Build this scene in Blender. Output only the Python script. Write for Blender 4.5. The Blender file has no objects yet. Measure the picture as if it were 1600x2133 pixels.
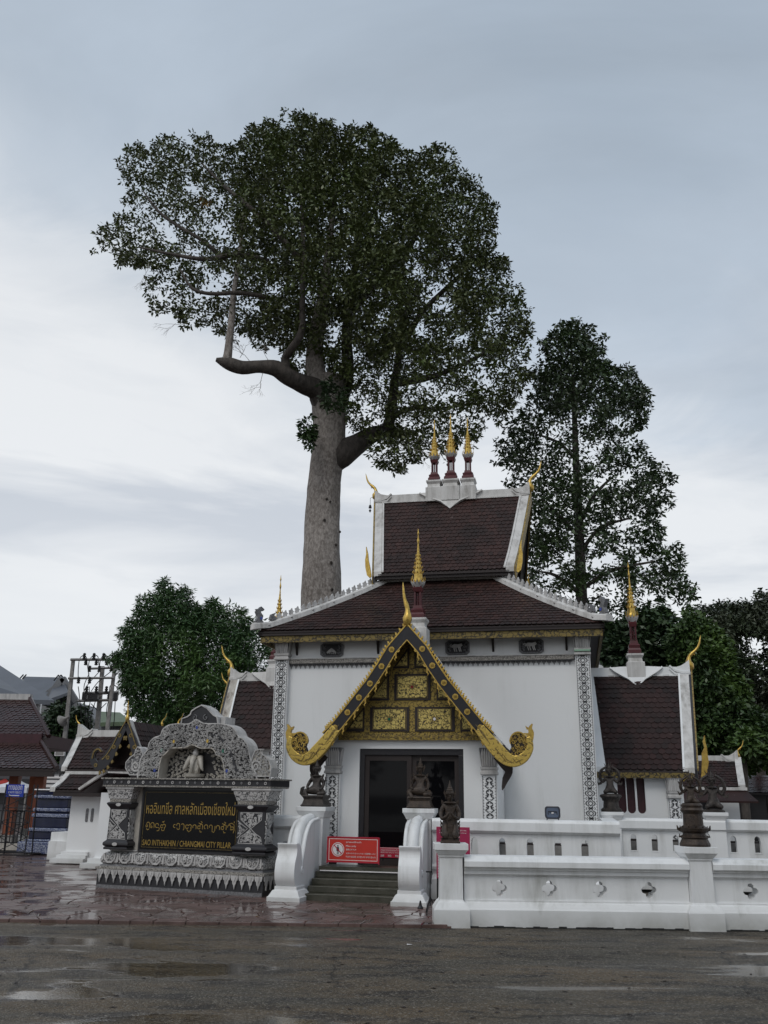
import bpy, bmesh, math, random
import numpy as np
from mathutils import Vector, Matrix
R = math.radians
random.seed(7); rng = np.random.default_rng(7)
SC = bpy.context.scene
COL = SC.collection

# ------------------------------------------------------------------ camera
cam_d = bpy.data.cameras.new('camera'); cam = bpy.data.objects.new('camera', cam_d); COL.objects.link(cam)
cam_d.sensor_fit = 'HORIZONTAL'; cam_d.sensor_width = 36; cam_d.lens = 36 * 1850 / 1600
cam_d.clip_start = 0.1; cam_d.clip_end = 3000
EYE = Vector((0, 0, 1.6))
CM = Matrix.Rotation(R(90 + 17.65), 3, 'X') @ Matrix.Rotation(R(0.8), 3, 'Z')
cam.matrix_world = Matrix.Translation(EYE) @ CM.to_4x4()
SC.camera = cam

# ------------------------------------------------------------------ view
SC.view_settings.view_transform = 'Standard'; SC.view_settings.look = 'None'
SC.view_settings.exposure = 0.0; SC.view_settings.gamma = 1; SC.view_settings.use_curve_mapping = False

# ------------------------------------------------------------------ world and sun
W = bpy.data.worlds.new('World'); SC.world = W; W.use_nodes = True
nt = W.node_tree; nt.nodes.clear()
def N(t, **k):
    n = nt.nodes.new(t)
    for a, b in k.items(): setattr(n, a, b)
    return n
def L(a, b): nt.links.new(a, b)
def ramp(pairs, src, interp='LINEAR'):
    n = N('ShaderNodeValToRGB'); n.color_ramp.interpolation = interp
    e = n.color_ramp.elements
    while len(e) < len(pairs): e.new(.5)
    for q, (p, c) in zip(e, pairs):
        q.position = p; q.color = (c, c, c, 1) if not isinstance(c, tuple) else (*c, 1)
    L(src, n.inputs[0]); return n.outputs[0]
def mth(op, a, b=None, clamp=False):
    n = N('ShaderNodeMath', operation=op); n.use_clamp = clamp
    for i, x in enumerate((a, b)):
        if x is None: continue
        if isinstance(x, (int, float)): n.inputs[i].default_value = x
        else: L(x, n.inputs[i])
    return n.outputs[0]
out = N('ShaderNodeOutputWorld'); bg = N('ShaderNodeBackground'); bg.inputs[1].default_value = 0.1
L(bg.outputs[0], out.inputs[0])
sky = N('ShaderNodeTexSky', sky_type='NISHITA'); sky.sun_disc = False
SUN_EL, SUN_AZ = 52, 205          # degrees; azimuth clockwise from +Y
sky.sun_elevation = R(SUN_EL); sky.sun_rotation = R(SUN_AZ)
tc = N('ShaderNodeTexCoord'); sep = N('ShaderNodeSeparateXYZ'); L(tc.outputs['Generated'], sep.inputs[0])
zc = mth('MAXIMUM', sep.outputs[2], 0.0)
# cloud sheet coordinates: direction projected on a flat layer high above
zz = mth('ADD', zc, 0.16)
cmb = N('ShaderNodeCombineXYZ'); L(mth('DIVIDE', sep.outputs[0], zz), cmb.inputs[0]); L(mth('DIVIDE', sep.outputs[1], zz), cmb.inputs[1])
mp = N('ShaderNodeMapping'); mp.inputs['Location'].default_value = (7.3, 2.9, 0); mp.inputs['Rotation'].default_value = (0, 0, R(40)); mp.inputs['Scale'].default_value = (.8, 1.1, 1)
L(cmb.outputs[0], mp.inputs[0])
def noise(vec, scale, detail=5, rough=.5, dist=0):
    n = N('ShaderNodeTexNoise'); n.inputs['Scale'].default_value = scale; n.inputs['Detail'].default_value = detail
    n.inputs['Roughness'].default_value = rough; n.inputs['Distortion'].default_value = dist
    L(vec, n.inputs['Vector']); return n.outputs['Fac']
n1 = noise(mp.outputs[0], .62, 5, .48, .5)
n2 = noise(mp.outputs[0], 2.1, 7, .58, .9)
# whiteness: low sky bright, high sky blue-grey; the grey sheet hangs lower on the right
tilt = mth('ADD', mth('SUBTRACT', zc, mth('MULTIPLY', sep.outputs[0], -0.26)), mth('ADD', mth('MULTIPLY', mth('SUBTRACT', n1, .5), -.62), mth('MULTIPLY', mth('SUBTRACT', n2, .5), -.30)))
white = ramp([(0.0, .86), (.18, 1.0), (.36, .95), (.47, .66), (.55, .28), (.66, .10), (.84, .0)], tilt)
mixc = N('ShaderNodeMix', data_type='RGBA'); L(white, mixc.inputs['Factor'])
mixc.inputs['A'].default_value = (4.45, 5.25, 6.2, 1); mixc.inputs['B'].default_value = (8.85, 9.05, 9.25, 1)
# thin grey strips low over the horizon
mp2 = N('ShaderNodeMapping'); mp2.inputs['Scale'].default_value = (-1.5, 1.5, 8.0); mp2.inputs['Location'].default_value = (.9, 0.3, 2.75)
L(tc.outputs['Generated'], mp2.inputs[0])
st = noise(mp2.outputs[0], 1.3, 6, .55, .5)
strip = mth('MULTIPLY', ramp([(.0, 0), (.47, 0), (.64, 1), (1, 1)], st), ramp([(0, .15), (.1, .3), (.3, .6), (.42, .25), (.6, 0)], zc))
mix2 = N('ShaderNodeMix', data_type='RGBA'); L(strip, mix2.inputs['Factor']); L(mixc.outputs['Result'], mix2.inputs['A'])
mix2.inputs['B'].default_value = (4.7, 5.25, 6.1, 1)
mix3 = N('ShaderNodeMix', data_type='RGBA'); mix3.inputs['Factor'].default_value = .92
L(sky.outputs[0], mix3.inputs['A']); L(mix2.outputs['Result'], mix3.inputs['B'])
# broad soft light and dark in the cloud base
var = mth('ADD', .83, mth('MULTIPLY', ramp([(.30, 0.), (.70, 1.)], noise(mp.outputs[0], 1.25, 6, .55, 1.0)), .30))
var = mth('ADD', var, mth('MULTIPLY', mth('SUBTRACT', 1.0, var), white))
mul = N('ShaderNodeVectorMath', operation='SCALE'); L(mix3.outputs['Result'], mul.inputs[0]); L(var, mul.inputs['Scale'])
L(mul.outputs[0], bg.inputs[0])

sd = bpy.data.lights.new('sun', 'SUN'); sun = bpy.data.objects.new('sun', sd); COL.objects.link(sun)
sd.energy = 1.0; sd.angle = R(25); sd.color = (1, .96, .9)
sdir = Vector((math.sin(R(SUN_AZ)) * math.cos(R(SUN_EL)), math.cos(R(SUN_AZ)) * math.cos(R(SUN_EL)), math.sin(R(SUN_EL))))
sun.rotation_euler = sdir.to_track_quat('Z', 'Y').to_euler()

# ------------------------------------------------------------------ measuring helpers
def ray(x, y): return CM @ Vector(((x - 800) / 1850, -(y - 1066.5) / 1850, -1))
def at(x, y, D):
    d = ray(x, y); return EYE + d * (D / d.y)
class Frame:
    def __init__(s, ox, oy, deg):
        a = R(deg); s.deg = deg; s.o = Vector((ox, oy, 0)); s.u = Vector((math.cos(a), -math.sin(a), 0)); s.v = Vector((math.sin(a), math.cos(a), 0))
    def hit(s, x, y, v):
        d = ray(x, y); t = (v - (EYE - s.o).dot(s.v)) / d.dot(s.v); P = EYE + d * t - s.o
        return (P.dot(s.u), P.z)
    def w(s, u, v, z=0): return s.o + s.u * u + s.v * v + Vector((0, 0, z))
T = Frame(.929, 18.302, 12)
S = Frame(-4.92, 16.71, 20.4)

# ------------------------------------------------------------------ materials
def mat(name): 
    global nt
    m = bpy.data.materials.new(name); m.use_nodes = True; nt = m.node_tree
    b = nt.nodes['Principled BSDF']; return m, b
def lin(c):
    return tuple((x / 255 / 12.92) if x <= 10 else ((x / 255 + .055) / 1.055) ** 2.4 for x in c)
def simple(name, col, rough=.6, metal=0, var=.25, scale=6, col2=None, bump=0, bscale=40, spec=.5, coord='Object', fac=(.35, .7), detail=6):
    m, b = mat(name)
    tcn = N('ShaderNodeTexCoord'); v = tcn.outputs[coord]
    c2 = col2 or tuple(x * (1 - var) for x in col)
    n = noise(v, scale, detail, .6, .2)
    mx = N('ShaderNodeMix', data_type='RGBA'); mx.inputs['A'].default_value = (*col, 1); mx.inputs['B'].default_value = (*c2, 1)
    L(ramp([(fac[0], 0.), (fac[1], 1.)], n), mx.inputs['Factor']); L(mx.outputs['Result'], b.inputs['Base Color'])
    b.inputs['Roughness'].default_value = rough; b.inputs['Metallic'].default_value = metal; b.inputs['Specular IOR Level'].default_value = spec
    if bump:
        bp = N('ShaderNodeBump'); bp.inputs['Strength'].default_value = bump; bp.inputs['Distance'].default_value = .02
        L(noise(v, bscale, 5, .6), bp.inputs['Height']); L(bp.outputs[0], b.inputs['Normal'])
    return m
def plaster(name, base, dirt, amount=(.5, .8), streak=6.0, rough=.55, low=None, top_black=None):
    """painted render with rain streaks (noise stretched down the wall) and, near the ground, splash dirt"""
    m, b = mat(name)
    tcn = N('ShaderNodeTexCoord'); g = N('ShaderNodeNewGeometry')
    mpn = N('ShaderNodeMapping'); mpn.inputs['Scale'].default_value = (streak, streak, streak * .13); L(g.outputs['Position'], mpn.inputs[0])
    s1 = noise(mpn.outputs[0], 1.0, 7, .65, .3); s2 = noise(g.outputs['Position'], 1.7, 7, .6, .2)
    f = mth('MULTIPLY', ramp([(amount[0], 0.), (amount[1], 1.)], s1), ramp([(.35, .1), (.65, 1.)], s2))
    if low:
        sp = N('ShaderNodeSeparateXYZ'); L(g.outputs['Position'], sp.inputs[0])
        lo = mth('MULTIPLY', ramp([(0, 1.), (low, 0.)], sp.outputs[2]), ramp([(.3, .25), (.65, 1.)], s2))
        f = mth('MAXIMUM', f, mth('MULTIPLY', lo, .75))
    mx = N('ShaderNodeMix', data_type='RGBA'); mx.inputs['A'].default_value = (*base, 1); mx.inputs['B'].default_value = (*dirt, 1)
    L(f, mx.inputs['Factor']); L(mx.outputs['Result'], b.inputs['Base Color']); b.inputs['Roughness'].default_value = rough
    bp = N('ShaderNodeBump'); bp.inputs['Strength'].default_value = .12; bp.inputs['Distance'].default_value = .01
    L(noise(g.outputs['Position'], 14, 6, .6), bp.inputs['Height']); L(bp.outputs[0], b.inputs['Normal'])
    return m
M = {}
M['white'] = plaster('white_wall_paint', (.76, .77, .775), (.56, .57, .56), (.52, .9), 2.2)
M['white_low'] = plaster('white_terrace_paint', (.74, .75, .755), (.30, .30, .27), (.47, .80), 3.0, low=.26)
M['white_trim'] = plaster('white_roof_trim', (.60, .59, .575), (.16, .145, .125), (.40, .74), 6.0)
M['white_brown'] = plaster('stained_roof_trim', (.50, .47, .42), (.09, .06, .04), (.34, .60), 8.0)
M['carve'] = plaster('carved_stucco', (.50, .49, .48), (.12, .115, .115), (.40, .68), 9.0)
M['cream'] = simple('cream_stucco', (.50, .47, .42), .6, var=.3, scale=9)
M['gold'] = simple('gold_leaf', (.64, .45, .12), .38, .85, scale=14, col2=(.42, .26, .06), bump=.25, bscale=30)
M['gold_dull'] = simple('dull_gold', (.30, .22, .08), .5, .6, scale=22, col2=(.10, .07, .03), bump=.4, bscale=50)
M['black'] = simple('black_lacquer', (.018, .017, .021), .35, scale=10, var=.3)
M['darkwood'] = simple('dark_timber', (.022, .014, .013), .6, scale=8)
M['maroon'] = simple('maroon_paint', (.085, .012, .016), .45, scale=9, var=.4)
M['maroon_dk'] = simple('dark_maroon', (.05, .010, .016), .5, scale=9, var=.4)
M['bronze'] = simple('weathered_bronze', (.060, .050, .044), .5, .35, scale=16, col2=(.018, .015, .014), bump=.5, bscale=45)
M['bronze_br'] = simple('brown_bronze', (.058, .040, .028), .5, .3, scale=16, col2=(.018, .013, .011), bump=.5, bscale=45)
M['greyrelief'] = simple('grey_relief', (.20, .20, .21), .7, scale=30, var=.6, bump=.5, bscale=60)
M['reliefdark'] = simple('relief_ground', (.035, .034, .037), .7, scale=30)
M['paintblack'] = simple('black_pattern_paint', (.022, .022, .026), .5, scale=12)
M['greypat'] = simple('grey_pattern_paint', (.27, .27, .28), .6, scale=30, var=.5)
M['conc'] = simple('grey_concrete', (.27, .26, .25), .75, scale=7, var=.4, bump=.3)
M['steel'] = simple('dark_steel', (.035, .035, .038), .45, .6, scale=9)
M['cable'] = simple('black_cable', (.015, .015, .015), .5)
M['red'] = simple('red_sign', (.52, .030, .018), .35, scale=3, var=.12)
M['crimson'] = simple('crimson_sign', (.42, .012, .040), .35, scale=3, var=.12)
M['pink'] = simple('faded_crimson_sign', (.34, .018, .075), .4, scale=3, var=.12)
M['signwhite'] = simple('sign_white', (.72, .70, .70), .4, var=.06)
M['signgold'] = simple('sign_gold_letters', (.36, .24, .06), .35, .5, var=.2)
M['slab'] = simple('polished_black_granite', (.004, .004, .005), .22, scale=90, var=.4, spec=.18)
M['gem_blue'] = simple('blue_glass', (.02, .05, .30), .1); M['gem_green'] = simple('green_glass', (.02, .16, .10), .1)
M['gem_red'] = simple('red_glass', (.25, .02, .02), .1); M['teal'] = simple('pale_green_tape', (.25, .42, .30), .5)
M['orange'] = simple('orange_post', (.28, .075, .03), .5, var=.3)
M['bluesign'] = simple('blue_sign', (.015, .045, .36), .35, var=.1)
M['greyroof'] = simple('grey_roof', (.085, .095, .115), .45, scale=.8, var=.25, bump=.1)
M['greywall'] = simple('grey_gable_wall', (.17, .175, .185), .7, scale=.6, var=.2)
M['greenroof'] = simple('green_roof', (.09, .13, .07), .6, scale=2, var=.3)
M['tentwhite'] = simple('white_tent', (.65, .66, .70), .6, var=.1); M['tentred'] = simple('red_tent', (.45, .05, .04), .6)
M['mat_green'] = simple('green_doormat', (.022, .045, .028), .9, scale=20, bump=.4)
M['navy'] = simple('navy_glaze', (.009, .014, .050), .22, scale=14, var=.4)
M['bluewhite'] = simple('blue_white_porcelain', (.36, .39, .46), .3, scale=38, col2=(.02, .035, .13), fac=(.42, .56))
M['step'] = simple('mossy_step', (.070, .066, .050), .35, scale=4, col2=(.026, .027, .016), bump=.3, bscale=30)
M['lamp'] = simple('floodlight_body', (.035, .04, .055), .3); M['lampglass'] = simple('floodlight_glass', (.10, .13, .19), .1)
M['skin'] = simple('brown_skin', (.25, .13, .08), .6); M['cloth'] = simple('rust_cloth', (.22, .08, .04), .8)

def tile_mat(name, c1, c2, c3, rough=.42, spec=.22):
    m, b = mat(name)
    g = N('ShaderNodeNewGeometry'); oi = N('ShaderNodeObjectInfo')
    rnd = mth('FRACT', mth('ADD', g.outputs['Random Per Island'], oi.outputs['Random']))
    mx = N('ShaderNodeMix', data_type='RGBA'); mx.inputs['A'].default_value = (*c1, 1); mx.inputs['B'].default_value = (*c2, 1)
    L(rnd, mx.inputs['Factor'])
    mx2 = N('ShaderNodeMix', data_type='RGBA'); L(mx.outputs['Result'], mx2.inputs['A']); mx2.inputs['B'].default_value = (*c3, 1)
    L(ramp([(.46, 0.), (.66, .9)], noise(g.outputs['Position'], 1.3, 7, .6, .3)), mx2.inputs['Factor'])
    mx3 = N('ShaderNodeMix', data_type='RGBA'); L(mx2.outputs['Result'], mx3.inputs['A']); mx3.inputs['B'].default_value = (.16, .125, .12, 1)
    L(ramp([(.64, 0.), (.74, .6)], noise(g.outputs['Position'], 9, 5, .6)), mx3.inputs['Factor'])
    L(mx3.outputs['Result'], b.inputs['Base Color']); b.inputs['Roughness'].default_value = rough
    b.inputs['Specular IOR Level'].default_value = spec
    return m
M['tile'] = tile_mat('brown_clay_tile', (.046, .0215, .018), (.027, .0145, .0125), (.015, .010, .009), .55)
M['tile_dk'] = tile_mat('dark_clay_tile', (.033, .0145, .013), (.019, .0105, .0095), (.011, .0085, .008), .55)
M['tile_pav'] = tile_mat('glazed_maroon_tile', (.036, .013, .012), (.025, .010, .009), (.02, .009, .009), .25, .45)

def goldpat(name, scale, gold=(.60, .43, .12), dark=(.05, .035, .012), thr=(.30, .52), metal=.6):
    m, b = mat(name)
    tcn = N('ShaderNodeTexCoord'); vo = N('ShaderNodeTexVoronoi', feature='DISTANCE_TO_EDGE'); vo.inputs['Scale'].default_value = scale
    mpn = N('ShaderNodeMapping'); L(tcn.outputs['Object'], mpn.inputs[0])
    nd = N('ShaderNodeTexNoise'); nd.inputs['Scale'].default_value = scale * 1.3; L(mpn.outputs[0], nd.inputs['Vector'])
    mv = N('ShaderNodeMix', data_type='RGBA'); mv.inputs['Factor'].default_value = .10; L(mpn.outputs[0], mv.inputs['A']); L(nd.outputs['Color'], mv.inputs['B'])
    L(mv.outputs['Result'], vo.inputs['Vector'])
    w = N('ShaderNodeTexWave'); w.wave_type = 'RINGS'; w.inputs['Scale'].default_value = scale * .35; w.inputs['Distortion'].default_value = 9; w.inputs['Detail'].default_value = 3; L(mpn.outputs[0], w.inputs[0])
    f = mth('ADD', mth('MULTIPLY', ramp([(.03, 0.), (.12, 1.)], vo.outputs['Distance']), .65), mth('MULTIPLY', w.outputs['Fac'], .35))
    mx = N('ShaderNodeMix', data_type='RGBA'); mx.inputs['A'].default_value = (*dark, 1); mx.inputs['B'].default_value = (*gold, 1)
    fr = ramp([(thr[0], 0.), (thr[1], 1.)], f); L(fr, mx.inputs['Factor']); L(mx.outputs['Result'], b.inputs['Base Color'])
    L(mth('MULTIPLY', fr, metal), b.inputs['Metallic']); b.inputs['Roughness'].default_value = .45
    bp = N('ShaderNodeBump'); bp.inputs['Strength'].default_value = .5; bp.inputs['Distance'].default_value = .008; L(fr, bp.inputs['Height']); L(bp.outputs[0], b.inputs['Normal'])
    return m
M['goldpanel'] = goldpat('gilded_scroll_panel', 17, (.66, .52, .17), (.03, .02, .01), (.34, .50))
M['goldband'] = goldpat('gilded_border', 15, (.36, .26, .07), (.05, .035, .012), (.25, .6))
M['goldcarve'] = goldpat('carved_gilding', 13, (.60, .43, .11), (.14, .085, .02), (.10, .34), .8)
M['fascia'] = goldpat('gilded_fascia', 12, (.21, .155, .05), (.022, .016, .008), (.35, .6), .4)
M['carvepat'] = goldpat('carved_course', 16, (.50, .49, .48), (.05, .05, .052), (.35, .55), 0)
M['carvegrey'] = goldpat('carved_grey_course', 24, (.34, .32, .29), (.06, .055, .05), (.35, .6), 0)

# ------------------------------------------------------------------ object helpers
def tag(o, label=None, cat=None, group=None, kind=None):
    if label: o['label'] = label
    if cat: o['category'] = cat
    if group: o['group'] = group
    if kind: o['kind'] = kind
    return o
def empty(name, loc=(0, 0, 0), rz=0, label=None, cat=None, group=None, parent=None):
    o = bpy.data.objects.new(name, None); COL.objects.link(o); o.location = loc; o.rotation_euler = (0, 0, R(rz)); o.empty_display_size = .2
    if parent: o.parent = parent
    return tag(o, label, cat, group)
class MB:
    def __init__(s): s.v = []; s.f = []
    def add(s, vs, fs):
        b = len(s.v); s.v += [tuple(p) for p in vs]; s.f += [tuple(b + i for i in f) for f in fs]; return s
    def box(s, x0, x1, y0, y1, z0, z1):
        return s.add([(x0, y0, z0), (x1, y0, z0), (x1, y1, z0), (x0, y1, z0), (x0, y0, z1), (x1, y0, z1), (x1, y1, z1), (x0, y1, z1)],
                     [(0, 3, 2, 1), (4, 5, 6, 7), (0, 1, 5, 4), (1, 2, 6, 5), (2, 3, 7, 6), (3, 0, 4, 7)])
    def prism(s, poly, y0, y1, ax='xz'):
        """extrude a 2D outline; ax xz: outline in x,z extruded along y; yz: outline in y,z extruded along x; xy: along z"""
        n = len(poly)
        g = {'xz': lambda a, b, t: (a, t, b), 'yz': lambda a, b, t: (t, a, b), 'xy': lambda a, b, t: (a, b, t)}[ax]
        vs = [g(a, b, y0) for a, b in poly] + [g(a, b, y1) for a, b in poly]
        fs = [tuple(range(n - 1, -1, -1)), tuple(range(n, 2 * n))] + [(i, (i + 1) % n, n + (i + 1) % n, n + i) for i in range(n)]
        return s.add(vs, fs)
    def lathe(s, cx, cy, prof, seg=16, square=False):
        if square: seg = 4
        k = math.sqrt(2) if square else 1; a0 = math.pi / 4 if square else 0
        vs = []; fs = []
        for r, z in prof:
            for i in range(seg):
                a = a0 + 2 * math.pi * i / seg; vs.append((cx + r * k * math.cos(a), cy + r * k * math.sin(a), z))
        for j in range(len(prof) - 1):
            for i in range(seg):
                i2 = (i + 1) % seg; fs.append((j * seg + i, j * seg + i2, (j + 1) * seg + i2, (j + 1) * seg + i))
        fs.append(tuple(range(seg - 1, -1, -1))); fs.append(tuple((len(prof) - 1) * seg + i for i in range(seg)))
        return s.add(vs, fs)
    def tube(s, pts, rad, seg=8, flat=1.0, fdir=(0, 1, 0)):
        pts = [Vector(p) for p in pts]; n = len(pts)
        if not hasattr(rad, '__len__'): rad = [rad] * n
        vs = []; fs = []; ref = Vector(fdir)
        for i, p in enumerate(pts):
            t = (pts[min(i + 1, n - 1)] - pts[max(i - 1, 0)]).normalized()
            a = ref - t * ref.dot(t)
            if a.length < 1e-3: a = Vector((1, 0, 0)) - t * t.x
            a.normalize(); b = t.cross(a)
            for k in range(seg):
                th = 2 * math.pi * k / seg; vs.append(p + a * (rad[i] * flat * math.cos(th)) + b * (rad[i] * math.sin(th)))
        for j in range(n - 1):
            for k in range(seg):
                k2 = (k + 1) % seg; fs.append((j * seg + k, j * seg + k2, (j + 1) * seg + k2, (j + 1) * seg + k))
        fs.append(tuple(range(seg - 1, -1, -1))); fs.append(tuple((n - 1) * seg + k for k in range(seg)))
        return s.add(vs, fs)
    def strip(s, pts, w, y0, y1):
        """flat band of varying width following a path in x,z, extruded between y0 and y1"""
        n = len(pts)
        if not hasattr(w, '__len__'): w = [w] * n
        l = []; r = []
        for i in range(n):
            a = pts[max(i - 1, 0)]; b = pts[min(i + 1, n - 1)]; dx, dz = b[0] - a[0], b[1] - a[1]; q = math.hypot(dx, dz) or 1
            nx, nz = -dz / q, dx / q
            l.append((pts[i][0] + nx * w[i] / 2, pts[i][1] + nz * w[i] / 2)); r.append((pts[i][0] - nx * w[i] / 2, pts[i][1] - nz * w[i] / 2))
        vs = [(a, y0, b) for a, b in l] + [(a, y0, b) for a, b in r] + [(a, y1, b) for a, b in l] + [(a, y1, b) for a, b in r]
        fs = []
        for i in range(n - 1):
            fs += [(i, i + 1, n + i + 1, n + i), (2 * n + i, 3 * n + i, 3 * n + i + 1, 2 * n + i + 1), (i, 2 * n + i, 2 * n + i + 1, i + 1), (n + i, n + i + 1, 3 * n + i + 1, 3 * n + i)]
        fs += [(0, n, 3 * n, 2 * n), (n - 1, 3 * n - 1, 4 * n - 1, 2 * n - 1)]
        return s.add(vs, fs)
    def xform(s, mtx, i0=0):
        s.v = s.v[:i0] + [tuple(mtx @ Vector(p)) for p in s.v[i0:]]; return s
    def mesh(s, name, m=None, smooth=False, fix=True):
        me = bpy.data.meshes.new(name); me.from_pydata(s.v, [], s.f)
        if fix:
            bm = bmesh.new(); bm.from_mesh(me); bmesh.ops.recalc_face_normals(bm, faces=bm.faces); bm.to_mesh(me); bm.free()
        if m: me.materials.append(M[m] if isinstance(m, str) else m)
        if smooth: me.shade_smooth() if hasattr(me, 'shade_smooth') else [setattr(p, 'use_smooth', True) for p in me.polygons]
        return me
    def build(s, name, m, parent=None, smooth=False, loc=(0, 0, 0), rz=0, label=None, kind=None, bevel=0, fix=True):
        o = bpy.data.objects.new(name, s.mesh(name, m, smooth, fix)); COL.objects.link(o)
        if parent: o.parent = parent
        o.location = loc; o.rotation_euler = (0, 0, R(rz))
        if bevel:
            b = o.modifiers.new('bevel', 'BEVEL'); b.width = bevel; b.segments = 2; b.limit_method = 'ANGLE'; b.angle_limit = R(35)
        return tag(o, label, None, None, kind)
def put(me, name, parent, loc, rot=(0, 0, 0), sc=(1, 1, 1), label=None):
    o = bpy.data.objects.new(name, me); COL.objects.link(o); o.parent = parent; o.location = loc; o.rotation_euler = rot; o.scale = sc
    return tag(o, label)
def conv(cu, name, m, parent=None):
    """curve data to a plain mesh object"""
    t = bpy.data.objects.new('tmp', cu); COL.objects.link(t); bpy.context.view_layer.update()
    me = bpy.data.meshes.new_from_object(t.evaluated_get(bpy.context.evaluated_depsgraph_get())); me.name = name
    bpy.data.objects.remove(t); me.materials.clear(); me.materials.append(M[m])
    o = bpy.data.objects.new(name, me); COL.objects.link(o)
    if parent: o.parent = parent
    return o
def text(body, m, parent, x, y, z, width=None, height=.1, thick=.002, align='LEFT', name='lettering', bold=0):
    """lettering standing in the local x,z plane, facing -y"""
    cu = bpy.data.curves.new(name, 'FONT'); cu.body = body; cu.size = 1; cu.extrude = .5; cu.offset = bold; cu.resolution_u = 3
    o = conv(cu, name, m, parent)
    c = np.empty(len(o.data.vertices) * 3); o.data.vertices.foreach_get('co', c); c = c.reshape(-1, 3)
    if len(c) == 0: return o
    w = c[:, 0].max() - c[:, 0].min(); h = c[:, 1].max() - c[:, 1].min()
    sx = (width / w) if width else height / h; sz = height / h
    c[:, 0] = (c[:, 0] - c[:, 0].min()) * sx; c[:, 1] = (c[:, 1] - c[:, 1].min()) * sz
    if align == 'CENTER': c[:, 0] -= w * sx / 2
    o.data.vertices.foreach_set('co', np.stack([c[:, 0], -c[:, 2] * thick, c[:, 1]], 1).ravel()); o.location = (x, y, z)
    o.data.update(); return o
def plate(outer, holes, y0, y1, name, m, parent):
    """upright plate in local x,z with real openings cut through it"""
    cu = bpy.data.curves.new(name, 'CURVE'); cu.dimensions = '2D'; cu.fill_mode = 'BOTH'; cu.extrude = abs(y1 - y0) / 2
    for pl in [outer] + holes:
        sp = cu.splines.new('POLY'); sp.points.add(len(pl) - 1); sp.use_cyclic_u = True
        for q, (a, b) in zip(sp.points, pl): q.co = (a, b, 0, 1)
    o = conv(cu, name, m, parent)
    for v in o.data.vertices:
        x, z, t = v.co; v.co = (x, (y0 + y1) / 2 - t, z)
    return o
def circ(cx, cz, r, n=14, a0=0, a1=360): return [(cx + r * math.cos(R(a0 + (a1 - a0) * i / (n - 1 if a1 - a0 < 360 else n))), cz + r * math.sin(R(a0 + (a1 - a0) * i / (n - 1 if a1 - a0 < 360 else n)))) for i in range(n)]
def quatrefoil(cx, cz, r, n=6):
    p = []
    for k in range(4):
        a = k * 90; ox = cx + r * .52 * math.cos(R(a)); oz = cz + r * .52 * math.sin(R(a))
        p += circ(ox, oz, r * .46, n, a - 100, a + 100)
    return p
def spiral(cx, cz, r, turns=1.3, a0=0, sgn=1, n=12):
    return [(cx + r * (1 - .88 * i / (n - 1)) * math.cos(a0 + sgn * turns * 2 * math.pi * i / (n - 1)), cz + r * (1 - .88 * i / (n - 1)) * math.sin(a0 + sgn * turns * 2 * math.pi * i / (n - 1))) for i in range(n)]
def inpoly(px, py, poly):
    px = np.asarray(px); py = np.asarray(py); c = np.zeros(px.shape, bool); n = len(poly); j = n - 1
    for i in range(n):
        xi, yi = poly[i]; xj, yj = poly[j]
        if yi != yj: c ^= ((yi > py) != (yj > py)) & (px < (xj - xi) * (py - yi) / (yj - yi) + xi)
        j = i
    return c
def edgedist(px, py, poly):
    d = np.full(np.shape(px), 1e9); n = len(poly)
    for i in range(n):
        ax, ay = poly[i]; bx, by = poly[(i + 1) % n]; vx, vy = bx - ax, by - ay; q = vx * vx + vy * vy + 1e-12
        t = np.clip(((px - ax) * vx + (py - ay) * vy) / q, 0, 1); d = np.minimum(d, np.hypot(px - ax - t * vx, py - ay - t * vy))
    return d
def scrolls(poly, n, r0, r1, y0, y1, mb=None, w=.3, avoid=None, rg=random):
    """curling carved tendrils that fill an outline"""
    mb = mb or MB(); xs = [p[0] for p in poly]; zs = [p[1] for p in poly]; placed = []
    tries = 0
    while len(placed) < n and tries < n * 40:
        tries += 1
        x = rg.uniform(min(xs), max(xs)); z = rg.uniform(min(zs), max(zs)); r = rg.uniform(r0, r1)
        if not inpoly(np.array([x]), np.array([z]), poly)[0] or edgedist(np.array([x]), np.array([z]), poly)[0] < r * .8: continue
        if avoid and inpoly(np.array([x]), np.array([z]), avoid)[0]: continue
        if any((x - a) ** 2 + (z - b) ** 2 < (.72 * (r + c)) ** 2 for a, b, c in placed): continue
        placed.append((x, z, r))
        sp = spiral(x, z, r, rg.uniform(.9, 1.4), rg.uniform(0, 6.3), rg.choice((-1, 1)), 9)
        mb.strip(sp, [r * w * 1.2 * (1 - .5 * i / 8) for i in range(9)], y0, y1 + rg.uniform(-.3, .3) * (y1 - y0))
    return mb

def smooth(pts, n=4, closed=False):
    """Catmull-Rom curve through the points (any dimension)"""
    P = [tuple(p) for p in pts]; N_ = len(P); res = []
    rng_ = range(N_ if closed else N_ - 1)
    for i in rng_:
        p0 = P[(i - 1) % N_] if closed or i > 0 else P[0]; p1 = P[i]; p2 = P[(i + 1) % N_]; p3 = P[(i + 2) % N_] if closed or i + 2 < N_ else P[-1]
        for k in range(n):
            t = k / n; res.append(tuple(.5 * (2 * b + (c - a) * t + (2 * a - 5 * b + 4 * c - d) * t * t + (3 * b - a - 3 * c + d) * t ** 3) for a, b, c, d in zip(p0, p1, p2, p3)))
    if not closed: res.append(P[-1])
    return res

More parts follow.
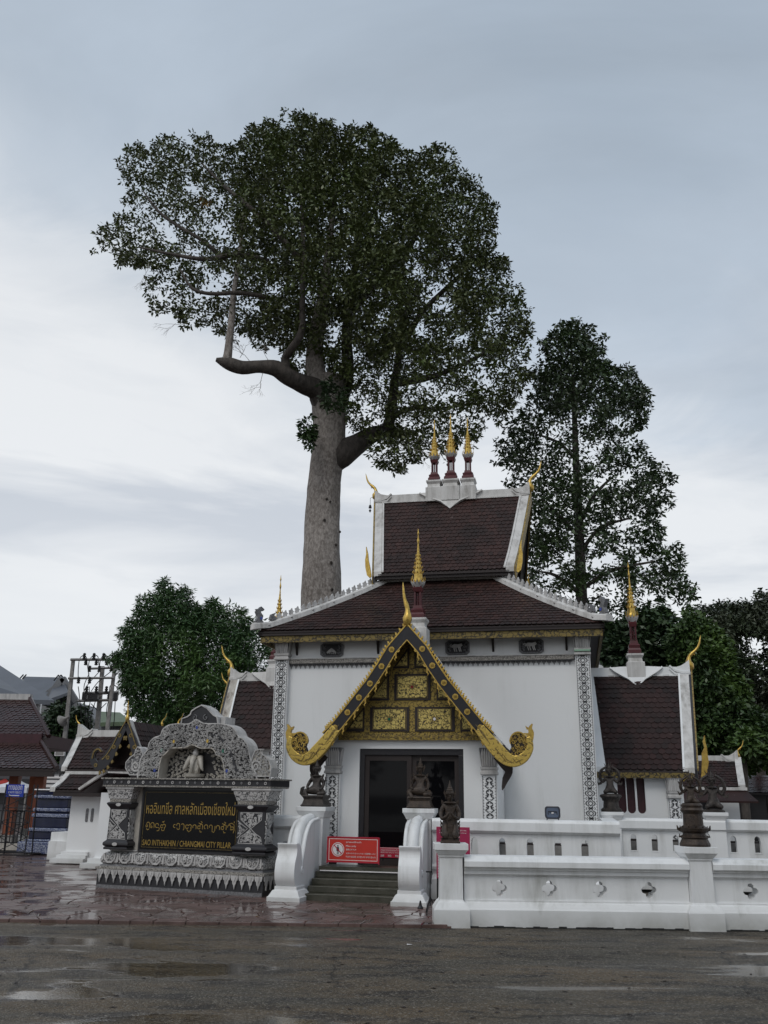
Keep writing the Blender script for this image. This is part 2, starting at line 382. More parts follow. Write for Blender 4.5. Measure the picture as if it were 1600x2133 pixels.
# ================================================================== GROUND
def asphalt():
    m, b = mat('wet_asphalt')
    g = N('ShaderNodeNewGeometry'); P = g.outputs['Position']
    mpn = N('ShaderNodeMapping'); mpn.inputs['Scale'].default_value = (.55, 1.5, 1); L(P, mpn.inputs[0])
    big = noise(mpn.outputs[0], .8, 6, .62, .5); mid = noise(mpn.outputs[0], 3.0, 6, .6, .3); fine = noise(P, 60, 3, .6)
    vo = N('ShaderNodeTexVoronoi'); vo.inputs['Scale'].default_value = 62; L(P, vo.inputs['Vector'])
    mx = N('ShaderNodeMix', data_type='RGBA'); mx.inputs['A'].default_value = (.072, .063, .049, 1); mx.inputs['B'].default_value = (.108, .080, .050, 1)
    L(ramp([(.42, 0.), (.62, 1.)], big), mx.inputs['Factor'])
    dk = N('ShaderNodeMix', data_type='RGBA'); L(mx.outputs['Result'], dk.inputs['A']); dk.inputs['B'].default_value = (.024, .021, .019, 1)
    L(ramp([(.49, 0.), (.62, .85)], mid), dk.inputs['Factor'])
    sp = N('ShaderNodeSeparateColor'); L(vo.outputs['Color'], sp.inputs[0])
    ag = N('ShaderNodeMix', data_type='RGBA'); L(dk.outputs['Result'], ag.inputs['A']); ag.inputs['B'].default_value = (.21, .19, .16, 1)
    L(ramp([(.76, 0.), (.95, .7)], sp.outputs[0]), ag.inputs['Factor'])
    d2 = N('ShaderNodeMix', data_type='RGBA'); L(ag.outputs['Result'], d2.inputs['A']); d2.inputs['B'].default_value = (.025, .023, .022, 1)
    L(ramp([(.70, 0.), (.9, .6)], sp.outputs[1]), d2.inputs['Factor'])
    ck = N('ShaderNodeTexVoronoi', feature='DISTANCE_TO_EDGE'); ck.inputs['Scale'].default_value = .33; wv = N('ShaderNodeMix', data_type='RGBA'); wv.inputs['Factor'].default_value = .35
    L(P, wv.inputs['A']); nn_ = N('ShaderNodeTexNoise'); nn_.inputs['Scale'].default_value = 1.6; nn_.inputs['Detail'].default_value = 6; L(P, nn_.inputs['Vector']); L(nn_.outputs['Color'], wv.inputs['B']); L(wv.outputs['Result'], ck.inputs['Vector'])
    crk = mth('MULTIPLY', ramp([(0, 1.), (.006, 0.)], ck.outputs['Distance']), ramp([(.45, 0.), (.6, 1.)], noise(P, .7, 4, .5)))
    d3 = N('ShaderNodeMix', data_type='RGBA'); L(d2.outputs['Result'], d3.inputs['A']); d3.inputs['B'].default_value = (.012, .011, .010, 1); L(mth('MULTIPLY', crk, .85), d3.inputs['Factor'])
    L(d3.outputs['Result'], b.inputs['Base Color'])
    # standing water: broad shallow hollows, more of them on the left
    sx = N('ShaderNodeSeparateXYZ'); L(P, sx.inputs[0])
    m3 = N('ShaderNodeMapping'); m3.inputs['Scale'].default_value = (.34, 1.15, 1); m3.inputs['Location'].default_value = (1.3, 4.4, 0); L(P, m3.inputs[0])
    pud = noise(m3.outputs[0], .9, 7, .55, .45)
    pudf = mth('ADD', pud, mth('MULTIPLY', ramp([(0, 1.), (1, 0.)], mth('ADD', mth('MULTIPLY', sx.outputs[0], .12), .85)), .13))
    wet = ramp([(.585, 0.), (.615, 1.)], pudf)
    damp = ramp([(.40, 0.), (.60, 1.)], pudf)
    ro = mth('SUBTRACT', mth('SUBTRACT', .68, mth('MULTIPLY', damp, .26)), mth('MULTIPLY', wet, .38)); L(ro, b.inputs['Roughness'])
    L(mth('ADD', .22, mth('MULTIPLY', wet, .28)), b.inputs['Specular IOR Level'])
    bp = N('ShaderNodeBump'); bp.inputs['Distance'].default_value = .02
    L(mth('SUBTRACT', .75, mth('MULTIPLY', wet, .72)), bp.inputs['Strength'])
    L(mth('ADD', mth('MULTIPLY', vo.outputs['Distance'], -.7), fine), bp.inputs['Height']); L(bp.outputs[0], b.inputs['Normal'])
    return m
def redstone(name, joints):
    m, b = mat(name)
    g = N('ShaderNodeNewGeometry'); P = g.outputs['Position']; oi = N('ShaderNodeObjectInfo')
    a = noise(P, 2.2, 7, .6, .6); c = noise(P, .55, 5, .55, .3)
    mx = N('ShaderNodeMix', data_type='RGBA'); mx.inputs['A'].default_value = (.150, .098, .088, 1); mx.inputs['B'].default_value = (.060, .036, .030, 1)
    L(mth('ADD', mth('MULTIPLY', ramp([(.40, 0.), (.62, 1.)], a), .75), mth('MULTIPLY', oi.outputs['Random'], .25)), mx.inputs['Factor'])
    res = mx.outputs['Result']
    if joints:
        vo = N('ShaderNodeTexVoronoi', feature='DISTANCE_TO_EDGE'); vo.inputs['Scale'].default_value = 1.7; L(P, vo.inputs['Vector'])
        m2 = N('ShaderNodeMix', data_type='RGBA'); L(res, m2.inputs['A']); m2.inputs['B'].default_value = (.03, .018, .016, 1)
        L(ramp([(.0, 1.), (.035, 0.)], vo.outputs['Distance']), m2.inputs['Factor']); res = m2.outputs['Result']
    L(res, b.inputs['Base Color'])
    wet = ramp([(.44, 1.), (.56, 0.)], noise(P, 1.4, 6, .55, .6))
    L(mth('SUBTRACT', .42, mth('MULTIPLY', wet, .36)), b.inputs['Roughness'])
    bp = N('ShaderNodeBump'); bp.inputs['Distance'].default_value = .01; L(mth('SUBTRACT', .45, mth('MULTIPLY', wet, .42)), bp.inputs['Strength'])
    L(noise(P, 25, 5, .6), bp.inputs['Height']); L(bp.outputs[0], b.inputs['Normal'])
    return m
M['asphalt'] = asphalt(); M['redslab'] = redstone('red_stamped_paving', True); M['redstone'] = redstone('red_paving_stone', False)
M['soil'] = simple('far_ground', (.10, .085, .07), .8, scale=.3)

g = MB().add([(-900, -900, -.06), (900, -900, -.06), (900, 1500, -.06), (-900, 1500, -.06)], [(0, 1, 2, 3)]).build('ground', 'soil'); tag(g, kind='structure')
r_ = MB().add([(-60, -40, -.045), (60, -40, -.045), (60, 12.92, -.045), (-60, 12.92, -.045)], [(0, 1, 2, 3)]).build('road', 'asphalt'); tag(r_, kind='structure')
KY = 12.62
pv = empty('pavement'); tag(pv, kind='structure')
MB().box(-60, .95, KY + .02, 60, -.05, -.022).build('paving_bed', 'redslab', pv)
MB().box(-60, -9.0, KY, KY + .14, -.05, 0).build('kerb_strip', 'redslab', pv)
# crazy paving near the front edge: every stone is a piece with its own edge
def voronoi_cells(seeds, x0, x1, y0, y1, gap):
    res = []
    for i, (sx, sy) in enumerate(seeds):
        poly = [(x0, y0), (x1, y0), (x1, y1), (x0, y1)]
        dd = (seeds[:, 0] - sx) ** 2 + (seeds[:, 1] - sy) ** 2
        for j in np.argsort(dd)[1:22]:
            nx, ny = seeds[j, 0] - sx, seeds[j, 1] - sy; q = math.hypot(nx, ny); nx /= q; ny /= q; lim = q / 2 - gap
            new = []
            for k in range(len(poly)):
                a, b = poly[k], poly[(k + 1) % len(poly)]
                da = (a[0] - sx) * nx + (a[1] - sy) * ny - lim; db = (b[0] - sx) * nx + (b[1] - sy) * ny - lim
                if da <= 0: new.append(a)
                if da * db < 0: t = da / (da - db); new.append((a[0] + (b[0] - a[0]) * t, a[1] + (b[1] - a[1]) * t))
            poly = new
            if len(poly) < 3: break
        if len(poly) >= 3: res.append(poly)
    return res
sx, sy = [], []
nxs = 0
y = KY + .2
rows = []
for j in range(14):
    for i in range(26):
        rows.append((-9 + (i + .5 + rng.uniform(-.42, .42)) * .385 + (j % 2) * .19, KY + (j + .5 + rng.uniform(-.42, .42)) * .27 * (1 + j * .035)))
seeds = np.array([p for p in rows if p[1] < 18])
cells = voronoi_cells(seeds, -9, .9, KY, KY + 4.6, .008)
cells.sort(key=lambda p: sum(q[1] for q in p) / len(p))
rest = MB()
for k, poly in enumerate(cells):
    cx = sum(p[0] for p in poly) / len(poly); cy = sum(p[1] for p in poly) / len(poly)
    top = -.002 + rng.uniform(-.003, .003); n = len(poly)
    ins = [(cx + (p[0] - cx) * .94, cy + (p[1] - cy) * .94) for p in poly]
    vs = [(p[0], p[1], -.05) for p in poly] + [(p[0], p[1], top - .007) for p in poly] + [(p[0], p[1], top) for p in ins]
    fs = [(i, (i + 1) % n, n + (i + 1) % n, n + i) for i in range(n)] + [(n + i, n + (i + 1) % n, 2 * n + (i + 1) % n, 2 * n + i) for i in range(n)] + [tuple(range(2 * n, 3 * n))]
    if k < 296: MB().add(vs, fs).build('paving_stone', 'redstone', pv, fix=False)
    else: rest.add(vs, fs)
if rest.v: rest.build('far_paving_stones', 'redstone', pv, kind='stuff', fix=False)

# ================================================================== FRONT BOUNDARY WALL (parallel to the road)
WX = MB
wall = empty('boundary_wall', (2.6, 12.72, 0), 0, 'low white front wall with quatrefoil openings and two square pillars beside the wet road', 'wall')
def lx(x): return x - 2.6
def wall_bay(x0, x1, holes):
    a, b = lx(x0), lx(x1)
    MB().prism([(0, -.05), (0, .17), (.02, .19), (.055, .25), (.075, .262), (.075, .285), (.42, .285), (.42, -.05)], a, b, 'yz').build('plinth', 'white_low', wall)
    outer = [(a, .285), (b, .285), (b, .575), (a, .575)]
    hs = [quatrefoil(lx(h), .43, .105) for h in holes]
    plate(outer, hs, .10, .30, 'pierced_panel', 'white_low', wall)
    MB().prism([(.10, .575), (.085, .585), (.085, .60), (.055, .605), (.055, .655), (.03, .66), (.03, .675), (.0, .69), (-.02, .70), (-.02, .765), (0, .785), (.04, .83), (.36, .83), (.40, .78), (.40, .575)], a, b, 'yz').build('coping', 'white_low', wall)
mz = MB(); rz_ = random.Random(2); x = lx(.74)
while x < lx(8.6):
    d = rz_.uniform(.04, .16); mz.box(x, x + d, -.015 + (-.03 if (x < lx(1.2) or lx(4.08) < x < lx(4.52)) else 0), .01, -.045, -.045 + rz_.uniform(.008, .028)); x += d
mz.build('base_shadow_line', 'cable', wall, kind='stuff')  # black strip standing in for the crack shadow along the wall base
wall_bay(1.14, 4.14, [1.61, 2.28, 2.95, 3.61]); wall_bay(4.46, 8.6, [4.97, 5.64, 6.31, 6.98, 7.6])
for px in (.965, 4.30):
    mb = MB(); c = (lx(px), .16)
    mb.lathe(c[0], c[1], [(.235, -.05), (.235, .17), (.225, .19), (.185, .255), (.165, .27), (.155, .29), (.15, .80), (.165, .82), (.165, .835), (.18, .85), (.215, .90), (.225, .905), (.225, .985)], square=True)
    mb.build('pillar', 'white_low', wall, bevel=.004)

# ================================================================== TEMPLE (own frame, rotated a little)
temple = empty('temple', tuple(T.o), -12, 'white shrine hall with tiered brown tile roofs, gilded porch gable and three roof spires', 'temple')
HW = 3.22           # half width of the hall, walls at v = 0 .. 6.44
VC = 3.25
def part(name, parent=None, label=None): return empty(name, parent=parent or temple, label=label)
# hall walls
MB().box(-HW + .02, HW - .02, .05, 6.45, .3, 4.20).build('wall', 'white', temple)
MB().box(-HW + .05, HW - .05, .09, 6.41, 4.20, 4.86).build('frieze_wall', 'white', temple)
# carved cornice band on the front, with pendants below
cb = MB().box(-2.96, 2.95, -.02, .12, 4.215, 4.30).build('cornice_band', 'carvegrey', temple)
MB().box(-2.96, 2.95, -.028, .0, 4.196, 4.213).build('cornice_line', 'paintblack', cb)
MB().box(-2.96, 2.95, -.035, .0, 4.302, 4.318).build('cornice_fillet', 'carve', cb)
pm = MB()
for i in range(58):
    u = -2.92 + i * .1015; pm.prism([(u - .045, 4.196), (u - .04, 4.17), (u - .018, 4.155), (u, 4.105), (u + .018, 4.155), (u + .04, 4.17), (u + .045, 4.196)], .045, .05 - .014)
pm.build('pendant_row', 'greypat', cb)
# frieze reliefs: octagonal medallions with an animal in each
def relief(u, kind_):
    r = part('relief_panel')
    r.location = (u, .085, 4.50)
    o = [(-.25, -.10), (-.19, -.145), (.19, -.145), (.25, -.10), (.25, .10), (.19, .145), (-.19, .145), (-.25, .10)]
    MB().prism(o, 0, -.03).build('panel_frame', 'greyrelief', r)
    i_ = [(a * .84, b * .80) for a, b in o]
    MB().prism(i_, -.030, -.034).build('panel_ground', 'reliefdark', r)
    sc = MB()
    rg = random.Random(int(u * 100) + 900)
    for sx_ in (-1, 1):
        scrolls([(sx_ * .12, -.11), (sx_ * .20, -.11), (sx_ * .20, .11), (sx_ * .12, .11)], 9, .018, .03, -.034, -.045, sc, .45, rg=rg)
    sc.build('foliage', 'greyrelief', r)
    an = MB()
    if kind_ == 'beast':
        an.strip([(-.12, .01), (-.06, .035), (.02, .03), (.07, .045), (.10, .06)], [.03, .07, .065, .06, .045], -.034, -.055)
        for a, b in ((-.07, -.085), (-.03, -.07), (.03, -.085), (.06, -.06)): an.strip([(a * .9, .02), (a, -.03), (b + (.0 if b > -1 else 0) + a + .085 if False else a + .02, -.085)], [.03, .02, .016], -.034, -.05)
        an.strip(spiral(-.135, .03, .035, .8, 0, 1), .013, -.034, -.048)
    else:
        an.strip([(-.10, -.06), (-.05, -.03), (0, .0), (.05, -.03), (.10, -.06)], [.02, .05, .08, .05, .02], -.034, -.055)
        for k in range(5): an.strip(spiral(-.08 + .04 * k, -.07, .018, .9, k, 1), .010, -.034, -.048)
    an.build('figure', 'carve', r)
for u, k in ((-2.05, 'leaf'), (.62, 'beast'), (2.12, 'beast')): relief(u, k)
# brackets under the eave
brm = MB().prism([(0, 0), (-.30, 0), (-.26, -.05), (-.10, -.12), (-.03, -.30), (0, -.36)], -.022, .022, 'yz').mesh('eave_bracket', 'darkwood')
for u in (-2.82, -1.05, 1.35, 2.82): put(brm, 'eave_bracket', temple, (u, .09, 4.76))

# pilasters with chains of quatrefoil medallions
medal = MB()
def ring2(mb, out, inn, y0, y1):
    n = len(out); vs = [(a, y0, b) for a, b in out] + [(a, y0, b) for a, b in inn] + [(a, y1, b) for a, b in out] + [(a, y1, b) for a, b in inn]
    fs = []
    for i in range(n):
        j = (i + 1) % n
        fs += [(2 * n + i, 2 * n + j, 3 * n + j, 3 * n + i), (i, j, 2 * n + j, 2 * n + i), (n + j, n + i, 3 * n + i, 3 * n + j)]
    mb.add(vs, fs)
ring2(medal, quatrefoil(0, 0, .098, 5), quatrefoil(0, 0, .078, 5), 0, -.008)
ring2(medal, quatrefoil(0, 0, .052, 5), quatrefoil(0, 0, .036, 5), 0, -.008)
for s in (-1, 1):
    medal.strip([(s * .010, .088), (s * .035, .098), (s * .048, .088)], .012, 0, -.007)
    medal.strip([(s * .068, .060), (s * .085, .085), (s * .068, .11)], .010, 0, -.006)
medal_me = medal.mesh('medallion', 'paintblack')
damask = MB()
for s in (-1, 1):
    damask.strip([(0, .085), (s * .05, .05), (s * .055, .02), (s * .02, .0), (s * .03, -.04), (s * .075, -.06), (s * .03, -.10), (s * .01, -.085)], [.012, .022, .016, .03, .016, .024, .016, .008], 0, -.007)
    damask.strip(spiral(s * .045, -.028, .022, .9, 0 if s > 0 else 3.14, s, 7), .009, 0, -.007)
    damask.strip(spiral(s * .025, .055, .018, .9, 1.5, s, 7), .008, 0, -.007)
damask_me = damask.mesh('floral_motif', 'paintblack')
def flute_cap(parent, x, y, z0, h, w, name='capital'):
    c = empty(name, (x, y, z0), parent=parent)
    MB().lathe(0, 0, [(w * .5, 0), (w * .56, .01), (w * .56, .05), (w * .5, .06), (w * .5, .09), (w * .55, .10), (w * .57, .14)], square=True).build('capital_band', 'carve', c, bevel=.003)
    fm = MB(); fm.lathe(0, 0, [(w * .44, .14), (w * .47, h * .6), (w * .60, h)], square=True); fm.build('capital_core', 'greyrelief', c)
    lf = MB(); k = 6
    for side in range(4):
        i0 = len(lf.v)
        for q in range(k):
            u = -w * .46 + (q + .5) * w * .92 / k; zz = (h - .14)
            lf.add([(u - .018, -w * .46, .145), (u + .018, -w * .46, .145), (u + .028, -w * .55, .14 + zz * .7), (u, -w * .66, .14 + zz * 1.0), (u - .028, -w * .55, .14 + zz * .7), (u, -w * .50, .15), (u, -w * .60, .14 + zz * .65)],
                   [(0, 5, 6, 4), (5, 1, 2, 6), (4, 6, 3), (6, 2, 3)])
        lf.xform(Matrix.Rotation(side * math.pi / 2, 4, 'Z'), i0)
    lf.build('capital_leaves', 'carve', c)
    return c
def pilaster(parent, u, v, z0, z1, w, me, step, half_start=.1, sides='f'):
    p = empty('pilaster', (u, v, 0), parent=parent)
    MB().box(-w / 2, w / 2, -w * .35, w * .35, z0, z1).build('shaft', 'carve' if False else 'white', p, bevel=.004)
    fm = MB()
    for s in (-1, 1): fm.box(s * w * .43 - .006, s * w * .43 + .006, -w * .35 - .006, -w * .35 + .002, z0 + .05, z1 - .02)
    fm.build('edge_line', 'greypat', p)
    dots = MB(); z = z0 + .05
    while z < z1 - .04:
        for s in (-1, 1): dots.prism([(s * w * .38 - .009, z), (s * w * .38, z - .012), (s * w * .38 + .009, z), (s * w * .38, z + .012)], -w * .35 - .005, -w * .35 + .002)
        z += .05
    dots.build('dot_row', 'greypat', p, kind='stuff')
    z = z1 - half_start
    while z > z0 + .02:
        put(me, 'medallion' if me is medal_me else 'floral_motif', p, (0, -w * .35 - .001, z)); z -= step
    flute_cap(p, 0, 0, z1, .46 if w > .25 else .40, w)
    return p
pilaster(temple, -3.10, .03, .38, 4.28, .29, medal_me, .179)
pr = pilaster(temple, 3.12, .03, .38, 4.28, .29, medal_me, .179)
MB().box(-.155, .155, -.18, .12, 4.352, 4.385).build('green_tape', 'teal', pr)
# far and side corner pilasters, plain from here
for u, v in ((-3.10, 6.42), (3.12, 6.42)): MB().box(u - .145, u + .145, v - .1, v + .12, .3, 4.8).build('corner_post', 'white', temple)

# ---------------------------------------------------------------- tiled roofs
def tile_outline(w, l): return [(-w / 2, l), (-w / 2, w * .34), (-w * .33, w * .10), (0, 0), (w * .33, w * .10), (w / 2, w * .34), (w / 2, l)]
def tile_mb(w, l, t=.012):
    o = tile_outline(w, l); n = len(o)
    # local: x across, y up the slope, z out of the roof; the lower edge rides high
    vs = [(a, b, .026 - (b / l) * .024 - t) for a, b in o] + [(a, b, .026 - (b / l) * .024) for a, b in o]
    fs = [tuple(range(n, 2 * n))] + [(i, i + 1, n + i + 1, n + i) for i in range(n - 1)]
    return MB().add(vs, fs)
def tiled(parent, prof, half, centre, base_axis, tw, tl, m, indiv=0, inside=None, name='tile', stuff='roof_tiles', under='darkwood', u0=None, u1=None):
    """prof: list of (r, z) from eave to top; the slope faces direction base_axis (unit 2D vector in u,v) from centre.
       half(r, z) -> (lo, hi) extent across; first `indiv` tiles become objects of their own"""
    ax = Vector((base_axis[0], base_axis[1], 0)); cr = Vector((-base_axis[1], base_axis[0], 0))
    cum = [0]
    for a, b in zip(prof, prof[1:]): cum.append(cum[-1] + math.hypot(b[0] - a[0], b[1] - a[1]))
    def pt(s):
        s = min(max(s, 0), cum[-1] - 1e-6)
        for i in range(len(cum) - 1):
            if s <= cum[i + 1]:
                t = (s - cum[i]) / (cum[i + 1] - cum[i]); a, b = prof[i], prof[i + 1]
                return a[0] + (b[0] - a[0]) * t, a[1] + (b[1] - a[1]) * t, (b[0] - a[0]) / (cum[i + 1] - cum[i]), (b[1] - a[1]) / (cum[i + 1] - cum[i])
    C0 = Vector((centre[0], centre[1], 0))
    # boarded underside
    ub = MB(); k = 10; vs = []
    for i in range(k + 1):
        r, z, _, _ = pt(cum[-1] * i / k); lo, hi = half(r)
        for q in (lo, hi): P = C0 + ax * r + cr * q; vs.append((P.x, P.y, z - .012))
    for i in range(k + 1):
        r, z, _, _ = pt(cum[-1] * i / k); lo, hi = half(r)
        for q in (lo, hi): P = C0 + ax * r + cr * q; vs.append((P.x, P.y, z - .06))
    o = 2 * (k + 1)
    fs = [(2 * i, 2 * i + 1, 2 * i + 3, 2 * i + 2) for i in range(k)] + [(o + 2 * i, o + 2 * i + 2, o + 2 * i + 3, o + 2 * i + 1) for i in range(k)]
    fs += [(0, o, o + 1, 1)] + [(2 * i, 2 * i + 2, o + 2 * i + 2, o + 2 * i) for i in range(k)] + [(2 * i + 1, o + 2 * i + 1, o + 2 * i + 3, 2 * i + 3) for i in range(k)]
    ub.add(vs, fs).build('roof_boarding', under, parent)
    base = tile_mb(tw * .97, tl * 1.9); bme = base.mesh(name, m) if indiv else None
    bv = np.array(base.v); bf = base.f; allv = []; allf = []; cnt = 0; nrow = int(cum[-1] / tl)
    for j in range(nrow):
        s = j * tl + .004; r, z, dr, dz = pt(s + tl * .5); r0, z0, _, _ = pt(s); lo, hi = half(r)
        up = (ax * dr + Vector((0, 0, dz))).normalized(); nn = cr.cross(up).normalized()
        if nn.z < 0: nn = -nn
        xr = up.cross(nn)
        n = int((hi - lo) / tw) + 2; off = (j % 2) * tw * .5
        q0 = math.floor(lo / tw) * tw + off
        for i in range(-1, n + 1):
            q = q0 + i * tw
            if q < lo + tw * .30 or q > hi - tw * .30: continue
            P = C0 + ax * r0 + cr * (q + rng.uniform(-.004, .004)) + Vector((0, 0, z0)) + nn * rng.uniform(-.002, .004)
            yw = rng.normal(0, .018)
            X = (xr + up * yw).normalized(); Y = nn.cross(X)
            MX = Matrix(((X.x, Y.x, nn.x, P.x), (X.y, Y.y, nn.y, P.y), (X.z, Y.z, nn.z, P.z), (0, 0, 0, 1)))
            if cnt < indiv:
                ob = bpy.data.objects.new(name, bme); COL.objects.link(ob); ob.parent = parent; ob.matrix_local = MX
            else:
                A = np.array(MX.to_3x3()); v = bv @ A.T + np.array(P); b0 = len(allv) * len(bv)
                allv.append(v); allf += [tuple(b0 + k for k in f) for f in bf]
            cnt += 1
    if allv:
        me = bpy.data.meshes.new(stuff); me.from_pydata(np.concatenate(allv).tolist(), [], allf); me.materials.append(M[m])
        so = bpy.data.objects.new(stuff, me); COL.objects.link(so); so.parent = parent; tag(so, kind='stuff')
    return cnt
def hook(parent, x, y, z, sx=1, h=.95, name='finial', m='gold', plane='xz'):
    """chofa: a gilded bird-like horn, fat at the breast, waisted, beaked and drawn out to a thin tip; sx = which way it leans"""
    f = empty(name, (x, y, z), parent=parent)
    P = [(0, -.14), (.02, -.05), (.0, .06), (-.03, .15), (-.01, .25), (.03, .32), (.10, .39), (.18, .46), (.26, .55), (.31, .66), (.34, .78), (.37, .90)]
    r = [.03, .095, .120, .085, .055, .056, .058, .042, .036, .031, .022, .005]
    k = h / 1.0
    pts = [(sx * a * k, 0, b * k) if plane == 'xz' else (0, sx * a * k, b * k) for a, b in P]
    mb = MB().tube(pts, [q * k * .92 for q in r], 8); 
    bk = [(.10, .38), (.155, .33), (.17, .36)]
    mb.tube([(sx * a * k, 0, b * k) if plane == 'xz' else (0, sx * a * k, b * k) for a, b in bk], [.03 * k, .018 * k, .004 * k], 6)
    mb.build('horn', m, f, smooth=True)
    return f
def spire(parent, u, v, z, h, w=1.0, plinth=True):
    """prang-like finial: white plinth, red open shaft, ring of silver petals, gilded stacked tiers"""
    s = empty('spire', (u, v, z), parent=parent)
    if plinth: MB().lathe(0, 0, [(.20 * w, -.35), (.20 * w, .02), (.16 * w, .04), (.15 * w, .12), (.19 * w, .18), (.19 * w, .22)], square=True).build('spire_plinth', 'white_trim', s, bevel=.005)
    a = .22; H = h - a
    sh = MB().lathe(0, 0, [(.145 * w, a), (.145 * w, a + .04 * H), (.12 * w, a + .06 * H), (.13 * w, a + .09 * H), (.09 * w, a + .11 * H), (.085 * w, a + .14 * H), (.05 * w, a + .145 * H)], square=True)
    zt = a + .34 * H
    for p in range(4):
        q = R(45 + 90 * p); x_, y_ = .075 * w * math.cos(q), .075 * w * math.sin(q); sh.tube([(x_, y_, a + .14 * H), (x_, y_, zt)], .022 * w, 6)
    sh.tube([(0, 0, a + .14 * H), (0, 0, zt)], .016 * w, 6)
    sh.lathe(0, 0, [(.08 * w, zt - .05 * H), (.10 * w, zt - .01 * H), (.075 * w, zt), (.085 * w, zt + .04 * H), (.07 * w, zt + .05 * H)], square=True)
    sh.build('red_shaft', 'maroon', s)
    zp = zt; pe = MB()
    for q in range(12):
        i0 = len(pe.v)
        pe.add([(-.028 * w, -.085 * w, zp), (.028 * w, -.085 * w, zp), (.035 * w, -.125 * w, zp + .035 * H), (0, -.155 * w, zp + .075 * H), (-.035 * w, -.125 * w, zp + .035 * H), (0, -.06 * w, zp + .03 * H)],
               [(0, 1, 2, 4), (4, 2, 3), (1, 0, 5), (2, 1, 5), (3, 2, 5), (4, 3, 5), (0, 4, 5)]).xform(Matrix.Rotation(q * math.pi / 6, 4, 'Z'), i0)
    pe.build('petal_ring', 'carve', s)
    gm = MB(); z0 = zt + .05 * H; zt2 = h; n = 8; r0 = .112 * w; prof = []; zz = z0; prof.append((r0 * .8, zz))
    hs = [.10, .055, .05, .045, .042, .04, .036, .033, .03]; r = r0
    for k, dh in enumerate(hs):
        dz = dh * H; prof += [(r, zz + .005), (r, zz + dz * .25), (r * .78, zz + dz * .5), (r * .74, zz + dz)]
        if k < 6:
            for q in range(8):
                aa = q * math.pi / 4; gm.tube([(r * math.cos(aa) * .95, r * math.sin(aa) * .95, zz + dz * .1), (r * math.cos(aa) * 1.25, r * math.sin(aa) * 1.25, zz + dz * .35), (r * math.cos(aa) * 1.2, r * math.sin(aa) * 1.2, zz + dz * .75)], [.012 * w, .009 * w, .002], 4)
        zz += dz; r *= .80
    prof += [(.012 * w, zz + .01), (.026 * w, zz + .04 * H), (.014 * w, zz + .075 * H), (.008 * w, zz + .10 * H), (.020 * w, zz + .125 * H), (.010 * w, zz + .15 * H), (.004, h)]
    gm.lathe(0, 0, prof, 12); gm.build('gilded_tiers', 'gold', s, smooth=False)
    return s

# --- lower hip roof
E0, Z0, N1, Z1 = 3.57, 4.86, 1.27, 6.40
hp = [(E0, Z0), (3.2, Z0 + .235), (2.6, Z0 + .60), (1.9, Z0 + 1.07), (N1, Z1)]
lower = part('lower_roof')
def hipz(r):
    for a, b in zip(hp, hp[1:]):
        if b[0] <= r <= a[0]: return a[1] + (b[1] - a[1]) * (a[0] - r) / (a[0] - b[0])
    return Z0
for k, axd in enumerate(((0, -1), (1, 0), (-1, 0), (0, 1))):
    tiled(lower, hp, lambda r: (-r, r), (0, VC), axd, .105, .145, 'tile')

for sx_ in (-1, 1):
    for sy_ in (-1, 1):
        hipm = MB(); pts = []
        for i in range(11):
            r = (E0 + .10) + (N1 - E0 - .10) * i / 10; zz = hipz(min(r, E0)) + .03 + (.05 * max(0, 1 - i / 1.5))
            pts.append(Vector((sx_ * r, VC + sy_ * r, zz)))
        n = Vector((sx_, -sy_, 0)).normalized()
        for a, b in zip(pts, pts[1:]):
            vs = []
            for p in (a, b): vs += [p - n * .11 + Vector((0, 0, -.05)), p - n * .10 + Vector((0, 0, .05)), p - n * .035 + Vector((0, 0, .09)), p + n * .035 + Vector((0, 0, .09)), p + n * .10 + Vector((0, 0, .05)), p + n * .11 + Vector((0, 0, -.05))]
            hipm.add([tuple(v) for v in vs], [(i, i + 1, 7 + i, 6 + i) for i in range(5)] + [(0, 6, 11, 5), (0, 1, 2, 3, 4, 5), (11, 10, 9, 8, 7, 6)])
        hipm.build('hip_ridge', 'white_trim', lower)
        d = (pts[-1] - pts[0]).normalized(); L_ = (pts[-1] - pts[0]).length
        fl = MB().prism([(-.055, 0), (-.045, .05), (-.06, .09), (-.03, .10), (0, .155), (.03, .10), (.06, .09), (.045, .05), (.055, 0)], -.018, .018).mesh('crest_leaf', 'carve') if (sx_, sy_) == (-1, -1) else fl
        for q in range(21):
            t = .135 + .85 * q / 20; f = t * 10; i = min(int(f), 9); P = pts[i].lerp(pts[i + 1], f - i)
            put(fl, 'crest_leaf', lower, (P.x, P.y, P.z + .085), (0, R(-6 * sx_), math.atan2(-sy_, -sx_)))
# scroll beasts at the eave corners
for sx_ in (-1, 1):
    for sy_ in (-1, 1):
        b = empty('corner_beast', (sx_ * (E0 - .06), VC + sy_ * (E0 - .06), Z0 + .13), rz=math.degrees(math.atan2(-sy_, -sx_)), parent=lower); b.scale = (1.15, 1.3, 1.15)
        bm_ = MB()
        bm_.strip([(-.02, 0), (-.09, .08), (-.06, .17), (-.11, .25), (-.05, .32), (.0, .29)], [.10, .13, .10, .09, .07, .03], -.04, .04)
        bm_.strip([(-.10, .28), (-.16, .29)], [.05, .01], -.02, .02)
        bm_.strip([(.10, 0), (.22, .02), (.27, .10), (.22, .17), (.16, .15), (.18, .22), (.25, .27)], [.06, .11, .10, .08, .07, .05, .01], -.035, .035)
        bm_.strip(spiral(.20, .09, .06, 1, 0, 1), .02, -.05, .05); bm_.build('beast_body', 'greyrelief', b)
        MB().prism(circ(-.05, .13, .03, 8), -.046, .046).build('glass_inlay', 'gem_blue', b)
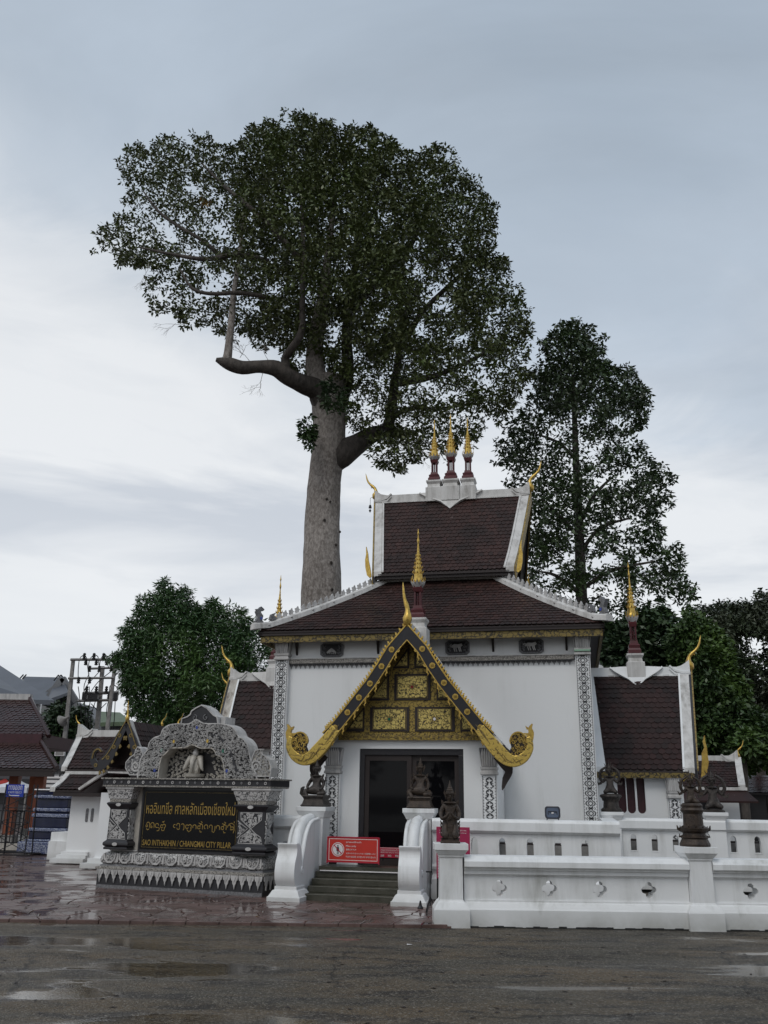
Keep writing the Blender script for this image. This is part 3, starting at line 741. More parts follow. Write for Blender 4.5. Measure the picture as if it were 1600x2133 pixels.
# eave board (gilded), soffit
ef = part('eave')
fm = MB()
for q in range(4):
    i0 = len(fm.v); fm.box(-E0 + .05, E0 - .05, -E0 + .04, -E0 + .09, Z0 - .235, Z0 - .10); fm.xform(Matrix.Translation((0, VC, 0)) @ Matrix.Rotation(q * math.pi / 2, 4, 'Z'), i0)
fm.build('gilded_fascia', 'fascia', ef)
fm = MB()
for q in range(4):
    i0 = len(fm.v); fm.box(-E0, E0, -E0 - .0, -E0 + .10, Z0 - .095, Z0 - .03); fm.xform(Matrix.Translation((0, VC, 0)) @ Matrix.Rotation(q * math.pi / 2, 4, 'Z'), i0)
fm.build('eave_batten', 'darkwood', ef)
MB().box(-E0 + .1, E0 - .1, VC - E0 + .1, VC + E0 - .1, Z0 - .15, Z0 - .12).build('soffit', 'darkwood', ef)
# neck between the roofs
nk = MB().box(-N1 + .02, N1 - .02, VC - N1 + .02, VC + N1 - .02, Z1 - .3, 6.90).build('roof_neck', 'black', temple, loc=(.09, 0, 0))
MB().lathe(0, VC, [(N1 + .09, Z1 - .04), (N1 + .09, Z1 + .03), (N1 - .02, Z1 + .08)], square=True).build('neck_flashing', 'white_trim', nk)
rb = MB()
for i in range(9): rb.lathe(0, 0, [(.045, 0), (.03, .012)], 8); 
ds = MB().prism(circ(0, 0, .055, 10), 0, -.015).prism(circ(0, 0, .03, 8), -.015, -.025).mesh('neck_rosette', 'darkwood')
for i in range(9): put(ds, 'neck_rosette', nk, (-1.05 + i * .262, VC - N1 + .02, 6.53))
gd = MB()
for i in range(9): gd.prism([(-1.4 + i * .35 - .05, 6.50), (-1.4 + i * .35, 6.45), (-1.4 + i * .35 + .05, 6.50), (-1.4 + i * .35, 6.485)], 1.64, 1.66)
gd.build('gold_bracket_tips', 'gold_dull', nk)

# --- upper gabled roof (ridge along u)
up = part('upper_roof'); up.location.x = .11
RE, ZE, ZR = 1.66, 6.50, 8.86
gp = [(RE, ZE), (1.30, ZE + .44), (.85, ZE + 1.07), (.4, ZE + 1.76), (.02, ZR - .02)]
def gab(r): t = 1 - r / RE; return -(1.62 + .36 * t), (1.62 + .36 * t)
for axd in ((0, -1), (0, 1)): tiled(up, gp, lambda r: (gab(r)[0] + .10, gab(r)[1] - .10), (0, VC), axd, .108, .128, 'tile')
def rake(parent, cx, cy, prof, off, wid, zoff, thick, m, name):
    """verge band lying on the roof along its sloping end; one for each slope of a gable end"""
    for sgn in (-1, 1):
        mb = MB(); n = len(prof)
        for sl in (-1, 1):
            vs = []
            for (r, z) in prof:
                o_ = off(r); x1 = o_; x0 = o_ - wid
                vs += [(cx + sgn * x0, cy + sl * r, z + zoff - .0), (cx + sgn * x1, cy + sl * r, z + zoff), (cx + sgn * x1, cy + sl * r, z + zoff - thick), (cx + sgn * x0, cy + sl * r, z + zoff - thick)]
            fs = []
            for i in range(n - 1):
                for k in range(4): fs.append((4 * i + k, 4 * i + (k + 1) % 4, 4 * i + 4 + (k + 1) % 4, 4 * i + 4 + k))
            fs += [(0, 1, 2, 3), (4 * n - 1, 4 * n - 2, 4 * n - 3, 4 * n - 4)]
            mb.add(vs, fs)
        mb.build(name, m, parent)
rake(up, 0, VC, gp, lambda r: gab(r)[1], .18, .055, .11, 'white_trim', 'verge')
rake(up, 0, VC, gp, lambda r: gab(r)[1] - .185, .045, .075, .05, 'white_trim', 'verge_fillet')
rake(up, 0, VC, gp, lambda r: gab(r)[1] + .045, .04, .05, .30, 'gold_dull', 'bargeboard')
rake(up, 0, VC, gp, lambda r: gab(r)[1] + .03, .05, -.06, .16, 'black', 'bargeboard_face')
# ridge cap, sagging to the middle and rising into horns at the ends, with a lambrequin under the spires
def ridge_cap(parent, x0, x1, y, z, m, drop=True, cx=0, dw=.72, dh=.34, ends=(1, 1)):
    rc = empty('ridge_cap', parent=parent)
    top = []; n = 24
    for i in range(n + 1):
        x = x0 + (x1 - x0) * i / n; a = 0
        if ends[0]: a = max(a, (1 - (x - x0) / .28)) 
        if ends[1]: a = max(a, (1 - (x1 - x) / .28))
        top.append((x, z + .10 + .16 * max(0, a) ** 1.6))
    MB().prism([(x0, z - .10)] + [(x1, z - .10)] + top[::-1], y - .10, y + .10).build('ridge_band', m, rc)
    MB().box(x0 + .2, x1 - .2, y - .125, y + .125, z - .12, z - .085).build('ridge_fillet', m, rc)
    for e, xe, s in ((ends[0], x0, 1), (ends[1], x1, -1)):
        if e:
            sw = MB()
            for d in (0, .075): sw.strip([(xe + s * .0, z - .03 - d * .3), (xe + s * .16, z - .035 - d * .5), (xe + s * .33, z + .02 - d), (xe + s * .44, z + .13 - d)], [.05, .05, .045, .03], y - .135 + d * .1, y + .135 - d * .1)
            sw.build('ridge_swag', m, rc)
    if drop:
        o = [(-dw, .10), (-dw * .86, .02), (-dw * .55, -.10), (-dw * .30, -.19), (0, -.19 - dh * .55), (dw * .30, -.19), (dw * .55, -.10), (dw * .86, .02), (dw, .10), (dw * .5, .12), (-dw * .5, .12)]
        for sl in (-1, 1):
            ss = MB().prism(o, -.02, .02)
            ss.xform(Matrix.Translation((cx, y + sl * .135, z)) @ Matrix.Rotation(sl * R(18), 4, 'X')); ss.build('lambrequin', m, rc)
            e2 = MB().strip([(-dw, .10), (-dw * .80, -.0), (-dw * .55, -.10), (-dw * .30, -.19), (0, -.19 - dh * .55), (dw * .30, -.19), (dw * .55, -.10), (dw * .80, 0), (dw, .10)], .035, -.035, .035)
            e2.xform(Matrix.Translation((cx, y + sl * .145, z)) @ Matrix.Rotation(sl * R(18), 4, 'X')); e2.build('lambrequin_edge', m, rc)
    return rc
ridge_cap(up, -1.98, 1.98, VC, ZR, 'white_trim', True, 0, .80, .42)
for du, w_, h_, zz in ((-.43, .95, 1.92, .20), (0, 1.06, 2.05, .20), (.44, .95, 1.92, .20)):
    spire(up, du, VC, ZR + zz - .0, h_ + .05, w_ * 1.08)
hook(up, -1.99, VC, ZR + .12, -1, .72); hook(up, 2.0, VC, ZR + .12, 1, .80)
# wind bell under the left horn
wb = empty('wind_bell', (-2.12, VC, ZR - .02), parent=up)
MB().tube([(.05, 0, .12), (0, 0, .10), (0, 0, -.10)], .006, 5).lathe(0, 0, [(.01, -.08), (.03, -.10), (.04, -.16), (.045, -.17)], 8).build('bell', 'steel', wb)
MB().prism([(0, -.19), (.035, -.24), (0, -.30), (-.035, -.24)], -.004, .004).build('bell_leaf', 'steel', wb)
# lower gable horns
for sx_ in (-1, 1):
    for sl in (-1, 1):
        f = empty('eave_finial', (sx_ * 1.70, VC + sl * 1.66, ZE - .02), parent=up)
        MB().strip([(0, -.06), (sx_ * .03, .0), (sx_ * .065, .18), (sx_ * .09, .36), (sx_ * .085, .5), (sx_ * .11, .68)], [.05, .10, .11, .08, .045, .008], -.03, .03).build('flame', 'gold', f)
# dark gable fields
for sx_ in (-1, 1):
    MB().prism([(VC - RE + .15, ZE + .02)] + [(VC - r, z - .08) for r, z in gp[1:]] + [(VC + r, z - .08) for r, z in gp[1:][::-1]] + [(VC + RE - .15, ZE + .02)], sx_ * 1.30, sx_ * 1.36, 'yz').build('gable_field', 'black', up)
MB().box(-1.6, 1.6, VC - RE + .04, VC - RE + .10, ZE - .13, ZE - .03).build('eave_board', 'darkwood', up)

# ================================================================== PORCH
PU = -.02
def hz(x, y, v): return T.hit(x, y, v)
lp = [hz(848, 1316, -2.2), hz(816, 1353, -2.2), hz(795, 1388, -2.2), hz(771, 1424, -2.2), hz(748, 1453, -2.2), hz(724, 1484, -2.2), hz(698, 1516, -2.2)]
gl = [(0, lp[0][1])] + [(abs(a - PU), b) for a, b in lp[1:]]          # centre line of the bargeboard, distance from the axis
porch = part('porch')
MB().box(-1.62, -.99, -1.66, 0.0, .3, 2.62).build('porch_wall', 'white', porch); MB().box(.92, 1.50, -1.66, 0.0, .3, 2.62).build('porch_wall', 'white', porch)
MB().box(-.99, .92, -1.66, 0.0, 2.40, 2.62).build('door_lintel', 'white', porch)
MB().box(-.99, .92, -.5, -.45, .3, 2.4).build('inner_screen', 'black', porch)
for u in (-1.455, 1.385): 
    pp = pilaster(porch, u, -1.70, .38, 1.95, .27, damask_me, .20, .12)
    bb = MB().box(-.115, .115, -.115, -.095, .40, .62).build('pilaster_foot', 'paintblack', pp)
    pd = MB()
    for k in range(4): x = -.088 + k * .058; pd.prism([(x - .024, .62), (x - .02, .56), (x, .50), (x + .02, .56), (x + .024, .62)], -.118, -.123)
    pd.build('pendants', 'carve', bb)
# door
dr = part('door', porch)
fr = MB().box(-.99, .92, -1.62, -1.50, 2.29, 2.40).box(-.99, -.90, -1.62, -1.50, .38, 2.29).box(.83, .92, -1.62, -1.50, .38, 2.29).build('door_frame', 'black', dr, bevel=.004)
M['glass'] = None
m_, b_ = mat('dark_door_glass'); b_.inputs['Base Color'].default_value = (.005, .005, .006, 1); b_.inputs['Roughness'].default_value = .04; b_.inputs['Specular IOR Level'].default_value = .14; M['glass'] = m_
for a, b in ((-.90, -.035), (-.035, .83)):
    lf = empty('door_leaf', (0, 0, 0), parent=dr)
    fm = MB(); w_ = .085
    y0 = -1.59 if a < -.5 else -1.555
    fm.box(a, a + w_, y0, y0 + .03, .38, 2.29); fm.box(b - w_, b, y0, y0 + .03, .38, 2.29); fm.box(a + w_, b - w_, y0, y0 + .03, 2.19, 2.29); fm.box(a + w_, b - w_, y0, y0 + .03, .38, .52)
    fm.build('leaf_frame', 'darkwood', lf); MB().box(a + w_, b - w_, y0 + .01, y0 + .018, .52, 2.19).build('pane', 'glass', lf)
# gilded gable wall
GV = -1.72
z_b = 2.62
def gx(z):  # half width of the gable opening at height z
    for (a, za), (b, zb) in zip(gl, gl[1:]):
        if zb <= z <= za: return a + (b - a) * (za - z) / (za - zb)
    return gl[-1][0] + (gl[-1][1] - z) * .9
tri = [(-gx(z_b), z_b), (gx(z_b), z_b)] + [(a, z) for a, z in gl[1:][::-1] if z > z_b] + [(0, gl[0][1])] + [(-a, z) for a, z in gl[1:] if z > z_b]
MB().prism([(PU + a, b) for a, b in tri], GV + .04, GV).build('gable_wall', 'goldband', porch)
def clip(poly, a, b, c):   # keep a*x + b*z <= c
    out_ = []
    for k in range(len(poly)):
        p, q = poly[k], poly[(k + 1) % len(poly)]; dp = a * p[0] + b * p[1] - c; dq = a * q[0] + b * q[1] - c
        if dp <= 0: out_.append(p)
        if dp * dq < 0: t = dp / (dp - dq); out_.append((p[0] + (q[0] - p[0]) * t, p[1] + (q[1] - p[1]) * t))
    return out_
slope = (gl[0][1] - gl[-1][1]) / gl[-1][0]
def inset(poly, d):
    cx = sum(p[0] for p in poly) / len(poly); cz = sum(p[1] for p in poly) / len(poly); r = sum(math.hypot(p[0] - cx, p[1] - cz) for p in poly) / len(poly)
    k = max(.1, 1 - d / r * 1.25); return [(cx + (p[0] - cx) * k, cz + (p[1] - cz) * k) for p in poly]
def gpanel(x0, x1, z0, z1, gem=None, clipit=True):
    poly = [(x0, z0), (x1, z0), (x1, z1), (x0, z1)]
    if clipit:
        q = math.hypot(slope, 1)
        for s in (-1, 1): poly = clip(poly, slope * s / q, 1 / q, (gl[0][1] - .14) / q)
    if len(poly) < 3: return
    poly = [(PU + a, b) for a, b in poly]
    g_ = empty('gable_panel', parent=porch)
    MB().prism(poly, GV - .001, GV - .02).build('panel_border', 'darkwood', g_)
    MB().prism(inset(poly, .048), GV - .018, GV - .026).build('panel_line', 'gold_dull', g_)
    MB().prism(inset(poly, .058), GV - .024, GV - .030).build('panel_ground', 'darkwood', g_)
    MB().prism(inset(poly, .068), GV - .028, GV - .036).build('panel_field', 'goldpanel', g_)
    if gem:
        cx, cz = PU + (x0 + x1) / 2, (z0 + z1) / 2
        fl = MB()
        for k in range(8):
            a = k * math.pi / 4; fl.prism([(cx + .035 * math.cos(a - .35), cz + .035 * math.sin(a - .35)), (cx + .085 * math.cos(a), cz + .085 * math.sin(a)), (cx + .035 * math.cos(a + .35), cz + .035 * math.sin(a + .35)), (cx, cz)], GV - .036, GV - .042)
        fl.build('panel_flower', 'gold_dull', g_)
        MB().prism(circ(cx, cz, .026, 12), GV - .042, GV - .050).build('glass_boss', gem, g_)
def zz_(y): return hz(860, y, GV)[1]
def uu_(x): return hz(x, 1480, GV)[0] - PU
gpanel(-.80 + .03, -.035, zz_(1524), zz_(1473), 'gem_green', False); gpanel(.07, .80 , zz_(1524), zz_(1473), 'signwhite', False)
gpanel(-1.25, -.88, zz_(1524), zz_(1473)); gpanel(.90, 1.25, zz_(1524), zz_(1473))
gpanel(-.32, .36, zz_(1459), zz_(1404), 'gem_red', False)
gpanel(-.80, -.42, zz_(1459), zz_(1404)); gpanel(.47, .84, zz_(1459), zz_(1404))
gpanel(-.45, -.04, zz_(1392), zz_(1330)); gpanel(.06, .5, zz_(1392), zz_(1330))
bb = MB().box(PU - 1.36, PU + 1.36, GV - .03, GV, z_b - .075, z_b + .055).build('gable_tie_beam', 'goldband', porch)
ro = MB().prism(circ(0, 0, .034, 10), 0, -.01).mesh('small_boss', 'gold_dull')
for k in range(19): put(ro, 'small_boss', bb, (PU - 1.26 + k * .14, GV - .03, z_b - .008))
# bargeboards with rosettes, crockets, hanging curls and naga ends
BV = -2.2
for s in (-1, 1):
    bg_ = empty('bargeboard', (PU, 0, 0), parent=porch)
    path = [(s * a, z) for a, z in gl]
    end = path[-1]; dd = (s * .16, -.16); path2 = path + [(end[0] + dd[0], end[1] + dd[1])]
    path2[0] = (0, gl[0][1] + .0)
    def offs(off):
        ps = []
        for i, p in enumerate(path2):
            a = path2[max(i - 1, 0)]; b = path2[min(i + 1, len(path2) - 1)]; q = math.hypot(b[0] - a[0], b[1] - a[1]); nx, nz = -(b[1] - a[1]) / q, (b[0] - a[0]) / q
            k = off * (1 if s > 0 else -1); ps.append((p[0] + nx * k, p[1] + nz * k))
        q = math.hypot(path2[1][0], path2[1][1] - path2[0][1]); ps[0] = (0, path2[0][1] + off * q / abs(path2[1][0]))
        return ps
    MB().prism(offs(.10) + offs(-.10)[::-1], BV, BV + .06).build('board', 'black', bg_)
    for off, m2, w2 in ((.098, 'gold', .024), (-.098, 'gold', .016)):
        ps = offs(off)
        MB().strip(ps, w2, BV - .012, BV + .06).build('edge_bead', m2, bg_)
        if off > 0: outer_e = ps
        else: inner_e = ps
    rm = MB()
    rs = []
    for i in range(24): r = .058 if i % 2 else .046; rs.append((r * math.cos(i * math.pi / 12), r * math.sin(i * math.pi / 12)))
    ring2(rm, rs, circ(0, 0, .034, 24), 0, -.016); ring2(rm, circ(0, 0, .028, 12), circ(0, 0, .019, 12), 0, -.022); rm.prism(circ(0, 0, .010, 8), 0, -.026)
    rmm = rm.mesh('rosette', 'gold')
    for p in path[1:]: put(rmm, 'rosette', bg_, (p[0], BV - .001, p[1]))
    # crockets along the top edge
    cm = MB().tube([(0, 0, -.01), (.006, 0, .03), (-.004, 0, .055), (.012, 0, .07)], [.016, .022, .016, .006], 6).mesh('crocket', 'gold')
    for k in range(34):
        t = (k + .7) / 35 * (len(outer_e) - 1.2); i = min(int(t), len(outer_e) - 2); a, b = outer_e[i], outer_e[i + 1]; f = t - i
        ang = math.atan2(b[1] - a[1], b[0] - a[0])
        put(cm, 'crocket', bg_, (a[0] + (b[0] - a[0]) * f, BV + .02, a[1] + (b[1] - a[1]) * f), (0, -(ang + (math.pi if s > 0 else 0)) if False else (R(28) * s), 0), (s, 1, 1))
    # curls under the lower edge
    cu_ = MB(); cu_.strip([(0, .02), (.03, .015), (.055, .03), (.05, .055), (.025, .052)], [.022, .022, .018, .014, .006], 0, .03)
    cu_.strip([(.0, .0), (-.015, -.05), (-.005, -.09), (-.03, -.12), (-.015, -.155)], [.02, .03, .026, .018, .004], 0, .03)
    cum_ = cu_.mesh('hanging_curl', 'gold')
    for k in range(7):
        t = .95 + k * .93; i = min(int(t), len(inner_e) - 2); f = min(t - i, 1); a, b = inner_e[i], inner_e[i + 1]
        put(cum_, 'hanging_curl', bg_, (a[0] + (b[0] - a[0]) * f - s * .0, BV - .01, a[1] + (b[1] - a[1]) * f - .01), (0, 0, 0), (-s, 1, 1))
    # naga end
    px = [(700, 1517, 20), (682, 1541, 24), (664, 1562, 26), (647, 1578, 24), (630, 1583, 20), (614, 1575, 17), (604, 1560, 13), (603, 1546, 11), (607, 1535, 9)]
    np_ = [(s * abs(hz(x, y, BV)[0] - PU), hz(x, y, BV)[1], w * .0092) for x, y, w in px]
    ng = empty('naga_end', parent=bg_) if False else bg_
    np_ = [np_[0]] + np_[1:]; sm_ = smooth(np_, 5); MB().strip([(a, b) for a, b, c in sm_], [c for a, b, c in sm_], BV - .03, BV + .09).build('naga_body', 'goldcarve', bg_, bevel=.015)
    fp = [(605, 1548, 11), (603, 1535, 13), (601, 1526, 10), (603, 1518, 7), (599, 1509, 2)]
    fp_ = [(s * abs(hz(x, y, BV)[0] - PU), hz(x, y, BV)[1], w * .0092) for x, y, w in fp]
    sm_ = smooth(fp_, 3); cr_ = MB().strip([(a, b) for a, b, c in sm_], [c for a, b, c in sm_], BV - .02, BV + .07)
    for (x_, y_, dx_, dy_) in ((607, 1537, -8, 2), (608, 1530, 7, -3), (605, 1524, -7, -4), (607, 1519, 5, -6)):
        A_ = hz(x_, y_, BV); B_ = hz(x_ + dx_, y_ + dy_, BV); cr_.strip([(s * abs(A_[0] - PU), A_[1]), (s * abs(B_[0] - PU), B_[1])], [.05, .004], BV - .015, BV + .05)
    cr_.build('naga_crest', 'gold', bg_)
    cxz = (s * abs(hz(630, 1549, BV)[0] - PU), hz(630, 1549, BV)[1])
    dpx = smooth([(614, 1572), (607, 1556), (608, 1540), (615, 1529), (626, 1525), (636, 1530), (641, 1542), (638, 1555), (642, 1566), (634, 1575), (624, 1577)], 2, True)
    dp = [(s * abs(hz(x, y, BV)[0] - PU), hz(x, y, BV)[1]) for x, y in dpx]
    MB().prism(dp, BV + .0, BV + .05).build('naga_filigree_ground', 'darkwood', bg_)
    sc = scrolls(dp, 40, .022, .045, BV, BV - .018, rg=random.Random(5), w=.36); sc.build('naga_filigree', 'gold', bg_, kind='stuff')
    sc = MB().strip(dp[5:14], .022, BV - .02, BV + .05).build('filigree_rim', 'gold', bg_)
    # scales and hair lines on the body
    hl = MB()
    for j in range(5):
        a, b, c = np_[1][0], np_[1][1], 0
        hl.strip([(np_[0][0] + s * (-.06 + j * .03), np_[0][1] + .06 - .03 * j), (np_[1][0] + s * (-.05 + j * .025) - s * .02, np_[1][1] + .05 - j * .03)], .008, BV - .03, BV - .036)
    for j in range(3): hl.strip([(np_[2 + j][0] - s * .04, np_[2 + j][1] + .05), (np_[2 + j][0] + s * .01, np_[2 + j][1] - .02), (np_[3 + j][0] - s * .02, np_[3 + j][1] - .03)], [.01, .018, .006], BV - .03, BV - .042)
    hl.build('naga_lines', 'gold_dull', bg_)
hook(porch, PU, BV + .02, hz(848, 1300, BV)[1] + .06, .28 * -1, .82)
# porch roof
pprof = [(gl[-1][0] + .36, gl[-1][1] - .33)] + [(a, z + .06) for a, z in gl[::-1]]
pprof[-1] = (.02, gl[0][1] + .08)
prf = part('porch_roof', porch)
for s in (-1, 1):
    tiled(prf, pprof, (lambda r: (-1.02, 1.05)), (PU, -1.10), (s, 0), .12, .135, 'tile_dk')
MB().box(PU - .08, PU + .08, -2.12, -.05, gl[0][1] + .06, gl[0][1] + .16).build('porch_ridge', 'white_trim', prf)
for s in (-1, 1):
    MB().strip([(PU + s * a, z + .02) for a, z in pprof[::-1]], .05, -.12, -.02).build('roof_flashing', 'white', prf)
    MB().strip([(PU + s * a, z + .035) for a, z in pprof[::-1]], .05, -2.14, -2.02).build('verge', 'white_trim', prf)
spire(prf, PU + .0, -1.0, gl[0][1] + .24, 2.08, 1.0)
# timber struts beside the capitals
for s in (-1, 1):
    k = MB().strip(smooth([(PU + s * 1.60, 2.30), (PU + s * 1.72, 2.12), (PU + s * 1.76, 2.0), (PU + s * 1.70, 1.88), (PU + s * 1.64, 1.70)], 3), [.24, .23, .22, .20, .18, .15, .13, .12, .12, .11, .08, .05, .01], -1.95, -1.90)
    k.build('naga_strut', 'darkwood', porch)

# ================================================================== SIDE WINGS
wprof = [(1.70, 2.14), (1.30, 2.62), (.85, 3.24), (.40, 3.88), (.02, 4.36)]
SLOT_X = (1296, 1315, 1336)
for s in (-1, 1):
    wg = part('side_wing')
    ends = lambda r: 5.24 + (1 - r / 1.70) * .26
    lo = 3.34
    wr = part('wing_roof', wg)
    tiled(wr, wprof, (lambda r: (lo + .05, ends(r) - .12)) if s > 0 else (lambda r: (-ends(r) + .12, -lo - .05)), (0, VC), (0, -1), .135, .140, 'tile_dk', indiv=296 if s > 0 else 0)
    tiled(wr, wprof, (lambda r: (-ends(r) + .12, -lo - .05)) if s > 0 else (lambda r: (lo + .05, ends(r) - .12)), (0, VC), (0, 1), .135, .140, 'tile_dk')
    # verges on the outer end only
    mtrim = 'white_trim' if s > 0 else 'white_brown'
    for nm, a, b, z0_, z1_, mm in (('verge', -.19, .0, -.05, .055, mtrim), ('verge_fillet', -.23, -.19, -.03, .075, 'white'), ('bargeboard', .0, .05, -.26, .03, 'black'), ('bead_row', .05, .08, .0, .05, 'gold_dull')):
        mb = MB(); n = len(wprof)
        for sl in (-1, 1):
            vs = []
            for (r, z) in wprof:
                x0, x1 = s * (ends(r) + a), s * (ends(r) + b); vs += [(x0, VC + sl * r, z + z1_), (x1, VC + sl * r, z + z1_), (x1, VC + sl * r, z + z0_), (x0, VC + sl * r, z + z0_)]
            fs = [(4 * i + k, 4 * i + (k + 1) % 4, 4 * i + 4 + (k + 1) % 4, 4 * i + 4 + k) for i in range(n - 1) for k in range(4)] + [(0, 1, 2, 3), (4 * n - 1, 4 * n - 2, 4 * n - 3, 4 * n - 4)]
            mb.add(vs, fs)
        mb.build(nm, mm, wr)
    # plaster flashing against the hall
    mb = MB(); vs = []
    for (r, z) in wprof: vs += [(s * 3.20, VC - r, z + .07), (s * (lo + .03 + r * .07), VC - r, z + .07), (s * (lo + .03 + r * .07), VC - r, z - .03), (s * 3.20, VC - r, z - .03)]
    n = len(wprof); mb.add(vs, [(4 * i + k, 4 * i + (k + 1) % 4, 4 * i + 4 + (k + 1) % 4, 4 * i + 4 + k) for i in range(n - 1) for k in range(4)] + [(0, 1, 2, 3), (4 * n - 1, 4 * n - 2, 4 * n - 3, 4 * n - 4)])
    mb.build('roof_flashing', 'white', wr)
    ridge_cap(wr, 3.25 if s > 0 else -5.52, 5.52 if s > 0 else -3.25, VC, 4.36, 'white' if s > 0 else 'white_trim', True, s * 4.34, .58, .34, (0, 1) if s > 0 else (1, 0))
    spire(wr, s * 4.34, VC, 4.55, 2.42, 1.0)
    hook(wr, s * 5.54, VC, 4.47, s, .80)
    for sl in (-1, 1):
        f = empty('eave_finial', (s * 5.36, VC + sl * 1.68, 2.10), parent=wr)
        MB().strip([(0, -.10), (s * .06, .02), (s * .10, .22), (s * .10, .38), (s * .13, .50), (s * .11, .62), (s * .13, .74)], [.03, .11, .13, .11, .05, .05, .008], -.03, .03).build('flame', 'gold', f)
    fa = MB().box(min(s * 3.3, s * 5.22), max(s * 3.3, s * 5.22), VC - 1.72, VC - 1.66, 1.99, 2.10).build('gilded_fascia', 'fascia', wr)
    MB().box(min(s * 3.3, s * 5.2), max(s * 3.3, s * 5.2), VC - 1.70, VC + 1.70, 2.07, 2.10).build('soffit', 'darkwood', wr)
    # walls with tall round-ended slots
    x0, x1 = min(s * 3.20, s * 5.0), max(s * 3.20, s * 5.0)
    holes = []
    if s > 0:
        for px in SLOT_X:
            u = hz(px, 1660, 1.72)[0]; holes.append(circ(u, 1.38, .082, 9, 180, 360) + circ(u, 1.97, .082, 5, 0, 180))
    else: holes = [circ(u, 1.38, .082, 9, 180, 360) + circ(u, 1.97, .082, 5, 0, 180) for u in (-3.7, -3.95, -4.2)]
    plate([(x0, .3), (x1, .3), (x1, 2.09), (x0, 2.09)], holes, 1.72, 1.85, 'wing_front_wall', 'white', wg)
    bars = MB().box(x0 + .1, x1 - .1, 1.86, 1.90, 1.2, 2.09).build('slot_board', 'maroon_dk', wg)
    MB().box(x0, x1, 1.90, 4.85, .3, 2.12).build('wing_wall', 'white', wg)
    MB().prism([(VC - 1.4, 2.12), (VC + 1.4, 2.12), (VC, 4.2)], s * 4.9, s * 5.0, 'yz').build('wing_gable', 'black', wg)
    pilaster(wg, s * 4.80, 1.66, .38, 1.60, .25, damask_me, .19, .10)

# ================================================================== TERRACE AND STAIRS
ter = empty('terrace', tuple(T.o), -12, 'raised white terrace with a slotted parapet and mossy steps around the shrine hall', 'terrace')
MB().box(-3.6, 3.45, -2.45, 9.5, -.05, .372).box(3.45, 6.9, .62, 9.5, -.05, .372).box(-6.9, -3.6, .62, 9.5, -.05, .372).build('terrace_floor', 'conc', ter)
prof_c = [(0, 1.02), (-.02, 1.035), (-.035, 1.05), (-.05, 1.06), (-.05, 1.19), (-.03, 1.225), (.0, 1.24), (.22, 1.24), (.25, 1.2), (.25, 1.02)]
def parapet(u0, u1, v, holes, z0=0, name='parapet'):
    p = empty(name, (0, v, 0), parent=ter)
    hs = []
    for h in holes:
        hs.append([(h - .055, .66), (h + .055, .66), (h + .055, .86), (h + .045, .875), (h + .05, .90), (h + .035, .93), (h, .955), (h - .035, .93), (h - .05, .90), (h - .045, .875), (h - .055, .86)])
    plate([(u0, z0), (u1, z0), (u1, 1.02), (u0, 1.02)], hs, .03, .17, 'pierced_panel', 'white_low', p)
    for h in hs:
        c = sum(a for a, b in h) / len(h); o = [(c + (a - c) * 1.28, .80 + (b - .80) * 1.12) for a, b in h]
        rm = MB(); ring2(rm, o, [(c + (a - c) * 1.04, .80 + (b - .80) * 1.02) for a, b in h], .03, .024); rm.build('opening_rim', 'white_low', p)
    MB().prism(prof_c, u0, u1, 'yz').build('coping', 'white_low', p)
    MB().prism([(.03, .44), (-.02, .45), (-.03, .49), (.0, .52), (.03, .53)], u0, u1, 'yz').prism([(.03, .0), (-.08, 0), (-.08, .30), (-.03, .36), (.03, .37)], u0, u1, 'yz').build('base_moulding', 'white_low', p)
    return p
hx = lambda px, py, v: hz(px, py, v)[0]
parapet(.50, 3.52, -2.62, [hx(q, 1755, -2.62) for q in (988, 1046, 1104, 1162, 1218)])
parapet(-3.75, -1.76, -2.62, [-2.5, -2.95])
V2 = .30
a0 = hx(1288, 1708, V2); a1 = hx(1510, 1708, V2)
parapet(a0, a1, V2, [hx(q, 1762, V2) for q in (1321, 1365, 1409, 1452)])
parapet(a1 + .0, a1 + 3.2, V2 + .18, [hx(q, 1766, V2 + .18) for q in (1530, 1580)] + [a1 + 1.2, a1 + 1.7])
MB().box(3.27, 3.52, -2.37, V2 + .03, 0, 1.235).build('return_parapet', 'white_low', ter)
MB().box(-3.75, -3.5, -2.37, 4, 0, 1.235).build('return_parapet', 'white_low', ter)
# pedestals that carry the statues behind the parapet
def post(parent, u, v, w, zt, name='parapet_post'):
    mb = MB().lathe(u, v, [(w * .36, .3), (w * .36, zt - .15), (w * .40, zt - .135), (w * .42, zt - .11), (w * .48, zt - .07), (w * .5, zt - .06), (w * .5, zt)], square=True)
    return mb.build(name, 'white_low', parent, bevel=.004)
pc1 = (hx(1274, 1690, V2 + .12), V2 + .12); pc2 = (hx(1488, 1692, V2 + .14), V2 + .14)
zt1 = hz(1274, 1691, V2 + .12)[1]; zt2 = hz(1488, 1692, V2 + .14)[1]
post(ter, *pc1, .44, zt1); post(ter, *pc2, .44, zt2)
tr_ = MB().box(.75, 3.1, -1.55, -1.15, .372, .80).build('added_dark_trough', 'conc', ter); MB().box(.80, 3.05, -1.50, -1.20, .80, .83).build('added_trough_fill', 'darkwood', tr_)  # made-up troughs, added so the parapet openings look dark inside
tr_ = MB().box(3.7, 6.3, 1.05, 1.4, .372, .80).build('added_dark_trough', 'conc', ter); MB().box(3.75, 6.25, 1.10, 1.35, .80, .83).build('added_trough_fill', 'darkwood', tr_)
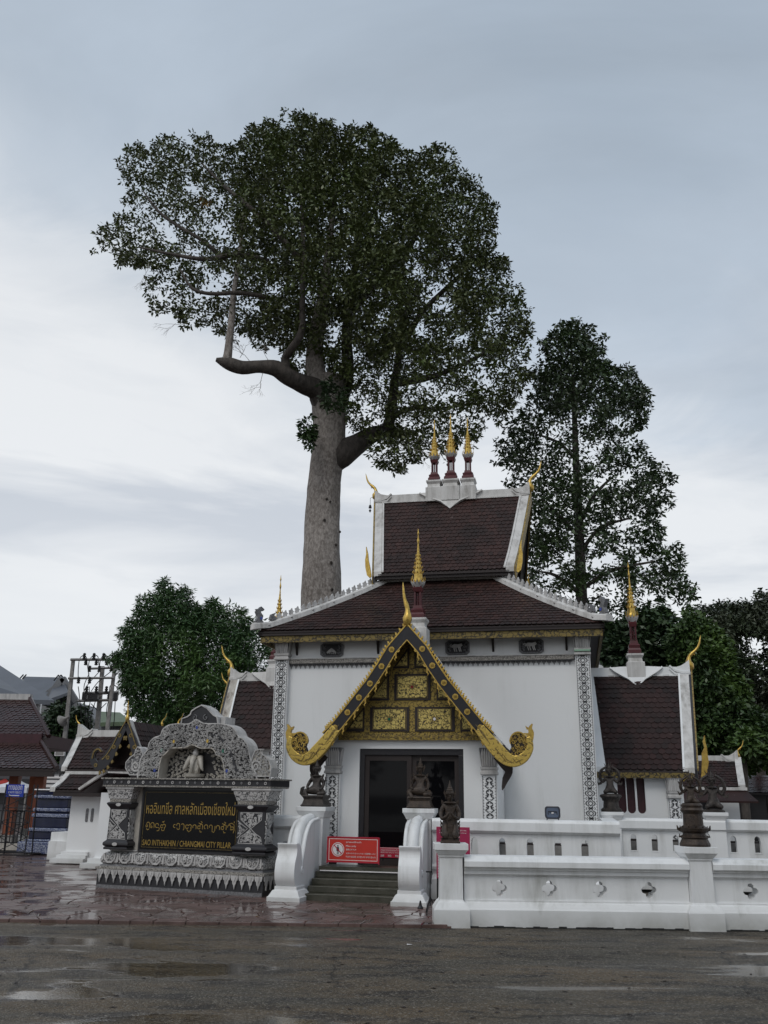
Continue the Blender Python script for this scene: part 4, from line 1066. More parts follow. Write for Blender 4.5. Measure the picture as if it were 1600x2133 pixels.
# steps
for k in range(4):
    st = MB().box(-1.42, .12, -3.50 + .22 * k, -2.4, -.04 if k == 0 else .095 * k + .001, .095 * (k + 1)).build('step', 'step', ter, bevel=.008)
MB().box(-1.36, .10, -2.86, -2.80, .381, .46).build('top_riser', 'step', ter)
MB().box(-1.34, .08, -2.875, -2.861, .386, .402).box(-1.34, -1.32, -2.85, -2.5, .39, .405).build('white_nosing', 'signwhite', ter)
MB().box(-1.36, .10, -2.80, -2.3, .381, .455).build('landing', 'step', ter)
# newel walls: scroll-fronted balustrades ending in a pedestal
def newel(pxf, vf, pxp, yf, label):
    uf = hx(pxf, yf, vf); up_ = hx(pxp, 1690, -2.4)
    a = T.w(uf, vf); b = T.w(up_, -2.4); d = b - a
    rot = -math.degrees(math.atan2(d.x, d.y)); Ld = d.length
    n = empty('newel_wall', (a.x, a.y, 0), rot, label, 'balustrade', 'scroll newel walls beside the steps')
    hw = .165
    MB().lathe(0, .26, [(.275, -.04), (.275, .06), (.26, .065), (.245, .09), (.21, .15), (.185, .16), (.185, .21)], square=True).build('scroll_base', 'white_low', n, bevel=.006)
    pf = [(.10, .205), (.02, .30), (-.005, .42), (.02, .56), (.085, .68), (.10, .76), (.07, .83), (.09, .845), (.19, .835), (.27, .78), (.315, .68), (.335, .56), (.36, .47), (.40, .205)]
    pf = smooth(pf[:13], 4) + [pf[13]]
    MB().prism(pf, -hw, hw, 'yz').build('scroll', 'white_low', n, bevel=.006)
    vol = MB()
    for sx_ in (-1, 1):
        i0 = len(vol.v); vol.lathe(0, 0, [(.055, 0), (.055, .012), (.045, .018), (.04, .006), (.028, .006), (.026, .018), (.012, .02)], 14); vol.xform(Matrix.Translation((sx_ * hw, .33, .44)) @ Matrix.Rotation(sx_ * math.pi / 2, 4, 'Y'), i0)
    vol.build('volute', 'white_low', n)
    e = Ld - .2
    sw = [(.36, .20), (.375, .46), (.41, .56), (.47, .72), (.53, .88), (.60, 1.00), (.70, 1.09), (.84, 1.155), (e, 1.19), (e, 0), (.36, 0)]
    sw = [sw[0]] + smooth(sw[1:9], 3) + sw[9:]
    MB().prism(sw, -hw + .01, hw - .01, 'yz').build('ramp', 'white_low', n)
    rib = MB(); rp = [(0, y - .012, z + .012) for y, z in sw[1:23]]; rib.tube(rp, [.05 + .035 * min(1, q / 8) for q in range(22)], 8, 1.0, (1, 0, 0)); rib.build('rib', 'white_low', n, smooth=True)
    for sx_ in (-1, 1): MB().tube([(sx_ * (hw - .035), y - .0, z + .0) for y, z in sw[1:23]], .035, 6).build('ramp_edge', 'white_low', n, smooth=True)
    MB().lathe(0, Ld, [(.25, 0), (.25, .16), (.20, .22), (.20, .30)], square=True).lathe(0, Ld, [(.20, .29), (.20, 1.20), (.215, 1.215), (.23, 1.25), (.262, 1.31), (.27, 1.315), (.27, 1.385)], square=True).build('pedestal', 'white_low', n, bevel=.005)
    return (b.x, b.y, 1.385), rot
NL, NLr = newel(590, -3.78, 658, 1873, 'white scroll-fronted balustrade left of the steps, next to the black carved sign monument')
NR, NRr = newel(851, -3.78, 876, 1889, 'white scroll-fronted balustrade right of the steps, partly hiding the small red sign')

# ================================================================== CARVED SIGN MONUMENT
sg = empty('sign_monument', tuple(S.o), -20.4, 'black and white carved stucco monument with scalloped arch and gold-lettered black granite board', 'monument sign')
SW = 3.24; SD = 1.25
def sh(x, y, v=0.0): return S.hit(x, y, v)
def course(x0, x1, y0, y1, z0, z1, m, name, **k): return MB().box(x0, x1, y0, y1, z0, z1).build(name, m, sg, **k)
course(0, SW, 0, SD, -.05, .30, 'paintblack', 'plinth')
course(.01, SW - .01, -.006, SD + .006, -.05, .05, 'greyrelief', 'plinth_foot')
pend = MB()
for side in range(2):
    n = 22 if side == 0 else 8
    ln = SW if side == 0 else SD
    for k in range(n):
        x = (k + .5) * ln / n; w = ln / n * .47
        o = [(x - w, .30), (x - w, .27), (x - w * .82, .225), (x - w * .55, .22), (x - w * .42, .17), (x - w * .2, .15), (x, .085), (x + w * .2, .15), (x + w * .42, .17), (x + w * .55, .22), (x + w * .82, .225), (x + w, .27), (x + w, .30)]
        i0 = len(pend.v); pend.prism(o, -.006, -.028); pend.prism([(x - w * .5, .285), (x, .20), (x + w * .5, .285)], -.028, -.036)
        if side: pend.xform(Matrix.Translation((SW, 0, 0)) @ Matrix.Rotation(math.pi / 2, 4, 'Z'), i0)
pend.build('pendant_row', 'carve', sg, kind='stuff')
def mould(prof, name, m, x0=.0, x1=SW, y0=0, y1=SD, bev=0):
    mb = MB(); vs = []; n = len(prof)
    for d, z in prof: vs += [(x0 + d, y0 + d, z), (x1 - d, y0 + d, z), (x1 - d, y1 - d, z), (x0 + d, y1 - d, z)]
    fs = [(4 * i + k, 4 * i + (k + 1) % 4, 4 * i + 4 + (k + 1) % 4, 4 * i + 4 + k) for i in range(n - 1) for k in range(4)] + [(3, 2, 1, 0), tuple(4 * n - 4 + k for k in range(4))]
    return mb.add(vs, fs).build(name, m, sg, bevel=bev)
mould([(-.02, .30), (-.03, .305), (-.03, .335), (-.01, .345), (.02, .35)], 'base_fillet', 'carvegrey')
mould([(.02, .35), (.03, .37), (.06, .385)], 'base_fillet', 'greyrelief')
mould([(.06, .385), (.03, .41), (.02, .46), (.04, .53), (.09, .575), (.14, .59)], 'carved_torus', 'carvepat')
tor = MB()
for k in range(10):
    x = .22 + k * .311
    tor.strip([(x - .12, .56), (x - .10, .47), (x - .04, .415), (x + .04, .415), (x + .10, .47), (x + .12, .56)], [.02, .03, .03, .03, .03, .02], .04, .005)
    for s in (-1, 1): tor.strip(spiral(x + s * .045, .485, .04, 1.1, 1.57, s, 8), .016, .03, -.002)
    tor.strip([(x + .155, .56), (x + .155, .42)], .035, .03, .012)
tor.build('torus_scrolls', 'carve', sg, kind='stuff')
mould([(.14, .59), (.12, .60), (.12, .615), (.20, .625)], 'base_fillet', 'carve')
# back slab and board
course(.50, 2.80, .15, .95, .62, 1.70, 'cream', 'core_slab')
x0b, zb0 = sh(283, 1781, .20); x1b, _ = sh(498, 1640, .20); zb1 = sh(400, 1639, .20)[1]
bx0 = sh(291, 1710, .09)[0]; bx1 = 2.74
board = course(bx0, bx1, .10, .152, .60, 1.665, 'black', 'board_frame', bevel=.004)
MB().box(bx0 + .04, bx1 - .04, .090, .099, .64, 1.63).build('granite_board', 'slab', board)
tx0 = sh(305, 1690, .09)[0]; tx1 = sh(490, 1690, .09)[0]
ln = MB()
for a, b, c, d in ((bx0 + .08, 2.64, 1.585, 1.590), (bx0 + .08, 2.64, .675, .680), (bx0 + .08, bx0 + .085, .68, 1.585), (2.635, 2.64, .68, 1.585)): ln.box(a, b, .0865, .0895, c, d)
ln.build('board_line', 'gold_dull', board, kind='stuff')
text('หออินทขีล ศาลหลักเมืองเชียงใหม่', 'signgold', board, tx0, .086, sh(400, 1697, .09)[1], tx1 - tx0, .215, .004, name='lettering')
text('SAO INTHAKHIN / CHIANGMAI CITY PILLAR', 'signgold', board, tx0 - .02, .086, sh(390, 1764, .09)[1], tx1 - tx0 - .02, .095, .004, name='lettering', bold=.004)
# middle line: rounded northern Thai script, drawn as strokes
gl_ = MB()
def st(pts, x, z, s=.085, w=.011): gl_.strip([(x + a * s, z + b * s) for a, b in pts], w, .0862, .089)
arc = lambda cx, cz, r, a, b, n=9: [(cx + r * math.cos(R(a + (b - a) * i / (n - 1))), cz + r * math.sin(R(a + (b - a) * i / (n - 1)))) for i in range(n)]
G = {
 'ha': [arc(.25, .3, .18, 0, 350), arc(.5, .6, .3, 180, 0) + [(.8, .0)], [(.2, -.15), (.5, -.35), (.8, -.15)]],
 'na': [arc(.35, .5, .35, 200, 0) + [(.7, 0)], arc(.18, .15, .15, 0, 360)],
 'ta': [arc(.35, .4, .35, 0, 300), [(.6, .1), (.9, .0), (.8, -.4), (.4, -.45)]],
 'khi': [arc(.3, .3, .25, 30, 330), arc(.75, .35, .3, 180, -90), [(.7, .9), (.3, .95), (.8, 1.15)], [(.3, -.1), (.4, -.4), (.8, -.4), (.9, .0)]],
 'e': [arc(.25, .4, .25, 60, 300)],
 's': [arc(.3, .55, .3, 200, 0) + [(.6, .2)], arc(.35, .15, .28, 0, -180)],
 'aa': [arc(.3, .5, .3, 150, 0) + [(.6, .0), (.45, -.25)]],
 'lo': [arc(.3, .35, .3, 20, 340), arc(.85, .4, .3, 170, -60), [(.3, -.1), (.7, -.45), (1.1, -.2), (1.15, .6)]],
 'ka': [arc(.3, .35, .33, 210, 0) + [(.63, .0)]],
 'ma': [arc(.3, .3, .26, 0, 340), arc(.75, .55, .25, 180, 0) + [(1.0, .0)], [(.2, 1.0), (.6, .85), (.9, 1.1), (.6, 1.25)], [(.5, -.15), (.6, -.45), (.9, -.4)]],
 'ng': [arc(.35, .4, .35, 250, -30) + [(.75, .1)]],
 'ya': [arc(.3, .45, .28, 220, 0) + [(.6, -.3), (.9, -.45), (1.1, -.1), (1.1, .6)]],
 'hm': [arc(.3, .5, .3, 200, 0) + [(.6, 0)], arc(.85, .3, .25, 0, 340), [(.2, .9), (.7, 1.1), (1.2, .85), (1.25, .0), (1.1, -.45)], [(1.2, 1.1), (1.2, 1.4)]],
}
x = sh(303, 1725, .09)[0]; z = sh(400, 1727, .09)[1]
for w_, adv in (('ha', 1.05), ('na', .95), ('ta', 1.05), ('khi', 1.4), (None, 1.3), ('e', .65), ('s', .9), ('aa', .9), ('lo', 1.5), ('ka', .9), ('ma', 1.35), ('ng', 1.0), ('ya', 1.4), ('ka', .9), ('ma', 1.3), ('hm', 1.6)):
    if w_: [st(p, x, z, .102) for p in G[w_]]
    x += adv * .0985
gl_.build('script_lettering', 'signgold', board, kind='stuff')
# columns
def col_(xc, w, label=None):
    c = empty('column', (xc, .0 + w * .45, 0), parent=sg); c.scale = (1, .62, 1); c.location.y = -.04 + w * .28
    MB().lathe(0, 0, [(w * .52, .625), (w * .52, .66), (w * .45, .675)], square=True).lathe(0, 0, [(w * .5, .675), (w * .56, .70), (w * .55, .74), (w * .44, .78), (w * .42, 1.30), (w * .52, 1.36), (w * .56, 1.39), (w * .5, 1.41)], square=True).build('shaft', 'black', c, bevel=.01)
    cp = MB().lathe(0, 0, [(w * .45, 1.41), (w * .46, 1.47)], square=True); cp.build('dentil_course', 'carvegrey', c)
    MB().lathe(0, 0, [(w * .48, 1.47), (w * .50, 1.50), (w * .56, 1.60), (w * .57, 1.63)], square=True).build('carved_capital', 'carvepat', c)
    MB().lathe(0, 0, [(w * .60, 1.63), (w * .62, 1.64), (w * .62, 1.665), (w * .56, 1.67)], square=True).build('capital_fillet', 'carve', c)
    for zz in (1.37, .715): MB().prism([(math.cos(q * .5236) * .055, zz + math.sin(q * .5236) * .028) for q in range(12)], -w * .58, -w * .60).build('oval_boss', 'carve', c)
    pa = MB(); y0 = -w * .425
    for side in range(2):
        i0 = len(pa.v)
        hw = w * .40
        up = [(-.85 * hw, 1.28), (.85 * hw, 1.28), (.8 * hw, 1.17), (.4 * hw, 1.10), (0, 1.03), (-.4 * hw, 1.10), (-.8 * hw, 1.17)]
        dn = [(-.95 * hw, .80), (.95 * hw, .80), (.8 * hw, .90), (.35 * hw, .96), (0, 1.03), (-.35 * hw, .96), (-.8 * hw, .90)]
        lf = [(-1.05 * hw, 1.15), (-.75 * hw, 1.10), (-.25 * hw, 1.03), (-.75 * hw, .94), (-1.05 * hw, .88)]
        for o in (up, dn): 
            scrolls(o, 26, .018, .032, y0, y0 - .022, pa, .55, rg=random.Random(3 + side)); pa.strip(o + [o[0]], .010, y0, y0 - .018)
        scrolls(lf, 8, .015, .024, y0, y0 - .02, pa, .55, rg=random.Random(8)); pa.strip(lf, .010, y0, y0 - .018)
        if side: pa.xform(Matrix.Rotation(math.pi / 2, 4, 'Z'), i0)
    pa.build('carved_panels', 'carve', c, kind='stuff')
    return c
cl0, cl1, cr0, cr1 = (sh(232, 1700, .04)[0], sh(274, 1700, .04)[0], sh(499, 1700, .04)[0], sh(558, 1700, .04)[0])
col_((cl0 + cl1) / 2, (cl1 - cl0) * 1.12); col_((cr0 + cr1) / 2, (cr1 - cr0) * 1.12)
# lintel with round bosses
lt = MB().box(-.0, 3.34, -.10, .62, 1.70, 1.80).build('lintel', 'paintblack', sg, bevel=.004)
mb = MB().box(-.03, 3.37, -.13, .65, 1.80, 1.825).box(.0, 3.34, -.105, .60, 1.672, 1.70); mb.build('lintel_fillet', 'carvegrey', lt, kind='stuff')
r1 = MB(); ring2(r1, circ(0, 0, .026, 10), circ(0, 0, .014, 10), 0, -.012); r1 = r1.mesh('ring_boss', 'carve')
r2 = MB().prism(circ(0, 0, .022, 8), 0, -.01).mesh('flower_boss', 'greyrelief')
for k in range(22): put(r1 if k % 2 else r2, 'ring_boss' if k % 2 else 'flower_boss', lt, (.10 + k * .15, -.101, 1.75))
# arch
AV = .10
arch = smooth([sh(x, y, AV) for x, y in ((288, 1613), (292, 1590), (299, 1573), (309, 1562), (312, 1548), (322, 1537), (335, 1532), (340, 1520), (352, 1511), (370, 1508), (395, 1508), (410, 1499), (425, 1507), (460, 1508), (480, 1512), (492, 1522), (497, 1533), (508, 1540), (517, 1553), (521, 1575), (527, 1595), (536, 1617))], 3)
AZ = 1.825
arch[0] = (arch[0][0], AZ); arch[-1] = (arch[-1][0], AZ)
niche = smooth([sh(x, y, AV) for x, y in ((330, 1613), (336, 1580), (345, 1570), (353, 1562), (358, 1558), (385, 1557), (401, 1551), (418, 1558), (440, 1558), (449, 1566), (452, 1573), (462, 1577), (466, 1590), (470, 1617))], 3)
niche[0] = (niche[0][0], AZ); niche[-1] = (niche[-1][0], AZ)
body = empty('arch', parent=sg)
ring_o = arch + niche[::-1]
MB().prism(ring_o, AV + .03, AV + .31).build('arch_body', 'cream', body)
MB().prism(ring_o, AV + .01, AV + .03).build('arch_ground', 'reliefdark', body)
MB().prism(niche, AV + .26, AV + .30).build('niche_back', 'reliefdark', body)
rim = [(a, b) for a, b in arch]
MB().strip(rim, .020, AV - .02, AV + .32).build('arch_rim', 'carve', body)
MB().strip(niche, .022, AV - .015, AV + .26).build('niche_rim', 'cream', body)
rg_ = random.Random(12)
s1 = scrolls(ring_o, 620, .022, .036, AV + .01, AV - .03, w=.30, rg=rg_); scrolls(ring_o, 300, .012, .018, AV + .01, AV - .016, s1, .5, rg=rg_)
s1.build('arch_scrolls', 'carve', body, kind='stuff')
band = [sh(x, y, AV) for x, y in ((440, 1530), (462, 1538), (475, 1555), (486, 1580), (492, 1600), (500, 1614))]
MB().strip(band, [.03, .045, .05, .05, .045, .04], AV, AV - .03).build('dark_ribbon', 'paintblack', body)
s2 = scrolls([(a, b) for a, b in niche], 150, .020, .034, AV + .26, AV + .235, w=.5, rg=rg_, avoid=[sh(388, 1612), sh(424, 1612), sh(420, 1568), sh(392, 1568)]); s2.build('niche_scrolls', 'cream', body, kind='stuff')
for (px, py), m_ in (((412, 1516), 'gem_blue'), ((324, 1605), 'gem_blue'), ((474, 1606), 'gem_blue'), ((338, 1563), 'gem_green'), ((466, 1565), 'gem_green'), ((364, 1545), 'gold'), ((434, 1544), 'gold')):
    a, b = sh(px, py, AV); MB().prism([(a + math.cos(q * .628) * .022, b + math.sin(q * .628) * .030) for q in range(10)], AV, AV - .035).build('glass_inlay', m_, body)
# crown piece
cr = [sh(x, y, AV) for x, y in ((378, 1508), (380, 1497), (391, 1493), (397, 1489), (400, 1481), (409, 1475), (421, 1469), (433, 1476), (440, 1484), (446, 1490), (453, 1494), (455, 1509), (432, 1509), (421, 1503), (414, 1499), (407, 1505), (395, 1509))]
MB().prism(cr, AV + .0, AV + .28).build('crown_piece', 'paintblack', body); MB().strip(cr[:12], .022, AV - .02, AV + .30).build('crown_rim', 'carve', body)
cs = MB()
for s_, px in ((-1, 406), (1, 429)): a, b = sh(px, 1495, AV); cs.strip(spiral(a, b, .055, 1.2, 1.57, s_, 12), .014, AV, AV - .018)
cs.build('crown_scroll', 'greyrelief', body, kind='stuff')
a, b = sh(462, 1500, AV); MB().box(a - .045, a + .045, AV + .05, AV + .4, b - .06, b + .06).build('end_block', 'carve', body, bevel=.004)
# flame-scroll ears
for pts, cc, sgn in ((((300, 1614), (270, 1614), (262, 1600), (263, 1588), (271, 1578), (281, 1571), (283, 1562), (287, 1556), (293, 1559), (297, 1570), (300, 1585)), (283, 1596), -1),
                     (((530, 1617), (563, 1617), (565, 1600), (560, 1583), (551, 1574), (547, 1572), (546, 1565), (552, 1561), (541, 1561), (532, 1564), (527, 1574), (523, 1590)), (533, 1596), 1)):
    pl = [sh(x, y, AV) for x, y in pts]; e = empty('flame_ear', parent=body)
    MB().prism(pl, AV + .02, AV + .24).build('ear_body', 'cream' if sgn > 0 else 'greyrelief', e)
    m2 = MB(); c = sh(*cc, AV); m2.strip(spiral(c[0], c[1], .10, 1.6, 0, sgn, 18), .022, AV + .02, AV - .02); scrolls(pl, 70, .012, .024, AV + .02, AV - .01, m2, .45, rg=rg_); m2.build('ear_scrolls', 'carve', e, kind='stuff')
    MB().strip(pl + [pl[0]], .016, AV - .01, AV + .25).build('ear_rim', 'carve', e)
# little white three-headed elephant on a lotus in the niche
el = empty('elephant_figure', (sh(404, 1612, AV + .12)[0], AV + .14, AZ), parent=sg)
MB().lathe(0, 0, [(.10, 0), (.17, .03), (.19, .08), (.13, .075)], 14).build('lotus', 'cream', el)
eb = MB().tube([(0, .02, .07), (0, .01, .20), (0, 0, .36)], [.085, .10, .07], 10).tube([(0, -.05, .36), (0, -.10, .30), (0, -.12, .20), (0, -.11, .08)], [.06, .045, .032, .018], 8)
for s_ in (-1, 1):
    eb.tube([(s_ * .09, .0, .36), (s_ * .13, -.04, .28), (s_ * .17, -.06, .18), (s_ * .20, -.06, .13)], [.06, .045, .03, .014], 8)
    eb.tube([(s_ * .05, -.02, .22), (s_ * .055, -.03, .08)], [.04, .038], 8)
eb.build('elephant', 'cream', el, smooth=True)
MB().tube([(0, 0, .36), (0, -.01, .44), (0, 0, .52)], [.045, .06, .02], 8).build('head_crest', 'carve', el, smooth=True)

# ================================================================== STATUES
def skin_mesh(verts, edges, rads, name, m, parent, sub=2):
    me = bpy.data.meshes.new('tmp'); me.from_pydata(verts, edges, []); o = bpy.data.objects.new('tmp', me); COL.objects.link(o)
    sm = o.modifiers.new('s', 'SKIN'); sm.use_smooth_shade = True; ss = o.modifiers.new('d', 'SUBSURF'); ss.levels = sub; ss.render_levels = sub
    for i, r in enumerate(rads):
        sv = me.skin_vertices[0].data[i]; sv.radius = (r, r) if not isinstance(r, tuple) else r; sv.use_root = (i == 0)
    bpy.context.view_layer.update(); dg = bpy.context.evaluated_depsgraph_get()
    m2 = bpy.data.meshes.new_from_object(o.evaluated_get(dg)); bpy.data.objects.remove(o)
    m2.name = name; m2.materials.clear(); m2.materials.append(M[m]); r_ = bpy.data.objects.new(name, m2); COL.objects.link(r_); r_.parent = parent
    return r_
def figure(parent, pose, m, z=0, k=1.0):
    """deity figure about .62 m high without crown; faces -y"""
    if pose == 'kneel':
        V = [(0, .02, .24), (0, .0, .33), (0, -.01, .42), (0, .0, .47), (0, -.01, .50), (0, -.02, .555),
             (.075, -.0, .43), (.125, -.01, .33), (.105, -.07, .255), (.045, -.13, .29), (.012, -.145, .345),
             (-.075, -.0, .43), (-.125, -.01, .33), (-.105, -.07, .255), (-.045, -.13, .29), (-.012, -.145, .345),
             (.055, .0, .20), (.065, -.13, .04), (.055, .07, .03), (-.055, .0, .20), (-.065, -.13, .04), (-.055, .07, .03), (0, -.015, .60)]
        Ed = [(0, 1), (1, 2), (2, 3), (3, 4), (4, 5), (5, 22), (2, 6), (6, 7), (7, 8), (8, 9), (9, 10), (2, 11), (11, 12), (12, 13), (13, 14), (14, 15), (0, 16), (16, 17), (17, 18), (0, 19), (19, 20), (20, 21)]
        Ra = [.075, .066, .078, .034, .030, .050, .042, .034, .030, .022, .014, .042, .034, .030, .022, .014, .062, .052, .04, .062, .052, .04, .036]
    elif pose == 'sit':
        V = [(0, .02, .12), (0, .01, .22), (0, 0, .32), (0, .0, .38), (0, -.01, .41), (0, -.015, .465),
             (.085, .0, .33), (.135, .01, .23), (.13, -.08, .15), (.10, -.13, .13),
             (-.085, .0, .33), (-.15, .02, .25), (-.16, -.07, .17), (-.11, -.13, .14),
             (.12, -.06, .09), (.20, -.12, .06), (.06, -.18, .05), (-.12, -.06, .10), (-.20, -.10, .10), (-.10, -.19, -.02), (0, -.012, .51)]
        Ed = [(0, 1), (1, 2), (2, 3), (3, 4), (4, 5), (5, 20), (2, 6), (6, 7), (7, 8), (8, 9), (2, 10), (10, 11), (11, 12), (12, 13), (0, 14), (14, 15), (15, 16), (0, 17), (17, 18), (18, 19)]
        Ra = [.09, .066, .082, .034, .030, .050, .042, .034, .028, .022, .042, .034, .028, .022, .06, .052, .036, .06, .052, .036, .036]
    else:  # 'arms': standing-kneeling figure with arms raised in a ring
        V = [(0, 0, .10), (0, 0, .20), (0, 0, .30), (0, 0, .35), (0, -.01, .39), (0, -.015, .44),
             (.08, 0, .31), (.15, .0, .22), (.205, -.01, .33), (.17, -.02, .47), (.05, -.02, .55),
             (-.08, 0, .31), (-.15, .0, .22), (-.205, -.01, .33), (-.17, -.02, .47), (-.05, -.02, .55),
             (.07, -.03, .06), (.13, -.10, .02), (-.07, -.03, .06), (-.13, -.10, .02), (0, -.012, .49)]
        Ed = [(0, 1), (1, 2), (2, 3), (3, 4), (4, 5), (5, 20), (2, 6), (6, 7), (7, 8), (8, 9), (9, 10), (2, 11), (11, 12), (12, 13), (13, 14), (14, 15), (0, 16), (16, 17), (0, 18), (18, 19)]
        Ra = [.09, .068, .08, .036, .030, .050, .040, .034, .034, .030, .020, .040, .034, .034, .030, .020, .055, .04, .055, .04, .034]
    V = [(a * k, b * k, z + c * k) for a, b, c in V]; Ra = [r * k for r in Ra]
    bd = skin_mesh(V, Ed, Ra, 'figure', m, parent)
    hz_ = V[5][2]; hy = V[5][1]
    f = MB(); f.add([(-.012 * k, hy - .048 * k, hz_ + .015 * k), (.012 * k, hy - .048 * k, hz_ + .015 * k), (0, hy - .066 * k, hz_ - .008 * k), (-.014 * k, hy - .046 * k, hz_ - .012 * k), (.014 * k, hy - .046 * k, hz_ - .012 * k)], [(0, 1, 2), (0, 2, 3), (1, 4, 2), (3, 2, 4)])
    f.tube([(-.02 * k, hy - .045 * k, hz_ - .026 * k), (0, hy - .054 * k, hz_ - .027 * k), (.02 * k, hy - .045 * k, hz_ - .026 * k)], .006 * k, 5)
    for s in (-1, 1):
        f.tube([(s * .008 * k, hy - .050 * k, hz_ + .016 * k), (s * .032 * k, hy - .040 * k, hz_ + .018 * k)], .006 * k, 5)
        f.tube([(s * .050 * k, hy, hz_ + .03 * k), (s * .056 * k, hy, hz_ - .01 * k), (s * .05 * k, hy, hz_ - .045 * k)], [.008 * k, .013 * k, .006 * k], 5)
    f.build('face', m, parent)
    top = hz_ + .028 * k
    c = MB().lathe(0, hy, [(.052 * k, top - .02 * k), (.062 * k, top), (.060 * k, top + .018 * k), (.046 * k, top + .03 * k), (.048 * k, top + .045 * k), (.034 * k, top + .06 * k), (.035 * k, top + .07 * k), (.023 * k, top + .09 * k), (.022 * k, top + .10 * k), (.012 * k, top + .13 * k), (.002, top + .175 * k)], 12)
    for s in (-1, 1): c.strip([(s * .058 * k, top - .03 * k), (s * .075 * k, top + .01 * k), (s * .070 * k, top + .05 * k)], [.022 * k, .02 * k, .003], hy - .01, hy + .012)
    c.build('crown', m, parent)
    j = MB().lathe(0, 0, [(.086 * k, V[2][2] + .035 * k), (.092 * k, V[2][2] + .045 * k), (.060 * k, V[2][2] + .062 * k)], 14)
    for s in (-1, 1):
        a = V[6 if pose != 'x' else 0]; j.strip([(s * a[0] * 1.0, a[2]), (s * a[0] * 1.35, a[2] + .04 * k), (s * a[0] * 1.55, a[2] + .075 * k)], [.05 * k, .035 * k, .004], -.01, .02)
    j.build('collar', m, parent)
    return bd
def lotus_base(parent, prof, m, sq=False, petals=None, name='base'):
    b = MB().lathe(0, 0, prof, 16 if not sq else 4, sq)
    o = b.build(name, m, parent)
    if petals:
        r, z, n, h = petals; pm = MB()
        for q in range(n):
            i0 = len(pm.v); w = r * 3.14 / n * .95; pm.add([(-w, -r, z), (w, -r, z), (w * .7, -r * 1.14, z + h * .6), (0, -r * 1.22, z + h), (-w * .7, -r * 1.14, z + h * .6)], [(0, 1, 2, 4), (4, 2, 3)]).xform(Matrix.Rotation(q * 2 * math.pi / n, 4, 'Z'), i0)
        pm.build('lotus_petals', m, parent)
    return o
def statue(name, loc, rz, label, pose, m, basep, zf, k, sq=False, petals=None, group=None):
    s = empty(name, loc, rz, label, 'statue', group)
    lotus_base(s, basep, m, sq, petals); figure(s, pose, m, zf, k)
    return s
rocky = [(.20, 0), (.215, .02), (.19, .05), (.17, .12), (.185, .16), (.20, .17), (.19, .19)]
s1 = statue('seated_statue', NL, NLr, 'dark bronze seated deity statue on the pedestal left of the doorway, below the gilded naga', 'sit', 'bronze', rocky, .16, .96, True)
cu = MB().strip([(-.20, .17), (-.26, .22), (-.25, .30), (-.22, .33)], [.06, .05, .04, .01], -.08, .0).strip([(.10, .33), (.15, .45), (.14, .50)], [.02, .02, .01], .02, .04); cu.build('ornament', 'bronze', s1, kind='stuff')
st2 = statue('seated_statue', NR, NRr, 'brown bronze seated crowned statue on the pedestal in front of the dark glass doors', 'sit', 'bronze_br', rocky, .17, 1.0, True)
MB().strip([(-.17, .25), (-.16, .40), (-.15, .56)], [.014, .014, .01], -.06, -.04).build('sword', 'bronze_br', st2)
kb = [(.13, 0), (.135, .02), (.12, .035), (.12, .05), (.135, .06)]
kp = (.965, 12.88, .985)
s3 = statue('kneeling_statue', kp, -4, 'brown bronze kneeling statue with palms pressed together on the front wall end pillar', 'kneel', 'bronze_br', kb, .045, 1.02, True)
sk = MB()
for s_ in (-1, 1):
    for q in range(4): sk.strip([(s_ * .07, .09 + q * .045), (s_ * .12, .10 + q * .05), (s_ * .135, .14 + q * .05)], [.04, .03, .004], -.05 + q * .02, .02 + q * .02)
sk.strip([(0, .0), (0, .28)], [.08, .07], -.125, -.10); sk.build('robe_folds', 'bronze_br', s3, kind='stuff')
w1 = T.w(pc1[0], pc1[1]); w2 = T.w(pc2[0], pc2[1])
ab = [(.19, 0), (.20, .04), (.15, .08), (.14, .20), (.18, .25), (.21, .28), (.20, .31), (.13, .33)]
def flames(p, m, k, z):
    fl = MB()
    for s_ in (-1, 1):
        fl.strip([(s_ * .17 * k, z + .22 * k), (s_ * .23 * k, z + .19 * k), (s_ * .26 * k, z + .25 * k)], [.06 * k, .05 * k, .004], -.01, .02)
        fl.strip([(s_ * .20 * k, z + .40 * k), (s_ * .24 * k, z + .45 * k)], [.05 * k, .004], -.01, .02)
    for q in range(5): fl.strip([((q - 2) * .035 * k, z + .56 * k), ((q - 2) * .05 * k, z + (.68 - abs(q - 2) * .03) * k)], [.02 * k, .003], -.01, .01)
    fl.build('flame_ornament', m, p, kind='stuff')
s4 = statue('lotus_statue', (w1.x, w1.y, zt1), -12, 'dark ornate statue with arms raised in a ring, beside the maroon window slots', 'arms', 'bronze', ab, .33, .92, False, (.155, .20, 14, .10)); flames(s4, 'bronze', .92, .33)
s5 = statue('lotus_statue', (w2.x, w2.y, zt2), -12, 'dark ornate statue with raised arms on the parapet post, before the far small brown roof', 'arms', 'bronze', [(.19, 0), (.20, .03), (.14, .06)], .06, 1.12, False); flames(s5, 'bronze', 1.12, .06)
tall = [(.20, 0), (.205, .03), (.17, .10), (.19, .115), (.155, .14), (.15, .17), (.19, .20), (.205, .235), (.17, .25), (.135, .27), (.13, .42), (.15, .45), (.16, .47), (.14, .50), (.15, .53), (.12, .56)]
s6 = statue('lotus_statue', (4.30, 12.88, .985), -8, 'tall tiered brown bronze pedestal statue on the second front wall pillar, at far right', 'arms', 'bronze_br', tall, .55, .66, False, (.155, .18, 12, .09)); flames(s6, 'bronze_br', .66, .55)
ho = MB()
